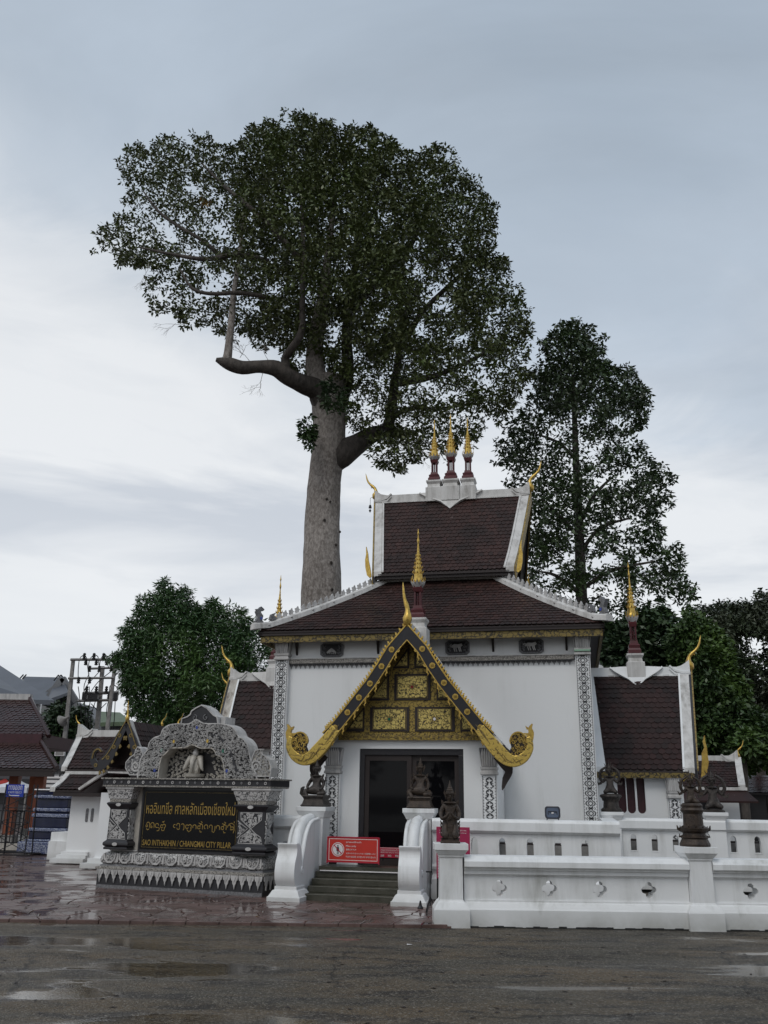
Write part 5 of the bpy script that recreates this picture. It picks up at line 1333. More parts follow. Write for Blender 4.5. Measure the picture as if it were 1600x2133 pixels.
for s_ in (-1, 1): ho.strip([(s_ * .16, .20), (s_ * .21, .22), (s_ * .22, .27)], [.04, .03, .003], -.02, .02); ho.strip([(s_ * .15, .13), (s_ * .20, .12), (s_ * .19, .16)], [.03, .02, .003], -.02, .02)
ho.build('corner_flames', 'bronze_br', s6, kind='stuff')

# ================================================================== RED SIGNS, FLOODLIGHTS
def sign_board(name, px0, py0, px1, py1, v, label, m, z0=None, yaw=0, lean=0):
    u0, z1 = T.hit(px0, py0, v); u1, zz0 = T.hit(px1, py1, v)
    w, h = u1 - u0, z1 - zz0; P = T.w(u0 + w / 2, v)
    o = empty(name, (P.x, P.y, zz0 if z0 is None else z0), -12 + yaw, label, 'sign')
    MB().box(-w / 2, w / 2, 0, .02, 0, h).build('sign_plate', m, o, bevel=.003)
    return o, w, h
so, w, h = sign_board('warning_sign', 683, 1744, 789, 1797, -2.78, 'red framed landscape sign with crossed-out standing figure in a white circle, on the top step', 'red', yaw=-3)
fm = MB(); t = .008; i = .018
for a, b, c, d in ((-w / 2 + i, w / 2 - i, h - i - t, h - i), (-w / 2 + i, w / 2 - i, i, i + t), (-w / 2 + i, -w / 2 + i + t, i + t, h - i - t), (w / 2 - i - t, w / 2 - i, i + t, h - i - t)): fm.box(a, b, -.003, 0, c, d)
fm.build('white_border', 'signwhite', so, kind='stuff')
em = MB(); bx = [(-w / 2 - .015, -w / 2), (w / 2, w / 2 + .015)]
for a, b in bx: em.box(a, b, -.01, .03, -.03, h + .01)
em.box(-w / 2, w / 2, -.01, .03, h, h + .014).box(-w / 2, w / 2, -.01, .03, -.014, 0); em.build('sign_frame', 'crimson', so, kind='stuff')
cx, cz, rr = -w * .30, h * .50, h * .295
pg = MB(); ring2(pg, circ(cx, cz, rr, 24), circ(cx, cz, rr * .9, 24), -.001, -.004); pg.build('pictogram_ring', 'signwhite', so)
MB().prism(circ(cx, cz, rr * .80, 24), -.001, -.003).build('pictogram_disc', 'signwhite', so)
pp = MB().prism(circ(cx, cz + rr * .50, rr * .12, 8), -.004, -.006).prism([(cx - rr * .14, cz + rr * .34), (cx + rr * .14, cz + rr * .34), (cx + rr * .22, cz - rr * .1), (cx + rr * .22, cz - rr * .2), (cx - rr * .22, cz - rr * .2), (cx - rr * .22, cz - rr * .1)], -.004, -.006)
for s_ in (-1, 1): pp.strip([(cx + s_ * rr * .08, cz - rr * .2), (cx + s_ * rr * .08, cz - rr * .68)], rr * .09, -.004, -.006)
pp.build('pictogram_person', 'paintblack', so, kind='stuff')
MB().strip([(cx - rr * .60, cz + rr * .60), (cx + rr * .60, cz - rr * .60)], rr * .13, -.006, -.008).build('pictogram_bar', 'crimson', so)
tx = -w * .14
text('สุภาพสตรีห้ามเข้า', 'signwhite', so, tx, -.002, h * .76, w * .30, h * .10)
text('Men only', 'signwhite', so, tx, -.002, h * .595, w * .20, h * .095)
text('遊客止步入內', 'signwhite', so, tx, -.002, h * .47, w * .20, h * .075)
text('女性の方の立ち入りはご遠慮願います', 'signwhite', so, tx, -.002, h * .32, w * .585, h * .06)
text('여성의 출입을 금지합니다 부탁드립니다', 'signwhite', so, tx, -.002, h * .17, w * .585, h * .075)
so2, w, h = sign_board('shoes_sign', 791, 1765, 846, 1788, -2.05, 'small red sign about shoes, half hidden behind the right scroll newel', 'crimson')
text('กรุณาถอดรองเท้า', 'signwhite', so2, -w * .46, -.002, h * .64, w * .66, h * .22); text('Please take off your shoes', 'signwhite', so2, -w * .46, -.002, h * .43, w * .68, h * .12); text('請   脱   鞋', 'signwhite', so2, -w * .46, -.002, h * .10, w * .68, h * .2)
MB().box(-w * .48, w * .48, -.002, 0, h * .93, h * .96).box(-w * .46, w * .2, -.002, 0, h * .585, h * .60).build('white_border', 'signwhite', so2, kind='stuff')
MB().box(-w * .4, -w * .36, .02, .04, -.06, h).box(w * .36, w * .4, .02, .04, -.06, h).build('sign_leg', 'steel', so2, kind='stuff')
so3, w, h = sign_board('upright_sign', 909, 1722, 980, 1832, -3.05, 'tall faded crimson notice sign standing behind the kneeling statue', 'pink')
text('กรุณาแต่งกายสุภาพ', 'signwhite', so3, -w * .40, -.002, h * .915, w * .80, h * .035); text('Please wear polite clothing', 'signwhite', so3, -w * .40, -.002, h * .87, w * .80, h * .025); text('請穿著得體', 'signwhite', so3, -w * .1, -.002, h * .80, w * .3, h * .035)
mk = MB()
for k in range(22): mk.box(-w * .46, -w * .36, -.002, 0, h * .03 + k * h * .03, h * .03 + k * h * .03 + h * .014)
mk.build('small_lettering', 'signwhite', so3, kind='stuff')
MB().box(-w / 2 - .0, -w / 2 + .03, .02, .05, -.40, 0).box(w / 2 - .03, w / 2, .02, .05, -.40, 0).build('sign_leg', 'steel', so3, kind='stuff')
# small stands on the paving between newel and front pillar
P = T.w(T.hit(905, 1868, -3.9)[0], -3.9); q = ground_y = None
tp = empty('tripod_stand', (.735, 13.75, 0), 0, 'small black tripod stand on the red paving beside the front wall end pillar', 'stand')
mb = MB().tube([(0, 0, .10), (0, 0, .56)], .010, 6); mb.build('pole', 'steel', tp); MB().box(-.06, .03, -.01, .01, .54, .56).build('top_bar', 'steel', tp)
for a in (0, 2.1, 4.2): MB().tube([(0, 0, .22), (.11 * math.cos(a), .11 * math.sin(a), 0)], .009, 5).build('leg', 'steel', tp)
tag(MB().lathe(0, 0, [(.045, 0), (.045, .01), (.025, .04), (.012, .10), (.004, .11)], 8).build('spike_light', 'steel', loc=(.62, 14.3, 0)), 'tiny black garden spike lamp at the foot of the right newel wall', 'lamp')
def flood(px, py0, py1, v, zb, label, yaw=0, back=False):
    u = hx(px, py1, v); P = T.w(u, v); f = empty('floodlight', (P.x, P.y, zb), -12 + yaw, label, 'floodlight')
    o = [(-.115, .03), (-.125, .06), (-.125, .17), (-.115, .20), (-.09, .215), (.09, .215), (.115, .20), (.125, .17), (.125, .06), (.115, .03), (.09, .015), (-.09, .015)]
    MB().prism(o, -.03, .06).build('housing', 'lamp', f, bevel=.01); MB().prism([(a * .78, .115 + (b - .115) * .74) for a, b in o], -.034, -.03).build('lens', 'lampglass', f)
    MB().strip([(-.07, .09), (-.07, .13), (.07, .13), (.07, .09)], .014, -.042, -.034).build('reflector', 'steel', f); MB().box(-.018, .018, -.045, -.034, .10, .122).build('bulb', 'signwhite', f)
    MB().box(-.10, -.085, -.01, .03, 0, .04).box(.085, .10, -.01, .03, 0, .04).build('bracket', 'steel', f, kind='stuff')
    return f
flood(1152, 1688, 1712, -2.50, 1.24, 'black floodlight sitting on the white parapet right of the porch')
f2 = flood(600, 1735, 1755, -3.0, .62, 'small grey floodlight half hidden behind the left scroll newel', 90)

# ================================================================== TREES
def leafmat(name, a, b_, c_):
    m, b = mat(name)
    g = N('ShaderNodeNewGeometry'); mx = N('ShaderNodeMix', data_type='RGBA'); mx.inputs['A'].default_value = (*a, 1); mx.inputs['B'].default_value = (*b_, 1)
    L(g.outputs['Random Per Island'], mx.inputs['Factor'])
    m2 = N('ShaderNodeMix', data_type='RGBA'); L(mx.outputs['Result'], m2.inputs['A']); m2.inputs['B'].default_value = (*c_, 1)
    L(ramp([(.50, 0.), (.68, .8)], noise(g.outputs['Position'], .45, 3, .5)), m2.inputs['Factor'])
    L(m2.outputs['Result'], b.inputs['Base Color']); b.inputs['Roughness'].default_value = .42; b.inputs['Specular IOR Level'].default_value = .35
    return m
M['leaf_big'] = leafmat('dipterocarp_leaf', (.058, .078, .026), (.100, .116, .042), (.075, .11, .024))
M['leaf_right'] = leafmat('glossy_dark_leaf', (.038, .060, .030), (.062, .088, .040), (.052, .095, .026))
M['leaf_feather'] = leafmat('feathery_leaf', (.032, .072, .026), (.056, .110, .036), (.080, .145, .036))
M['leaf_bright'] = leafmat('bright_leaf', (.026, .052, .018), (.046, .080, .026), (.085, .145, .030))
M['leaf_grey'] = leafmat('grey_green_leaf', (.050, .062, .038), (.080, .092, .058), (.046, .07, .034))
M['leaf_deep'] = leafmat('deep_green_leaf', (.020, .038, .018), (.036, .060, .026), (.040, .075, .022))
M['leaf_gold'] = leafmat('yellowing_leaf', (.17, .12, .03), (.25, .14, .03), (.12, .11, .03))
def barkmat(name, a, b_, sc=1.0):
    m, b = mat(name); g = N('ShaderNodeNewGeometry'); P = g.outputs['Position']
    mpn = N('ShaderNodeMapping'); mpn.inputs['Scale'].default_value = (3 * sc, 3 * sc, 1.6 * sc); L(P, mpn.inputs[0])
    n1_ = noise(mpn.outputs[0], 2.2, 8, .68, .4); n2_ = noise(P, .5, 4, .5)
    mx = N('ShaderNodeMix', data_type='RGBA'); mx.inputs['A'].default_value = (*a, 1); mx.inputs['B'].default_value = (*b_, 1)
    L(mth('ADD', mth('MULTIPLY', ramp([(.38, 0.), (.60, 1.)], n1_), .75), mth('MULTIPLY', ramp([(.35, 0.), (.65, 1.)], n2_), .25)), mx.inputs['Factor'])
    L(mx.outputs['Result'], b.inputs['Base Color']); b.inputs['Roughness'].default_value = .85
    bp = N('ShaderNodeBump'); bp.inputs['Strength'].default_value = .7; bp.inputs['Distance'].default_value = .06; L(n1_, bp.inputs['Height']); L(bp.outputs[0], b.inputs['Normal'])
    return m
M['bark_grey'] = barkmat('pale_grey_bark', (.34, .31, .285), (.11, .092, .080), 1.8); M['bark_dark'] = barkmat('dark_bark', (.085, .072, .062), (.030, .025, .022))
def leaf_mesh(name, m, centres, radii, per, ll, lw, parent, droop=.35, flat=.8):
    n = int(per.sum()); idx = np.repeat(np.arange(len(centres)), per)
    g_ = rng.normal(0, 1, (n, 3)); g_ /= np.linalg.norm(g_, axis=1)[:, None]; g_ *= (rng.random(n) ** (1 / 2.4))[:, None]; g_[:, 2] *= flat
    C_ = centres[idx] + g_ * radii[idx][:, None]
    d = rng.normal(0, 1, (n, 3)); d[:, 2] = d[:, 2] * .6 - droop; d += g_ * .9; d /= np.linalg.norm(d, axis=1)[:, None]
    up_ = rng.normal(0, .55, (n, 3)); up_[:, 2] += 1; s = np.cross(d, up_); s /= np.linalg.norm(s, axis=1)[:, None] + 1e-9
    k = rng.uniform(.7, 1.25, n)[:, None]; a = d * ll * k; w = s * lw * k * .5
    V = np.empty((n, 4, 3), np.float32); V[:, 0] = C_; V[:, 1] = C_ + a * .45 + w; V[:, 2] = C_ + a; V[:, 3] = C_ + a * .45 - w
    me = bpy.data.meshes.new(name); me.vertices.add(n * 4); me.vertices.foreach_set('co', V.ravel())
    me.loops.add(n * 4); me.loops.foreach_set('vertex_index', np.arange(n * 4, dtype=np.int32)); me.polygons.add(n)
    me.polygons.foreach_set('loop_start', np.arange(0, n * 4, 4, dtype=np.int32)); me.polygons.foreach_set('loop_total', np.full(n, 4, np.int32))
    me.update(); me.validate(); me.materials.append(M[m]); o = bpy.data.objects.new(name, me); COL.objects.link(o); o.parent = parent
    tag(o, kind='stuff'); return o
def atv(px, py, D):
    d = np.stack([(px - 800) / 1850, -(py - 1066.5) / 1850, -np.ones_like(px)], 1) @ np.array(CM).T
    return np.array(EYE)[None] + d * (D / d[:, 1])[:, None]
def bough_keep(px, py, layer, rpx, xs, ys, gap):
    """foliage gathers on boughs: clumps near a bough centre stay, those between boughs mostly go; each depth layer has its own boughs"""
    s_ = rpx * 3.6; keep = np.zeros(len(px)); bx = np.zeros(len(px))
    for l in range(int(layer.max()) + 1):
        gx, gy = np.meshgrid(np.arange(min(xs), max(xs) + s_, s_), np.arange(min(ys), max(ys) + s_, s_ * .8)); gx = gx.ravel() + rng.uniform(-.45, .45, gx.size) * s_; gy = gy.ravel() + rng.uniform(-.4, .4, gy.size) * s_; rr = rng.uniform(.38, .72, gx.size) * s_
        k = layer == l; d = np.sqrt((px[k][:, None] - gx) ** 2 + ((py[k][:, None] - gy) * 1.25) ** 2) / rr
        m = d.min(1); keep[k] = np.clip(2.6 - 2.0 * m, .0, 1)
    return rng.random(len(px)) < 1 - gap * (1 - keep)
def crown_pts(poly, D0, thick, n, rpx, holes=(), sparse=None, depth_k=1.0, gap=1.0, layers=3):
    """clump centres spread through the crown's volume: an outline at the tree's own distance, deep in the middle and thin at the rim"""
    # lumpy rim: the outline is subdivided and pushed in and out by random amounts
    q_ = []
    for i in range(len(poly)):
        a, b = poly[i], poly[(i + 1) % len(poly)]; k_ = max(1, int(math.hypot(b[0] - a[0], b[1] - a[1]) / (rpx * 1.6)))
        for j in range(k_): t = j / k_; q_.append((a[0] + (b[0] - a[0]) * t, a[1] + (b[1] - a[1]) * t))
    cx_ = sum(a for a, b in q_) / len(q_); cy_ = sum(b for a, b in q_) / len(q_); poly = []
    for a, b in q_: d_ = math.hypot(a - cx_, b - cy_) + 1e-6; k_ = rng.uniform(-1.1, .55) * rpx * .9; poly.append((a + (a - cx_) / d_ * k_ + rng.normal(0, rpx * .15), b + (b - cy_) / d_ * k_ + rng.normal(0, rpx * .15)))
    xs = [p[0] for p in poly]; ys = [p[1] for p in poly]; m = n * 4
    px = rng.uniform(min(xs), max(xs), m); py = rng.uniform(min(ys), max(ys), m)
    e = edgedist(px, py, poly); ok = inpoly(px, py, poly); r = rpx * rng.uniform(.55, 1.35, m)
    r = np.minimum(r, np.maximum(e * 1.05, rpx * .38)); ok &= (e > r * .62 + 2)
    for hx_, hy_, ha, hb in holes: ok &= ((px - hx_) / (ha + rpx * .55)) ** 2 + ((py - hy_) / (hb + rpx * .55)) ** 2 > 1
    layer = rng.integers(0, layers, m); ok &= bough_keep(px, py, layer, rpx, xs, ys, gap)
    if sparse is not None: ok &= rng.random(m) < sparse(px, py)
    px, py, e, r, layer = px[ok][:n], py[ok][:n], e[ok][:n], r[ok][:n], layer[ok][:n]
    mpp = (D0 * 1.12) / 1850; half = np.minimum(thick, np.sqrt(np.maximum(e, 1) * mpp * thick) * depth_k)
    D = D0 + ((layer + rng.random(len(px))) / layers * 2 - 1) * half
    # loose sprigs that stick out past the rim
    nb = len(poly); k_ = int(n * .10); q = rng.integers(0, nb, k_); t = rng.random(k_); A = np.array(poly, float); ex = A[q] * (1 - t)[:, None] + A[(q + 1) % nb] * t[:, None]
    ex += rng.normal(0, rpx * .38, ex.shape); sprig = rng.random(k_) < .8
    px = np.concatenate([px, ex[sprig, 0]]); py = np.concatenate([py, ex[sprig, 1]]); r = np.concatenate([r, np.full(sprig.sum(), rpx * .38)]); D = np.concatenate([D, np.full(sprig.sum(), D0) + rng.normal(0, .4, sprig.sum())])
    return atv(px, py, D), r * mpp, px, py
def limb(mb, pts, D0, rpx, seg=9):
    """a limb traced in the picture, with a depth for every joint"""
    P = smooth([tuple(at(x, y, D0 + d)) for x, y, d in pts], 4); rr = smooth([(q,) for q in rpx], 4); sc = D0 * 1.08 / 1850
    mb.tube(P, [max(q[0], .4) * sc for q in rr], seg)
    return P

# ---- the great tree behind the hall
BT = 34.0
base = at(672, 1262, BT)
big = empty('great_tree', (base.x, BT, 0), 0, 'towering old tree with thick pale grey trunk and huge dark crown behind the hall', 'tree')
inv = Matrix.Translation((-base.x, -BT, 0))
def local(mb, i0=0): return mb.xform(inv)
tr = MB()
sc = BT * 1.08 / 1850
tp_ = [(664, 1500, 0), (667, 1380, 0), (669, 1262, 0), (671, 1150, 0), (675, 1050, 0), (678, 980, 0), (683, 920, 0), (686, 870, 0), (687, 830, 0), (684, 790, 0)]
P = smooth([tuple(at(x, y, BT)) for x, y, d in tp_], 5); rr = smooth([(q,) for q in (44, 42, 39, 36.5, 34, 33.5, 34, 35, 37, 34)], 5)
P[0] = (P[0][0], P[0][1], -.1)
seg = 20; vs = []; fs = []
for i, (p, q) in enumerate(zip(P, rr)):
    for k in range(seg):
        a = 2 * math.pi * k / seg; fl_ = 1 + .05 * math.sin(3 * a + i * .25) + .035 * math.sin(7 * a - i * .4) + random.uniform(-.02, .02)
        vs.append((p[0] + q[0] * sc * fl_ * math.cos(a), p[1] + q[0] * sc * fl_ * math.sin(a), p[2]))
for i in range(len(P) - 1):
    for k in range(seg): fs.append((i * seg + k, i * seg + (k + 1) % seg, (i + 1) * seg + (k + 1) % seg, (i + 1) * seg + k))
tr.add(vs, fs); local(tr).build('trunk', 'bark_grey', big, smooth=True)
kn = MB()
for x_, y_, q in ((676, 1084, 3.5), (681, 1040, 3), (700, 1135, 3), (690, 1172, 3.4), (692, 1228, 3), (708, 1108, 2.6), (688, 1045, 2.2)):
    c = at(x_, y_, BT - 34 * sc); i0 = len(kn.v); kn.lathe(0, 0, [(q * sc, 0), (q * sc * .9, .05), (q * sc * .4, .07), (q * sc * .35, .02)], 9); kn.xform(Matrix.Translation(c) @ Matrix.Rotation(R(90), 4, 'X'), i0)
local(kn).build('bark_knots', 'bark_dark', big, kind='stuff')
limbs = [
 ([(690, 860, 0), (662, 815, -.4), (630, 800, -1), (600, 785, -1.5), (575, 768, -1.8), (540, 764, -2), (505, 766, -2.2), (475, 757, -2.3), (450, 749, -2.4)], [34, 25, 20, 18, 17, 13, 14, 13, 4]),
 ([(470, 752, -2.3), (474, 742, -2.3), (478, 705, -2.3), (482, 670, -2.2), (486, 620, -2), (495, 560, -1.8), (505, 480, -1.5), (512, 400, -1)], [10, 9, 7.5, 7, 6, 5, 3.5, 2]),
 ([(690, 990, 0), (700, 962, 0), (718, 942, 0), (745, 925, .3), (775, 906, .6), (810, 898, 1), (835, 905, 1.2), (862, 898, 1.4)], [8, 24, 27, 22, 18, 13, 10, 3]),
 ([(800, 900, .8), (812, 875, .7), (818, 830, .6), (825, 780, .5), (838, 700, .5), (850, 620, .5)], [12, 12, 11, 9, 7, 4]),
 ([(680, 840, 0), (660, 790, -.3), (655, 740, -.4), (660, 690, -.4), (672, 630, -.5), (680, 560, -.5), (690, 470, -.4), (700, 380, 0)], [30, 24, 19, 17, 14, 10, 7, 3]),
 ([(690, 850, .5), (716, 810, .6), (724, 760, .8), (722, 700, 1), (730, 620, 1.2), (745, 520, 1.4), (755, 420, 1.5)], [24, 18, 14, 12, 10, 7, 3]),
 ([(600, 790, -1.5), (594, 750, -1.6), (606, 728, -2), (628, 690, -2.4), (630, 620, -2.5), (632, 520, -2.4), (628, 420, -2)], [12, 9, 8, 7, 6, 5, 3]),
 ([(640, 560, -2), (590, 500, -2.3), (530, 440, -2.4), (470, 390, -2), (420, 340, -1.6)], [7, 6, 5, 4, 2]),
 ([(560, 545, -2), (500, 530, -2.4), (430, 540, -2.5), (360, 530, -2.3), (290, 515, -2)], [6, 5.5, 5, 3.5, 2]),
 ([(470, 540, -2), (420, 500, -2.2), (370, 470, -2), (330, 440, -1.8), (300, 400, -1.6)], [5, 4, 3.5, 3, 1.6]),
 ([(560, 620, -2.2), (500, 610, -2.5), (440, 612, -2.6), (400, 600, -2.6), (375, 560, -2.5)], [5, 4.5, 4, 3, 1.6]),
 ([(740, 640, 1), (800, 570, 1.2), (850, 520, 1.2), (880, 460, 1), (905, 400, .8)], [9, 7, 6, 4, 2]),
 ([(838, 720, .5), (880, 650, .3), (930, 600, .2), (970, 560, 0), (1000, 500, 0)], [8, 6, 5, 4, 2]),
 ([(820, 800, .5), (880, 790, .2), (940, 770, 0), (1000, 740, 0), (1050, 700, 0)], [8, 7, 5, 4, 2]),
 ([(812, 870, .6), (860, 850, .8), (910, 852, 1), (960, 845, 1), (1010, 840, 1)], [6, 5, 4, 3, 1.5]),
]
lb = [MB() for _ in limbs]
for k, (pts, rs) in enumerate(limbs):
    limb(lb[k], pts, BT, rs); local(lb[k]).build('limb', 'bark_grey' if k in (1, 4) else 'bark_dark', big, smooth=True)
# bare dead twigs
dt = MB(); rt = random.Random(4)
def twig(p, d, l, r, depth):
    q = p + d * l; dt.tube([p, p.lerp(q, .5) + Vector((rt.uniform(-.1, .1) * l, 0, rt.uniform(-.1, .1) * l)), q], [r, r * .75, r * .5], 4)
    if depth:
        for k in range(3):
            e = (d + Vector((rt.uniform(-.9, .9), rt.uniform(-.4, .4), rt.uniform(-.9, .6)))).normalized(); twig(p.lerp(q, rt.uniform(.45, 1)), e, l * .62, r * .6, depth - 1)
for x_, y_, dx, dz, l in ((548, 775, -.1, -1, .75), (520, 752, -.5, .5, .6), (500, 745, .3, .8, .6), (560, 752, -.4, .7, .5), (392, 672, -1, -.1, .7), (860, 935, .9, -.4, .7), (310, 548, -.2, -.9, .7), (1400, 0, 0, 0, 0)):
    if l: twig(at(x_, y_, BT - 2), Vector((dx, 0, dz)).normalized(), l, .012, 3)
local(dt).build('dead_twigs', 'bark_grey', big, kind='stuff')
BP = [(209, 512), (213, 474), (245, 450), (285, 455), (262, 418), (255, 368), (262, 312), (287, 300), (309, 316), (325, 297), (362, 291), (388, 318), (405, 288), (426, 283), (450, 306), (469, 294), (492, 314), (495, 285), (518, 262), (544, 252), (576, 242), (602, 236), (632, 236), (651, 258), (667, 252), (689, 247), (708, 276), (728, 262), (763, 265), (780, 278), (822, 294), (848, 310), (867, 330), (900, 305), (932, 320), (958, 353), (978, 379), (1003, 379), (1027, 427), (1034, 457), (1020, 499), (1023, 530), (1049, 538), (1066, 567), (1079, 600), (1088, 632), (1105, 661), (1112, 690), (1096, 715), (1097, 742), (1090, 800), (1075, 840), (1060, 858), (1030, 877), (1006, 850), (985, 872), (996, 890), (985, 930), (960, 900), (935, 952), (900, 930), (881, 950), (844, 980), (820, 984), (798, 969), (775, 945), (782, 920), (850, 895), (790, 880), (755, 900), (722, 885), (712, 850), (745, 800), (700, 800), (655, 740), (640, 770), (632, 780), (612, 782), (600, 745), (575, 735), (548, 728), (520, 705), (505, 690), (478, 700), (450, 690), (425, 662), (400, 682), (370, 668), (376, 650), (330, 640), (305, 630), (292, 600), (312, 585), (345, 570), (322, 548), (270, 550), (245, 545), (225, 525)]
bh = [(805, 447, 9, 8), (866, 502, 8, 8), (398, 388, 8, 10), (905, 608, 12, 12), (345, 470, 12, 10), (905, 620, 14, 10), (585, 780, 14, 10), (445, 600, 14, 9), (870, 560, 8, 10), (698, 470, 6, 8), (930, 640, 12, 8), (520, 640, 10, 12), (400, 520, 9, 6), (700, 690, 10, 14), (735, 730, 9, 12), (880, 690, 12, 9), (790, 660, 9, 7), (960, 700, 12, 8), (880, 800, 14, 8), (940, 820, 12, 8), (640, 610, 7, 9), (570, 600, 9, 8), (470, 470, 8, 8), (760, 850, 10, 8), (1010, 790, 10, 8)]
def bsparse(px, py):
    f = np.where(px < 480, .44, 1.0); f = np.where((px > 480) & (px < 560) & (py > 420), .75, f); f = np.where((px > 860) & (py > 560), .75, f)
    f = np.where(py > 760, .70, f); return f
cen, rad, cpx, cpy = crown_pts(BP, BT, 5.5, 6000, 14, bh, bsparse, 1.0, .95, 3)
off = np.array([base.x, BT, 0])
per = np.where(cpx < 480, 17, np.where(cpx > 920, 15, 16)).astype(int)
leaf_mesh('crown', 'leaf_big', cen - off, rad * 1.35, per, .20, .09, big)
# fuller interior behind the rim
IP = [(500, 330), (560, 290), (640, 280), (720, 300), (800, 330), (880, 400), (950, 470), (985, 560), (1010, 640), (1030, 720), (960, 760), (880, 740), (760, 740), (700, 660), (640, 690), (560, 650), (520, 560), (500, 450)]
cen, rad, a_, b_ = crown_pts(IP, BT, 3.5, 520, 22, bh)
leaf_mesh('inner_crown', 'leaf_big', cen - off, rad * 1.2, np.full(len(cen), 20), .25, .12, big)
cen, rad, a_, b_ = crown_pts([(410, 415), (425, 405), (440, 425), (432, 445), (415, 440)], BT - 2.6, .3, 8, 6)
leaf_mesh('yellow_leaves', 'leaf_gold', cen - off, rad * 1.2, np.full(len(cen), 10), .2, .1, big)
cen, rad, a_, b_ = crown_pts([(628, 870), (650, 860), (660, 900), (650, 942), (634, 935), (620, 915), (616, 885)], BT - 1.5, .8, 34, 9)
leaf_mesh('trunk_shoots', 'leaf_deep', cen - off, rad * 1.2, np.full(len(cen), 16), .2, .1, big)
cen, rad, a_, b_ = crown_pts([(655, 800), (680, 780), (725, 790), (735, 830), (720, 860), (690, 850), (665, 850)], BT - 2.0, .6, 40, 10)
leaf_mesh('fork_shoots', 'leaf_deep', cen - off, rad * 1.1, np.full(len(cen), 12), .2, .1, big)

# ---- generic trees
def tree(label, name, D, trunk, tr_r, poly, n, rpx, per_, ll, lw, m, bark='bark_dark', thick=3.0, holes=(), sparse=None, branches=(), group=None, depth_k=1.0, cat='tree', gap=.9, layers=3):
    b0 = at(trunk[0][0], trunk[0][1], D); t = empty(name, (b0.x, D, 0), 0, label, cat, group); iv = Matrix.Translation((-b0.x, -D, 0))
    mb = MB(); P_ = limb(mb, [(x, y, 0) for x, y in trunk], D, tr_r); g0 = Vector(P_[0]); mb.tube([(g0.x, g0.y, -.1), (g0.x, g0.y, g0.z)], [tr_r[0] * 1.15 * D * 1.08 / 1850, tr_r[0] * D * 1.08 / 1850], 9)
    mb.xform(iv); mb.build('trunk', bark, t, smooth=True)
    for pts, rs in branches: mb = MB(); limb(mb, pts, D, rs, 6); mb.xform(iv); mb.build('branch', bark, t, smooth=True)
    cen, rad, _, _ = crown_pts(poly, D, thick, n, rpx, holes, sparse, depth_k, gap, layers)
    leaf_mesh('crown', m, cen - np.array([b0.x, D, 0]), rad * 1.25, np.full(len(cen), per_), ll, lw, t)
    return t, b0
RP = [(1183, 658), (1204, 667), (1214, 680), (1236, 673), (1250, 692), (1258, 712), (1252, 735), (1270, 751), (1288, 762), (1318, 754), (1333, 790), (1349, 826), (1346, 870), (1318, 902), (1327, 925), (1357, 940), (1360, 966), (1390, 979), (1393, 1045), (1369, 1068), (1383, 1108), (1369, 1150), (1417, 1142), (1429, 1188), (1450, 1246), (1428, 1262), (1395, 1240), (1330, 1285), (1290, 1290), (1235, 1270), (1190, 1285), (1150, 1260), (1100, 1230), (1094, 1195), (1094, 1060), (1069, 1006), (1034, 966), (1036, 910), (1066, 893), (1078, 868), (1096, 835), (1111, 808), (1108, 765), (1141, 742), (1129, 709), (1141, 695), (1162, 685)]
rh = [(1236, 948, 9, 12), (1256, 1003, 15, 13), (1248, 1172, 22, 10), (1290, 880, 12, 10), (1275, 1172, 14, 8), (1160, 905, 9, 8), (1185, 960, 6, 9), (1300, 1000, 10, 8), (1245, 1045, 9, 6), (1190, 870, 7, 7), (1225, 870, 6, 8), (1130, 950, 7, 7), (1310, 1090, 10, 7), (1150, 1180, 10, 10), (1225, 1230, 12, 14), (1270, 1215, 14, 10), (1180, 1240, 10, 12), (1340, 1170, 14, 10), (1345, 1240, 16, 9), (1128, 1235, 10, 12)]
tree('tall narrow dark tree rising behind the right end of the hall roof', 'tall_tree', 37, [(1214, 1300), (1210, 1200), (1206, 1080), (1200, 960), (1196, 840), (1190, 720)], [12, 11, 9, 7, 5, 2], RP, 2500, 13, 14, .23, .105, 'leaf_right', thick=4.5, holes=rh, layers=2, gap=1.0, sparse=lambda x, y: np.where(y > 860, .50, .80),
     branches=[([(1208, 1090, 0), (1240, 1030, -.5), (1280, 990, -.8)], [5, 4, 2]), ([(1210, 1150, 0), (1250, 1100, -.5), (1310, 1080, -.8)], [5, 4, 2]), ([(1210, 1230, 0), (1270, 1190, -.6), (1360, 1170, -1)], [5, 4, 2]), ([(1208, 1120, 0), (1170, 1080, -.5), (1130, 1040, -.8)], [5, 4, 2]), ([(1202, 960, 0), (1160, 920, -.5), (1100, 900, -.8)], [4, 3, 1.5]), ([(1212, 1240, 0), (1160, 1200, -.5), (1120, 1190, -.5)], [5, 3.5, 1.5])])
# feathery tree on the left
LP = [(340, 1216), (319, 1234), (287, 1243), (276, 1270), (262, 1307), (237, 1328), (262, 1347), (234, 1362), (226, 1385), (258, 1402), (252, 1432), (268, 1457), (285, 1500), (300, 1560), (480, 1560), (560, 1500), (600, 1430), (606, 1350), (580, 1325), (545, 1312), (520, 1292), (505, 1268), (475, 1278), (445, 1248), (420, 1255), (385, 1226), (360, 1232)]
tree('round feathery deep green tree behind the sign monument and power poles', 'feathery_tree', 42, [(420, 1640), (418, 1560), (415, 1450), (405, 1350), (400, 1280)], [10, 9, 7, 5, 2], LP, 3600, 13, 20, .25, .062, 'leaf_feather', thick=4.5, sparse=lambda x, y: np.where(x > 520, .45, 1.0), gap=.8)
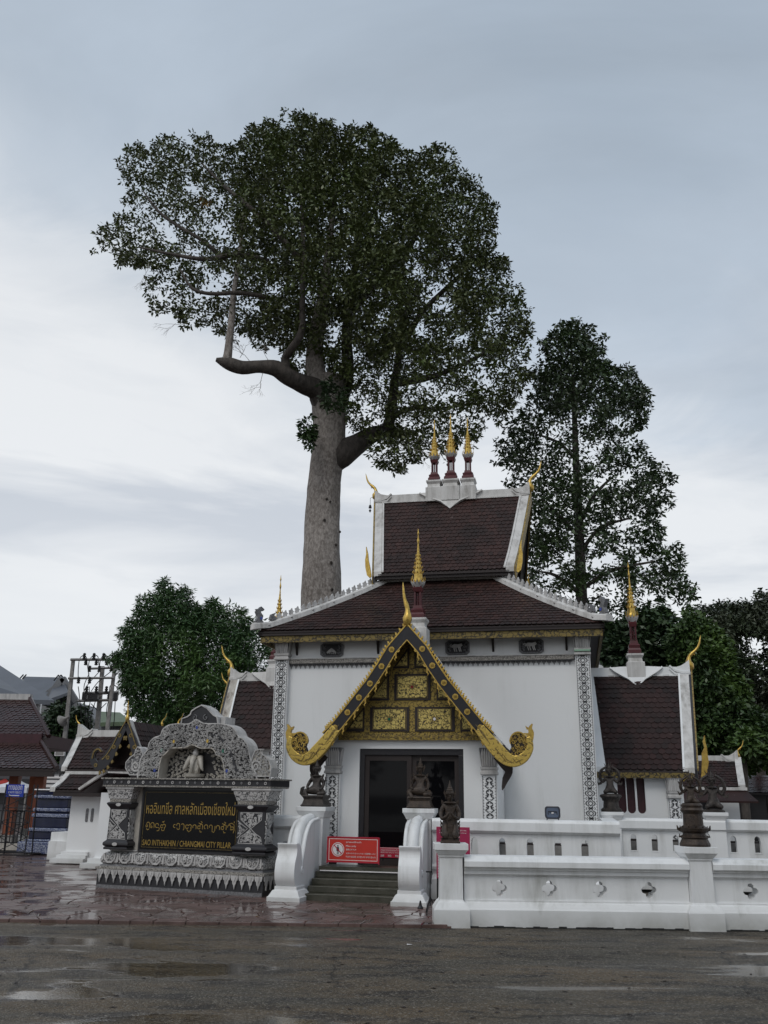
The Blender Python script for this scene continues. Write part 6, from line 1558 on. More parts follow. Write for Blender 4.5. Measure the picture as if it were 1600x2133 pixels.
# trees right
tree('dark leafy tree filling the gap between hall and right wing spire', 'leafy_tree', 33, [(1250, 1660), (1252, 1560), (1258, 1420), (1275, 1330)], [9, 8, 6, 3], [(1200, 1290), (1240, 1275), (1290, 1290), (1330, 1268), (1380, 1262), (1410, 1275), (1420, 1330), (1410, 1420), (1390, 1480), (1300, 1470), (1240, 1500), (1200, 1420)], 1500, 15, 18, .26, .12, 'leaf_deep', thick=2.5, gap=.7, sparse=lambda x, y: np.where(y < 1330, .85, 1), holes=[(1290, 1368, 12, 5), (1370, 1330, 10, 5)])
tree('bright green leafy tree right of the right wing roof', 'green_tree', 31, [(1470, 1700), (1470, 1600), (1475, 1500), (1480, 1420)], [7, 6, 5, 3], [(1400, 1310), (1440, 1270), (1480, 1290), (1510, 1330), (1535, 1390), (1560, 1440), (1600, 1500), (1660, 1560), (1640, 1610), (1560, 1600), (1500, 1575), (1440, 1590), (1425, 1500), (1405, 1420)], 2600, 14, 17, .19, .09, 'leaf_bright', thick=2.5, depth_k=.9, gap=.7)
tree('grey-green spreading tree at the right edge of the view', 'grey_tree', 38, [(1590, 1700), (1585, 1600), (1575, 1480), (1560, 1380)], [9, 8, 6, 3], [(1440, 1262), (1475, 1264), (1500, 1258), (1530, 1250), (1560, 1257), (1580, 1240), (1640, 1225), (1740, 1260), (1760, 1420), (1700, 1500), (1600, 1490), (1540, 1440), (1500, 1400), (1460, 1340)], 1700, 15, 17, .22, .095, 'leaf_grey', thick=3, holes=[(1580, 1345, 16, 10), (1560, 1330, 10, 6)], sparse=lambda x, y: np.where((x > 1540) & (y > 1320), .5, .8))
tree('deep green tree behind the small brown-roofed shrine at far right', 'shade_tree', 44, [(1548, 1720), (1547, 1640), (1543, 1560), (1530, 1500)], [11, 10, 9, 5], [(1380, 1420), (1450, 1400), (1540, 1430), (1640, 1480), (1760, 1500), (1760, 1640), (1600, 1650), (1560, 1640), (1500, 1640), (1400, 1640)], 1700, 19, 18, .34, .16, 'leaf_bright', thick=2.5, gap=.6)
tree('slim dark-stemmed tree beside the small shrine at the right edge', 'slim_tree', 29, [(1556, 1712), (1552, 1660), (1549, 1600), (1546, 1540)], [8, 7.5, 7, 4], [(1500, 1560), (1530, 1530), (1580, 1520), (1640, 1540), (1640, 1580), (1560, 1580)], 160, 14, 16, .22, .11, 'leaf_bright', thick=1.5)
# small dark trees left, between the grey halls
tree('small dark green tree behind the leaning pole and loudspeaker', 'small_tree', 48, [(130, 1640), (130, 1560)], [5, 3], [(86, 1500), (100, 1476), (118, 1462), (140, 1466), (165, 1476), (182, 1492), (190, 1530), (185, 1600), (90, 1600), (84, 1540)], 420, 13, 18, .30, .13, 'leaf_deep', thick=2)
# unseen trees added behind the viewer to darken glass and wet-ground reflections
for k, (x_, y_, h_) in enumerate(((-26, -30, 13), (-15, -34, 16), (-3, -31, 14), (9, -36, 17), (21, -31, 14), (33, -35, 15))):
    t = empty('reflection_tree', (x_, y_, 0), 0, ('broad dark tree added unseen behind the viewer to darken reflections, %s of six' % ('first', 'second', 'third', 'fourth', 'fifth', 'sixth')[k]), 'tree')
    MB().tube([(0, 0, -.1), (.1, 0, h_ * .4), (0, .1, h_ * .8)], [.4, .3, .1], 8).build('trunk', 'bark_dark', t)
    n_ = 260; th = rng.uniform(0, 6.28, n_); ph = rng.uniform(-1, 1, n_); rr_ = rng.random(n_) ** .4 * 6.2
    cc = np.stack([rr_ * np.cos(th) * np.sqrt(1 - ph ** 2), rr_ * np.sin(th) * np.sqrt(1 - ph ** 2), h_ * .60 + ph * h_ * .38], 1)
    leaf_mesh('crown', 'leaf_deep', cc, np.full(n_, 1.3), np.full(n_, 14), .8, .5, t)

# ================================================================== SMALL SHRINE LEFT, BEHIND THE SIGN
def vband(mb, prof, fx, a, b, z0, z1, sl, yc=0):
    vs = []; n = len(prof)
    for (r, z) in prof: vs += [(fx(r) + a, yc + sl * r, z + z1), (fx(r) + b, yc + sl * r, z + z1), (fx(r) + b, yc + sl * r, z + z0), (fx(r) + a, yc + sl * r, z + z0)]
    return mb.add(vs, [(4 * i + k, 4 * i + (k + 1) % 4, 4 * i + 4 + (k + 1) % 4, 4 * i + 4 + k) for i in range(n - 1) for k in range(4)] + [(0, 1, 2, 3), (4 * n - 1, 4 * n - 2, 4 * n - 3, 4 * n - 4)])
hx0 = at(264, 1700, 20.6)
H = Frame(hx0.x, 20.6, 14)
shr = empty('side_shrine', tuple(H.o), -14, 'small white cross-shaped shrine with brown tile roofs and black gable, behind the carved sign', 'shrine')
def hh(x, y, v): return H.hit(x, y, v)
YB = 2.2                                   # ridge line of the main body
uL, zE = hh(130, 1602, 1.3); uR = -uL + .2; zR = hh(200, 1530, YB)[1]; uLr = hh(166, 1520, YB)[0]
sp_ = [(.95, zE), (.70, zE + (zR - zE) * .22), (.35, zE + (zR - zE) * .60), (.02, zR)]
fL = lambda r: uLr + (uL - uLr) * (r / .95) ** 1.2
rf = empty('shrine_roof', parent=shr)
tiled(rf, sp_, lambda r: (fL(r) + .10, 2.3), (0, YB), (0, -1), .11, .12, 'tile_dk')
tiled(rf, sp_, lambda r: (-2.3, -fL(r) - .10), (0, YB), (0, 1), .11, .12, 'tile_dk')
mb = MB(); [vband(mb, sp_, fL, 0, .16, -.05, .06, sl, YB) for sl in (-1, 1)]; mb.build('verge', 'white_trim', rf)
mb = MB(); [vband(mb, sp_, fL, -.04, 0, -.18, .03, sl, YB) for sl in (-1, 1)]; mb.build('bargeboard', 'black', rf)
ridge_cap(rf, uLr, 2.3, YB, zR, 'white_trim', False, ends=(1, 0))
hook(rf, uLr - .0, YB, zR + .12, -1, .42)
for px, up_ in ((338, 1508), (372, 1508)): a, b = hh(px, up_, YB); hook(rf, a, YB, b - .02, .9, .32)
# lower skirt roof
u2, z2 = hh(106, 1647, .8); u2t = hh(140, 1612, 1.3)[0]; z2t = zE - .12
sk_ = [(1.45, z2 + .02), (1.2, z2 + (z2t - z2) * .4), (.95, z2t)]
fS = lambda r: u2t + (u2 - u2t) * (r - .95) / .5
tiled(rf, sk_, lambda r: (fS(r) + .1, 2.3), (0, YB), (0, -1), .11, .12, 'tile_dk')
mb = MB(); vband(mb, sk_, fS, 0, .14, -.04, .06, -1, YB); mb.build('hip_band', 'white_trim', rf)
MB().box(u2t, 2.2, YB - .99, YB - .93, z2t, z2t + .07).build('skirt_band', 'white_trim', rf)
MB().box(u2 + .1, 2.2, YB - 1.45, YB - 1.3, z2 - .12, z2 - .02).build('eave_board', 'darkwood', rf)
uw0 = hh(145, 1700, 1.1)[0]; 
ww = MB().box(uw0, 1.6, 1.1, 3.4, 0, z2 + .02).build('wall', 'white', shr)
for a, z0, z1 in ((.10, 0, .10), (.06, .10, .17), (.03, .17, .24)): MB().box(uw0 - a * 2.4, uw0 + .62, 1.1 - a * 2.4, 1.2, z0 + .001, z1).build('base_step', 'white_low', shr)
MB().box(hh(98, 1780, 1.7)[0], uw0 + .1, 1.7, 3.2, 0, .42).box(hh(104, 1760, 1.8)[0], uw0, 1.8, 3.1, .42, .62).build('side_base', 'white_low', shr, kind='stuff')
un = hh(206, 1700, 0)[0]
MB().box(un, -un, 0, 1.4, 0, hh(220, 1656, 0)[1] + .05).build('porch_wall', 'white', shr)
for a, z0, z1 in ((.10, 0, .10), (.05, .10, .2)): MB().box(un - a * 2.2, -un + a * 2, -a * 2, .1, z0 + .001, z1).build('base_step', 'white_low', shr)
for px in (181, 192):
    a, b = hh(px, 1700, 1.1); MB().prism(circ(a, b - .10, .035, 7, 180, 360) + circ(a, b + .14, .035, 7, 0, 180), 1.09, 1.10).build('slot_window', 'greyrelief', shr)
# porch gable towards the road
gp2 = [hh(x, y, -.35) for x, y in ((264, 1508), (250, 1532), (238, 1556), (225, 1578), (212, 1592), (200, 1594), (193, 1580), (197, 1566), (206, 1560), (212, 1566))]
g0_ = gp2[0][0]
for s_ in (-1, 1):
    pts = [(g0_ + s_ * abs(a - g0_), b) for a, b in gp2]; sm_ = smooth(pts, 3); wd = smooth([(q,) for q in (.10, .16, .20, .24, .24, .17, .12, .09, .07, .02)], 3)
    bd_ = MB().strip(sm_, [q[0] for q in wd], -.36, -.31).build('bargeboard', 'black', rf)
    MB().strip([(a - s_ * .0, b + .10 - .0 * i) for i, (a, b) in enumerate(sm_[:13])], .02, -.375, -.31).build('gold_edge', 'gold_dull', bd_)
    MB().strip(smooth([pts[9], pts[8], pts[7], pts[6]], 3), .03, -.38, -.31).build('gold_curl', 'gold_dull', bd_)
    ds_ = MB()
    for k in (1, 2, 3, 5): ring2(ds_, circ(pts[k][0], pts[k][1], .045, 10), circ(pts[k][0], pts[k][1], .02, 8) + circ(pts[k][0], pts[k][1], .02, 2), -.361, -.37)
    ds_.build('painted_rosettes', 'gold_dull', bd_, kind='stuff')
    dg_ = MB()
    for k in range(7):
        t = k * 2 + 2; a, b = sm_[min(t, len(sm_) - 1)]; dg_.prism([(a - s_ * .07, b - .10), (a - s_ * .11, b - .16), (a - s_ * .05, b - .20), (a - s_ * .04, b - .12)], -.36, -.33)
    dg_.build('drip_points', 'gold_dull', bd_, kind='stuff')
pr_ = [(abs(gp2[4][0] - g0_), gp2[4][1]), (abs(gp2[3][0] - g0_), gp2[3][1] + .03), (abs(gp2[1][0] - g0_), gp2[1][1] + .03), (.02, gp2[0][1] + .05)]
for s_ in (-1, 1):
    tiled(rf, pr_, lambda r: (-.95, .95), (g0_, .62), (s_, 0), .11, .12, 'tile_dk')
    MB().strip([(g0_ + s_ * a, z + .03) for a, z in pr_[::-1]], .05, -.30, -.16).build('verge', 'white_trim', rf)
MB().prism([(g0_ - pr_[0][0] * .9, pr_[0][1]), (g0_ + pr_[0][0] * .9, pr_[0][1]), (g0_, pr_[-1][1] - .1)], .0, .04).build('gable_field', 'darkwood', rf)
hook(rf, g0_, -.34, gp2[0][1] + .10, -.12, .46)
lo_ = [hh(x, y, -.1) for x, y in ((166, 1644), (190, 1628), (222, 1607))]
for s_ in (-1, 1): MB().strip([(g0_ + s_ * abs(a - g0_), b) for a, b in lo_], [.05, .06, .06], -.15, -.05).build('lower_verge', 'white_trim', rf); MB().strip([(g0_ + s_ * abs(a - g0_), b - .05) for a, b in lo_], [.05, .05, .05], -.06, 1.0).build('lower_porch_roof', 'tile_dk', rf)

# glazed porcelain pedestal
pb = at(108, 1776, 25.4)
pd_ = empty('porcelain_pedestal', (pb.x + .12, 25.4, 0), -14, 'blue and white glazed tiered pedestal left of the small white shrine', 'pedestal')
prf_ = [(.72, 0, .30, 'bluewhite'), (.60, .30, .36, 'bluewhite'), (.54, .36, .55, 'navy'), (.58, .55, .64, 'bluewhite'), (.50, .64, .90, 'navy'), (.53, .90, 1.0, 'bluewhite'), (.47, 1.0, 1.05, 'navy'), (.52, 1.05, 1.14, 'bluewhite'), (.46, 1.14, 1.38, 'navy'), (.53, 1.38, 1.47, 'bluewhite'), (.50, 1.47, 1.58, 'navy'), (.55, 1.58, 1.62, 'signwhite')]
for w_, z0, z1, m_ in prf_: MB().lathe(0, 0, [(w_ * .97, z0 + .001), (w_, z0 + .02), (w_, z1 - .02), (w_ * .97, z1)], square=True).build('glazed_tier', m_, pd_, bevel=.008)

# ================================================================== PAVILION, FAR LEFT
pv0 = at(20, 1715, 27.5)
pav = empty('open_pavilion', (pv0.x, 27.5, 0), 0, 'open pavilion with wet maroon two-tier tile roof and orange posts at the left edge', 'pavilion')
def px_(x, y, D): p = at(x, y, D); return (p.x - pv0.x, p.z)
a1 = px_(103, 1537, 27.0); a2 = px_(62, 1456, 28.6)
pf1 = [(1.7, a1[1]), (1.3, a1[1] + .40), (.1, a2[1])]
tiled(pav, pf1, lambda r: (-9.0, a2[0] + (a1[0] - a2[0]) * (r - .1) / 1.6), (0, 1.15), (0, -1), .16, .115, 'tile_pav')
b1 = px_(125, 1603, 26.0); b2 = px_(88, 1548, 27.0)
pf2 = [(2.9, b1[1]), (2.4, b1[1] + .33), (1.75, b2[1])]
tiled(pav, pf2, lambda r: (-9.0, b2[0] + (b1[0] - b2[0]) * (r - 1.75) / 1.15), (0, 1.15), (0, -1), .16, .115, 'tile_pav')
for pf_, (xa, za), (xb, zb), w_ in ((pf1, a2, a1, .10), (pf2, b2, b1, .10)):
    MB().tube([(xa, 1.15 - pf_[-1][0], za + .05), (xb, 1.15 - pf_[0][0], zb + .04)], .07, 6).build('hip_roll', 'tile_pav', pav)
MB().box(-9, a2[0] + .05, .95, 1.2, a2[1] - .04, a2[1] + .14).build('ridge_band', 'carve', pav)
MB().box(-9, b1[0] - .1, -1.75, -1.6, b1[1] - .2, b1[1] - .05).build('eave_board', 'darkwood', pav)
MB().box(-9, b2[0], -.62, 3, b2[1] - .1, a1[1] + .1).build('clerestory', 'maroon_dk', pav)
for x_, D in ((18, 26.6), (72, 26.6), (-60, 26.6), (60, 31)):
    q = px_(x_, 1700, D); MB().box(q[0] - .13, q[0] + .13, D - 27.5, D - 27.5 + .26, .3, b1[1] + .2).build('post', 'orange', pav, bevel=.01)
    MB().box(q[0] - .2, q[0] + .2, D - 27.5 - .07, D - 27.5 + .33, 0, .38).build('post_base', 'conc', pav, bevel=.01)
MB().box(-9, px_(78, 1715, 26.5)[0], -1.3, 4, 0, .16).build('floor_slab', 'cream', pav)
# exit sign on a steel barricade
bs = at(32, 1734, 24.2); ba = empty('exit_sign', (bs.x, 24.2, 0), 0, 'blue exit sign with white lettering on a dark steel frame beside the pavilion', 'sign')
zt_ = at(32, 1634, 24.2).z; zb_ = at(32, 1660, 24.2).z; xl = at(13, 1650, 24.2).x - bs.x; xr_ = at(49, 1650, 24.2).x - bs.x
MB().box(xl, xr_, 0, .03, zb_, zt_).build('sign_plate', 'bluesign', ba)
hg = zt_ - zb_; wd_ = xr_ - xl
text('ทางออก', 'signwhite', ba, xl + wd_ * .1, -.003, zb_ + hg * .55, wd_ * .8, hg * .36); text('EXIT/出口', 'signwhite', ba, xl + wd_ * .12, -.003, zb_ + hg * .27, wd_ * .76, hg * .2)
MB().box(xl + wd_ * .22, xr_ - wd_ * .22, -.003, 0, zb_ + hg * .08, zb_ + hg * .14).prism([(xl + wd_ * .12, zb_ + hg * .11), (xl + wd_ * .24, zb_ + hg * .19), (xl + wd_ * .24, zb_ + hg * .03)], 0, -.003).build('arrow', 'signwhite', ba, kind='stuff')
fr_ = MB()
for s_ in (-1, 1):
    for y_ in (-.15, .35): fr_.tube([(s_ * .36, y_, 0), (s_ * .36, y_ * .5, zt_)], .018, 5)
for k in range(4):
    z0 = .1 + k * .35; fr_.tube([(-.36, -.12, z0), (.36, -.12, z0 + .35)], .010, 4); fr_.tube([(.36, -.12, z0), (-.36, -.12, z0 + .35)], .010, 4)
    fr_.tube([(-.36, -.12, z0), (.36, -.12, z0)], .010, 4)
fr_.tube([(-.55, -.3, .03), (.55, -.3, .03)], .02, 5).tube([(-.55, .5, .03), (.55, .5, .03)], .02, 5); fr_.build('steel_frame', 'steel', ba, kind='stuff')
for k, x_ in enumerate((-2, 62)):
    q = at(x_, 1732, 25.2); s_ = empty('steel_barrier', (q.x, 25.2, 0), 0, ('dark steel crowd barrier standing in front of the pavilion post' if k else 'dark steel crowd barrier cut by the left edge of the view'), 'barrier', 'steel crowd barriers')
    b_ = MB().tube([(-.6, 0, .05), (-.6, 0, 1.05), (.6, 0, 1.05), (.6, 0, .05)], .02, 5).tube([(-.6, 0, .25), (.6, 0, .25)], .014, 4); b_.build('frame', 'steel', s_)
    bb_ = MB(); [bb_.tube([(-.5 + q_ * .1, 0, .25), (-.5 + q_ * .1, 0, 1.05)], .008, 4) for q_ in range(11)]; bb_.build('bars', 'steel', s_, kind='stuff')
# market tents far behind the pavilion
for nm, x_, D, m_, lb_ in (('market_tent', 24, 44, 'tentwhite', 'white peaked market tent seen behind the blue exit sign'), ('market_tent', 1, 46, 'tentred', 'red peaked tent at the left edge behind the pavilion')):
    q = at(x_, 1700, D); t = empty(nm, (q.x, D, 0), 0, lb_, 'tent'); zt2 = at(x_, 1622, D).z; ze = at(x_, 1640, D).z
    MB().lathe(0, 0, [(.9, ze - .25), (.9, ze), (.35, ze + (zt2 - ze) * .45), (.03, zt2)], square=True).build('canopy', m_, t)
    for a in (-.85, .85): MB().box(a - .03, a + .03, -.85, -.79, 0, ze).build('leg', 'conc', t)
# low white buildings and stalls beyond the pavilion
q = at(96, 1700, 40); lw = empty('louvred_kiosk', (q.x, 40, 0), 0, 'pale louvred kiosk between the pavilion and the small shrine', 'kiosk')
kz0 = at(96, 1668, 40).z; kz1 = at(96, 1612, 40).z
MB().box(-.55, .75, 0, 1.5, 0, kz1).build('body', 'greywall', lw)
for k in range(6): MB().box(-.58, .78, -.05, 0, kz0 + (kz1 - kz0) * k / 6, kz0 + (kz1 - kz0) * (k + .6) / 6).build('louvre', 'signwhite', lw)
q = at(45, 1700, 46); bw = empty('low_building', (q.x, 46, 0), 0, 'low dim grey building behind the pavilion posts', 'building'); MB().box(-12, 3.0, 0, 6, 0, 2.6).build('wall', 'greywall', bw)
for k in range(9): MB().box(-10 + k * 1.4, -9.2 + k * 1.4, -.04, 0, .9, 2.1).build('window', 'black', bw)
MB().box(-12.3, 3.3, -.5, 6.5, 2.6, 2.8).build('roof', 'greyroof', bw)

# ================================================================== GREY HALLS
def roofshape(parent, pts_front, D0, D1, m, th=.25, name='roof'):
    """a pitched roof plane: lower edge at distance D0, upper edge at D1"""
    (x0, y0), (x1, y1), (x2, y2), (x3, y3) = pts_front    # low-left, low-right, up-right, up-left
    P = [at(x0, y0, D0), at(x1, y1, D0), at(x2, y2, D1), at(x3, y3, D1)]; o = parent.location
    vs = [tuple(p - o) for p in P] + [tuple(p - o - Vector((0, 0, th))) for p in P]
    return MB().add(vs, [(0, 1, 2, 3), (7, 6, 5, 4), (0, 4, 5, 1), (1, 5, 6, 2), (2, 6, 7, 3), (3, 7, 4, 0)]).build(name, m, parent)
q = at(40, 1600, 56); ha = empty('grey_hall', (q.x, 56, 0), 0, 'large hall with plain dark grey sweeping roof at the left edge', 'building')
roofshape(ha, ((-400, 1440), (113, 1459), (0, 1386), (-400, 1300)), 56, 62, 'greyroof')
P = at(60, 1462, 57.5) - ha.location; MB().box(-14, P.x, 1.5, 8, 0, P.z).build('wall', 'black', ha)
for x_ in (28, 36, 60, 74, 80): a = at(x_, 1470, 57.2) - ha.location; MB().box(a.x - .12, a.x + .12, 1.2, 1.45, 0, a.z + .2).build('column', 'signwhite', ha)
q = at(100, 1600, 72); hb = empty('grey_hall', (q.x, 72, 0), 0, 'grey hall with a gabled end and ridge rails, behind the leaning pole', 'building')
roofshape(hb, ((60, 1462), (108, 1462), (122, 1411), (48, 1409)), 72, 77, 'greyroof')
roofshape(hb, ((98, 1458), (142, 1442), (132, 1409), (120, 1411)), 71, 75, 'greyroof')
gv = [at(x, y, 74) - hb.location for x, y in ((82, 1600), (205, 1600), (205, 1500), (150, 1455), (130, 1414), (82, 1450))]
MB().prism([(p.x, p.z) for p in gv], 2.0, 2.3).build('gable_wall', 'greywall', hb)
gb = [at(x, y, 73) - hb.location for x, y in ((98, 1457), (129, 1412), (142, 1436), (158, 1462))]
MB().strip([(p.x, p.z) for p in gb[:2]], .55, 1.0, 1.4).strip([(p.x, p.z) for p in gb[1:]], .45, 1.0, 1.4).build('gable_boards', 'greywall', hb, kind='stuff')
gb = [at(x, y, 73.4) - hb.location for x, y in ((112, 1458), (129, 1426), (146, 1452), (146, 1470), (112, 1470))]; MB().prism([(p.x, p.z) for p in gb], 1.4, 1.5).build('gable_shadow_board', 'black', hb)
for k in range(7):
    a = at(80, 1466 + k * 6, 73.9) - hb.location; b = at(96, 1466 + k * 6, 73.9) - hb.location
    MB().box(a.x, b.x, 1.85, 1.98, a.z - .06, a.z + .06).build('louvre', 'greyroof', hb)
rl = MB()
for x_, y_, dx, dy in ((40, 1415, 9, -10), (46, 1415, 9, -10), (112, 1418, 10, -12), (118, 1418, 9, -12), (136, 1418, -9, -12), (130, 1418, -9, -12)):
    a = at(x_, y_, 75) - hb.location; b = at(x_ + dx, y_ + dy, 75) - hb.location; rl.tube([a, b], .06, 4)
rl.build('ridge_rails', 'steel', hb, kind='stuff')
q = at(180, 1600, 66); hc = empty('grey_shed', (q.x, 66, 0), 0, 'pale grey sloping gable wall seen between the power poles', 'building')
gv = [at(x, y, 66) - hc.location for x, y in ((150, 1620), (262, 1620), (262, 1560), (212, 1512), (160, 1462), (150, 1470))]
MB().prism([(p.x, p.z) for p in gv], 0, 5).build('wall', 'greywall', hc)
q = at(240, 1600, 58); hd = empty('green_roofed_house', (q.x, 58, 0), 0, 'low house with a mossy green roof seen between power pole and shrine finial', 'house')
roofshape(hd, ((208, 1505), (275, 1503), (250, 1484), (208, 1482)), 58, 62, 'greenroof')
a = at(212, 1506, 59) - hd.location; b = at(266, 1506, 59) - hd.location; MB().box(a.x, b.x, 1, 5, 0, a.z).build('wall', 'greywall', hd)

# ================================================================== POWER POLES
def pole(name, label, x0, y0, x1, y1, D, wpx, bars=()):
    t = at(x0, y0, D); b = at(x1, y1, D); d = (t - b).normalized(); g0 = b - d * (b.z / d.z)
    o = empty(name, (g0.x, D, 0), 0, label, 'power pole', 'concrete power poles'); w = wpx * D * 1.03 / 1850 / 2; a = g0 - o.location; c = t - o.location
    mb = MB(); k = w * 1.25
    mb.add([(a.x - k, a.y - k, -.1), (a.x + k, a.y - k, -.1), (a.x + k, a.y + k, -.1), (a.x - k, a.y + k, -.1), (c.x - w * .8, c.y - w * .8, c.z), (c.x + w * .8, c.y - w * .8, c.z), (c.x + w * .8, c.y + w * .8, c.z), (c.x - w * .8, c.y + w * .8, c.z)],
           [(3, 2, 1, 0), (4, 5, 6, 7), (0, 1, 5, 4), (1, 2, 6, 5), (2, 3, 7, 6), (3, 0, 4, 7)]); mb.build('shaft', 'conc', o)
    return o
def rel(o, x, y, D): return at(x, y, D) - o.location
PD = 46
p1 = pole('power_pole', 'leaning concrete power pole with loudspeaker horn, left one of the frame', 153, 1372, 133, 1560, PD, 7.5)
p2 = pole('power_pole', 'right concrete pole of the power frame, nearest the feathery tree', 241, 1372, 226, 1500, PD, 7)
p3 = pole('power_pole', 'middle concrete pole between the two taller poles, carrying the transformer rack', 214, 1388, 203, 1512, PD + 1.5, 8.5)
bar = MB()
for (xa, ya, xb, yb, w, d) in ((147, 1374, 245, 1374, .07, 0), (142, 1413, 238, 1412, .06, 0)):
    a, b = rel(p1, xa, ya, PD - .2), rel(p1, xb, yb, PD - .2); bar = MB(); bar.tube([a, b], w, 4); bar.build('cross_bar', 'conc', p1)
for (xa, ya, xb, yb, w) in ((183, 1393, 236, 1391, .06), (172, 1444, 246, 1442, .07), (162, 1460, 244, 1458, .07), (172, 1446, 246, 1444, .05)):
    a, b = rel(p3, xa, ya, PD + 1.2), rel(p3, xb, yb, PD + 1.2); bar = MB(); bar.tube([a, b], w, 4); bar.build('cross_bar', 'conc', p3)
ins = MB().lathe(0, 0, [(.03, 0), (.09, .02), (.09, .08), (.05, .10), (.09, .13), (.09, .19), (.05, .21), (.08, .25), (.08, .30), (.03, .34)], 8).mesh('insulator', 'cable')
for x_, y_ in ((175, 1374), (195, 1374), (215, 1374), (178, 1386), (200, 1386), (222, 1386), (163, 1424), (186, 1424)):
    a = rel(p1, x_, y_, PD - .25); put(ins, 'insulator', p1, tuple(a))
for x_, y_ in ((186, 1400), (206, 1400), (231, 1399), (180, 1443), (200, 1443), (221, 1443), (176, 1456), (188, 1456), (199, 1456), (226, 1456), (240, 1456)):
    a = rel(p3, x_, y_, PD + 1.0); put(ins, 'insulator', p3, tuple(a))
a, b = rel(p3, 172, 1458, PD + 1), rel(p3, 190, 1446, PD + 1)
for x_ in (176, 188, 199, 240): a = rel(p3, x_, 1458, PD + 1); MB().box(a.x - .12, a.x + .12, a.y - .1, a.y + .1, a.z, a.z + .3).build('fuse_box', 'steel', p3)
cbl = MB()
for pts in (((175, 1364), (166, 1372), (163, 1395), (163, 1420)), ((175, 1364), (180, 1370), (182, 1386), (187, 1420)), ((195, 1364), (186, 1376), (184, 1400)), ((195, 1364), (204, 1368), (206, 1386)), ((215, 1364), (209, 1376), (206, 1398)), ((215, 1364), (222, 1370), (226, 1392)),
            ((163, 1430), (166, 1455), (170, 1500)), ((186, 1430), (186, 1442)), ((206, 1400), (180, 1430), (172, 1450)), ((231, 1399), (205, 1420), (190, 1440)), ((186, 1403), (176, 1425), (175, 1440)), ((176, 1460), (180, 1520)), ((188, 1460), (184, 1490), (180, 1540)), ((199, 1460), (190, 1490), (184, 1530)), ((240, 1460), (238, 1500), (235, 1520)),
            ((226, 1460), (222, 1480), (224, 1510)), ((228, 1444), (229, 1430), (236, 1426), (245, 1434), (247, 1448)), ((203, 1480), (190, 1466)), ((206, 1480), (222, 1464))):
    cbl.tube(smooth([tuple(rel(p3, x, y, PD + .4)) for x, y in pts], 3), .022, 4)
cbl.build('cables', 'cable', p3, kind='stuff')
hn = empty('loudspeaker', tuple(at(128, 1502, PD - .3)), 0, 'grey horn loudspeaker clamped to the leaning concrete pole', 'loudspeaker')
mb = MB().lathe(0, 0, [(.30, 0), (.28, .02), (.12, .22), (.07, .30), (.07, .48), (.02, .5)], 14); mb.xform(Matrix.Rotation(R(62), 4, 'Y') @ Matrix.Rotation(R(20), 4, 'X')); mb.build('horn', 'conc', hn, smooth=True)
MB().lathe(0, 0, [(.07, -.05), (.05, .2)], 8).xform(Matrix.Rotation(R(62), 4, 'Y') @ Matrix.Rotation(R(20), 4, 'X')).build('driver', 'steel', hn)
q = at(126, 1563, PD - .4); mbx = empty('meter_box', tuple(q), 0, 'pale metal meter box on the lower part of the leaning pole', 'meter box'); MB().box(-.24, .24, -.1, .1, -.27, .27).build('box', 'signwhite', mbx, bevel=.01); MB().box(-.2, .2, -.11, -.1, -.23, .23).build('door', 'conc', mbx)

# ================================================================== FAR RIGHT AND BEHIND THE LEFT WING
def small_roof(label, xr, yr, xl, ye, D, xe, zwall=True, m='tile_dk', hx_=None, hs=1, hh_=.5, cat='shrine', name='brown_roofed_shrine', wall='white'):
    p = at((xl + xr) / 2, 1700, D); o = empty(name, (p.x, D, 0), -12, label, cat)
    F2 = Frame(p.x, D, 12); a = F2.hit(xr, yr, 1.2); b = F2.hit(xe, ye, 0); l = F2.hit(xl, yr, 1.2)[0]
    pf_ = [(1.2, b[1]), (.6, b[1] + (a[1] - b[1]) * .45), (.02, a[1])]; sg_ = 1 if xr > xl else -1
    end = lambda r: a[0] + (b[0] - a[0]) * r / 1.2
    lo_, hi_ = (lambda r: l), end
    if sg_ < 0: lo_, hi_ = end, (lambda r: l)
    tiled(o, pf_, lambda r: (lo_(r), hi_(r)), (0, 1.2), (0, -1), .12, .13, m); tiled(o, pf_, lambda r: (-hi_(r), -lo_(r)), (0, 1.2), (0, 1), .12, .13, m)
    for sl in (-1, 1): mb = MB(); vband(mb, pf_, end, -.09, .09, -.06, .07, sl, 1.2); mb.build('verge', 'white_trim', o)
    ridge_cap(o, min(l, a[0]), max(l, a[0]), 1.2, a[1], 'white_trim', False, ends=(0, 1) if sg_ > 0 else (1, 0))
    hook(o, a[0] + sg_ * .02, 1.2, a[1] + .10, sg_, hh_)
    MB().box(min(l, b[0]) + .1, max(l, b[0]) - .1, .15, 2.2, 0, b[1] + .02).build('wall', wall, o)
    MB().box(min(l, b[0]), max(l, b[0]), .02, .12, b[1] - .12, b[1]).build('eave_board', 'darkwood', o)
    return o, F2, a, b, l
o, F2, a, b, l = small_roof('small shrine with dark brown roof and little gold finial beyond the right wing', 1537, 1582, 1400, 1640, 25.5, 1546)
z1 = F2.hit(1500, 1646, -.3)[1]; z2_ = F2.hit(1500, 1668, -.7)[1]
MB().add([(l, -.25, z1), (b[0] + .05, -.25, z1), (b[0] + .25, -.75, z2_), (l, -.75, z2_), (l, -.25, z1 - .05), (b[0] + .05, -.25, z1 - .05), (b[0] + .25, -.75, z2_ - .05), (l, -.75, z2_ - .05)], [(0, 1, 2, 3), (7, 6, 5, 4), (3, 2, 6, 7), (1, 5, 6, 2), (0, 4, 5, 1), (0, 3, 7, 4)]).build('lower_roof', 'tile_dk', o)
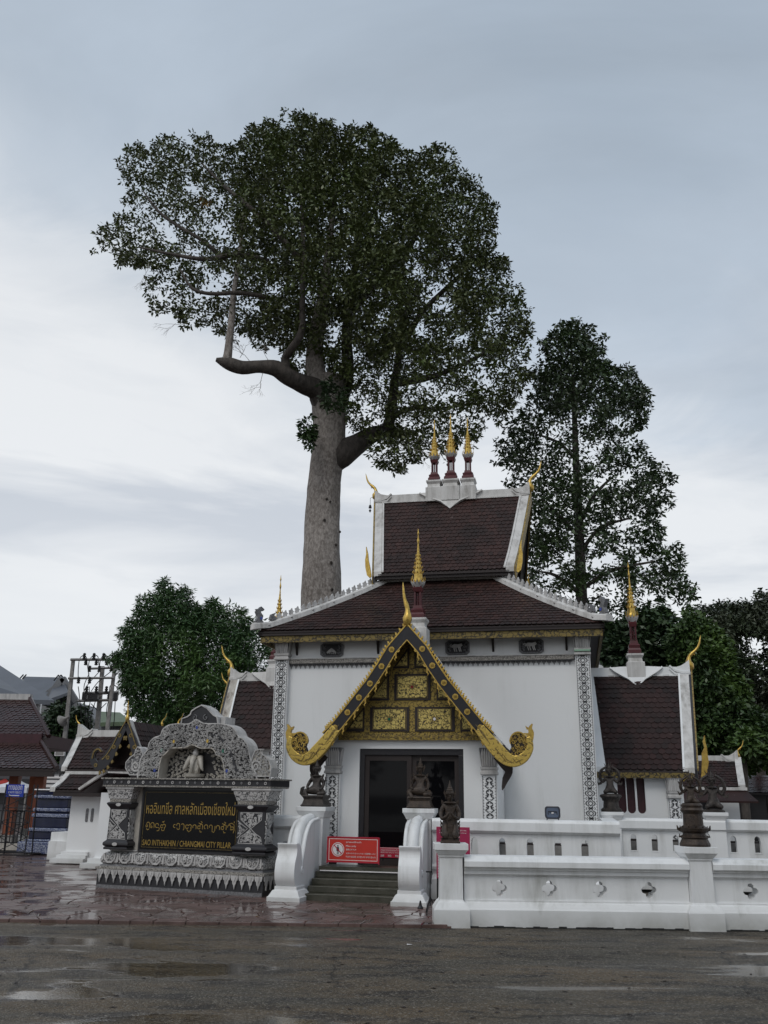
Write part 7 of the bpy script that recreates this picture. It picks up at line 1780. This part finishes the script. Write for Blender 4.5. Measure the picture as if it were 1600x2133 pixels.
MB().box(l, b[0] + .08, -.30, -.2, z1, z1 + .08).build('lower_band', 'white_trim', o)
MB().box(l, F2.hit(1500, 1690, .1)[0], .09, .149, 0, b[1]).build('dark_front', 'black', o)
small_roof('weathered rear roof end with small gold finial, showing left of the left wing', 474, 1443, 560, 1560, 27.5, 452, wall='white', hh_=.62, name='rear_roof', cat='roof')
q = at(1600, 1700, 34); rb = empty('dark_shelter', (q.x, 34, 0), 0, 'dark open shelter with reddish tile roof at the right edge', 'shelter')
zr_ = at(1590, 1628, 34).z; ze_ = at(1590, 1652, 33).z
tiled(rb, [(2.0, ze_), (.1, zr_ + .2)], lambda r: (-1.6, 4), (0, 1.2), (0, -1), .2, .18, 'tile_pav'); MB().box(-1.4, 4, .4, 3, 0, ze_).build('back_wall', 'black', rb)
for x_ in (-1.3, -.2, 1.0): MB().box(x_, x_ + .14, -.6, -.46, 0, ze_).build('post', 'darkwood', rb)
# hedge and garden wall closing the distance
hd_ = MB().box(-70, 90, 62, 63, 0, 3.2).build('garden_wall', 'greywall'); tag(hd_, 'long dim wall closing the temple grounds far behind the trees', 'wall')
n_ = 900; cc = np.stack([rng.uniform(2, 42, n_), rng.uniform(48, 56, n_), rng.uniform(.3, 6.5, n_)], 1); e_ = empty('hedge', (0, 0, 0), 0, 'dark mass of shrubs and low trees beyond the right wing', 'hedge'); leaf_mesh('foliage', 'leaf_deep', cc, np.full(n_, 1.1), np.full(n_, 22), .5, .26, e_)
# scraps on the wet road
for k, (x_, y_) in enumerate(((853, 1968),)):
    q = ray(x_, y_); P = EYE + q * ((-.04 - 1.6) / q.z); s_ = MB().add([(-.03, -.02, 0), (.03, -.022, .004), (.032, .02, 0), (-.03, .022, .005)], [(0, 1, 2, 3)]).build('paper_scrap', 'signwhite', loc=(P.x, P.y, -.038), rz=20 * k)
    tag(s_, ('tiny white paper scrap lying on the asphalt in front of the steps', 'white paper scrap on the wet asphalt below the left end of the kerb', 'white paper scrap in the puddle at the lower left')[k], 'litter')

fl_ = MB(); rl_ = random.Random(9)
for k in range(150):
    x_, y_ = rl_.uniform(-6, 6), rl_.uniform(7, 12.5); a = rl_.uniform(0, 6.3); c, s2_ = math.cos(a) * .035, math.sin(a) * .035; z_ = -.043
    fl_.add([(x_ - c, y_ - s2_, z_), (x_ + s2_ * .4, y_ - c * .4, z_ + .006), (x_ + c, y_ + s2_, z_), (x_ - s2_ * .4, y_ + c * .4, z_ + .004)], [(0, 1, 2, 3)])
tag(fl_.build('fallen_leaves', 'darkwood', kind='stuff', fix=False), 'small dark fallen leaves scattered on the wet asphalt', 'leaves')
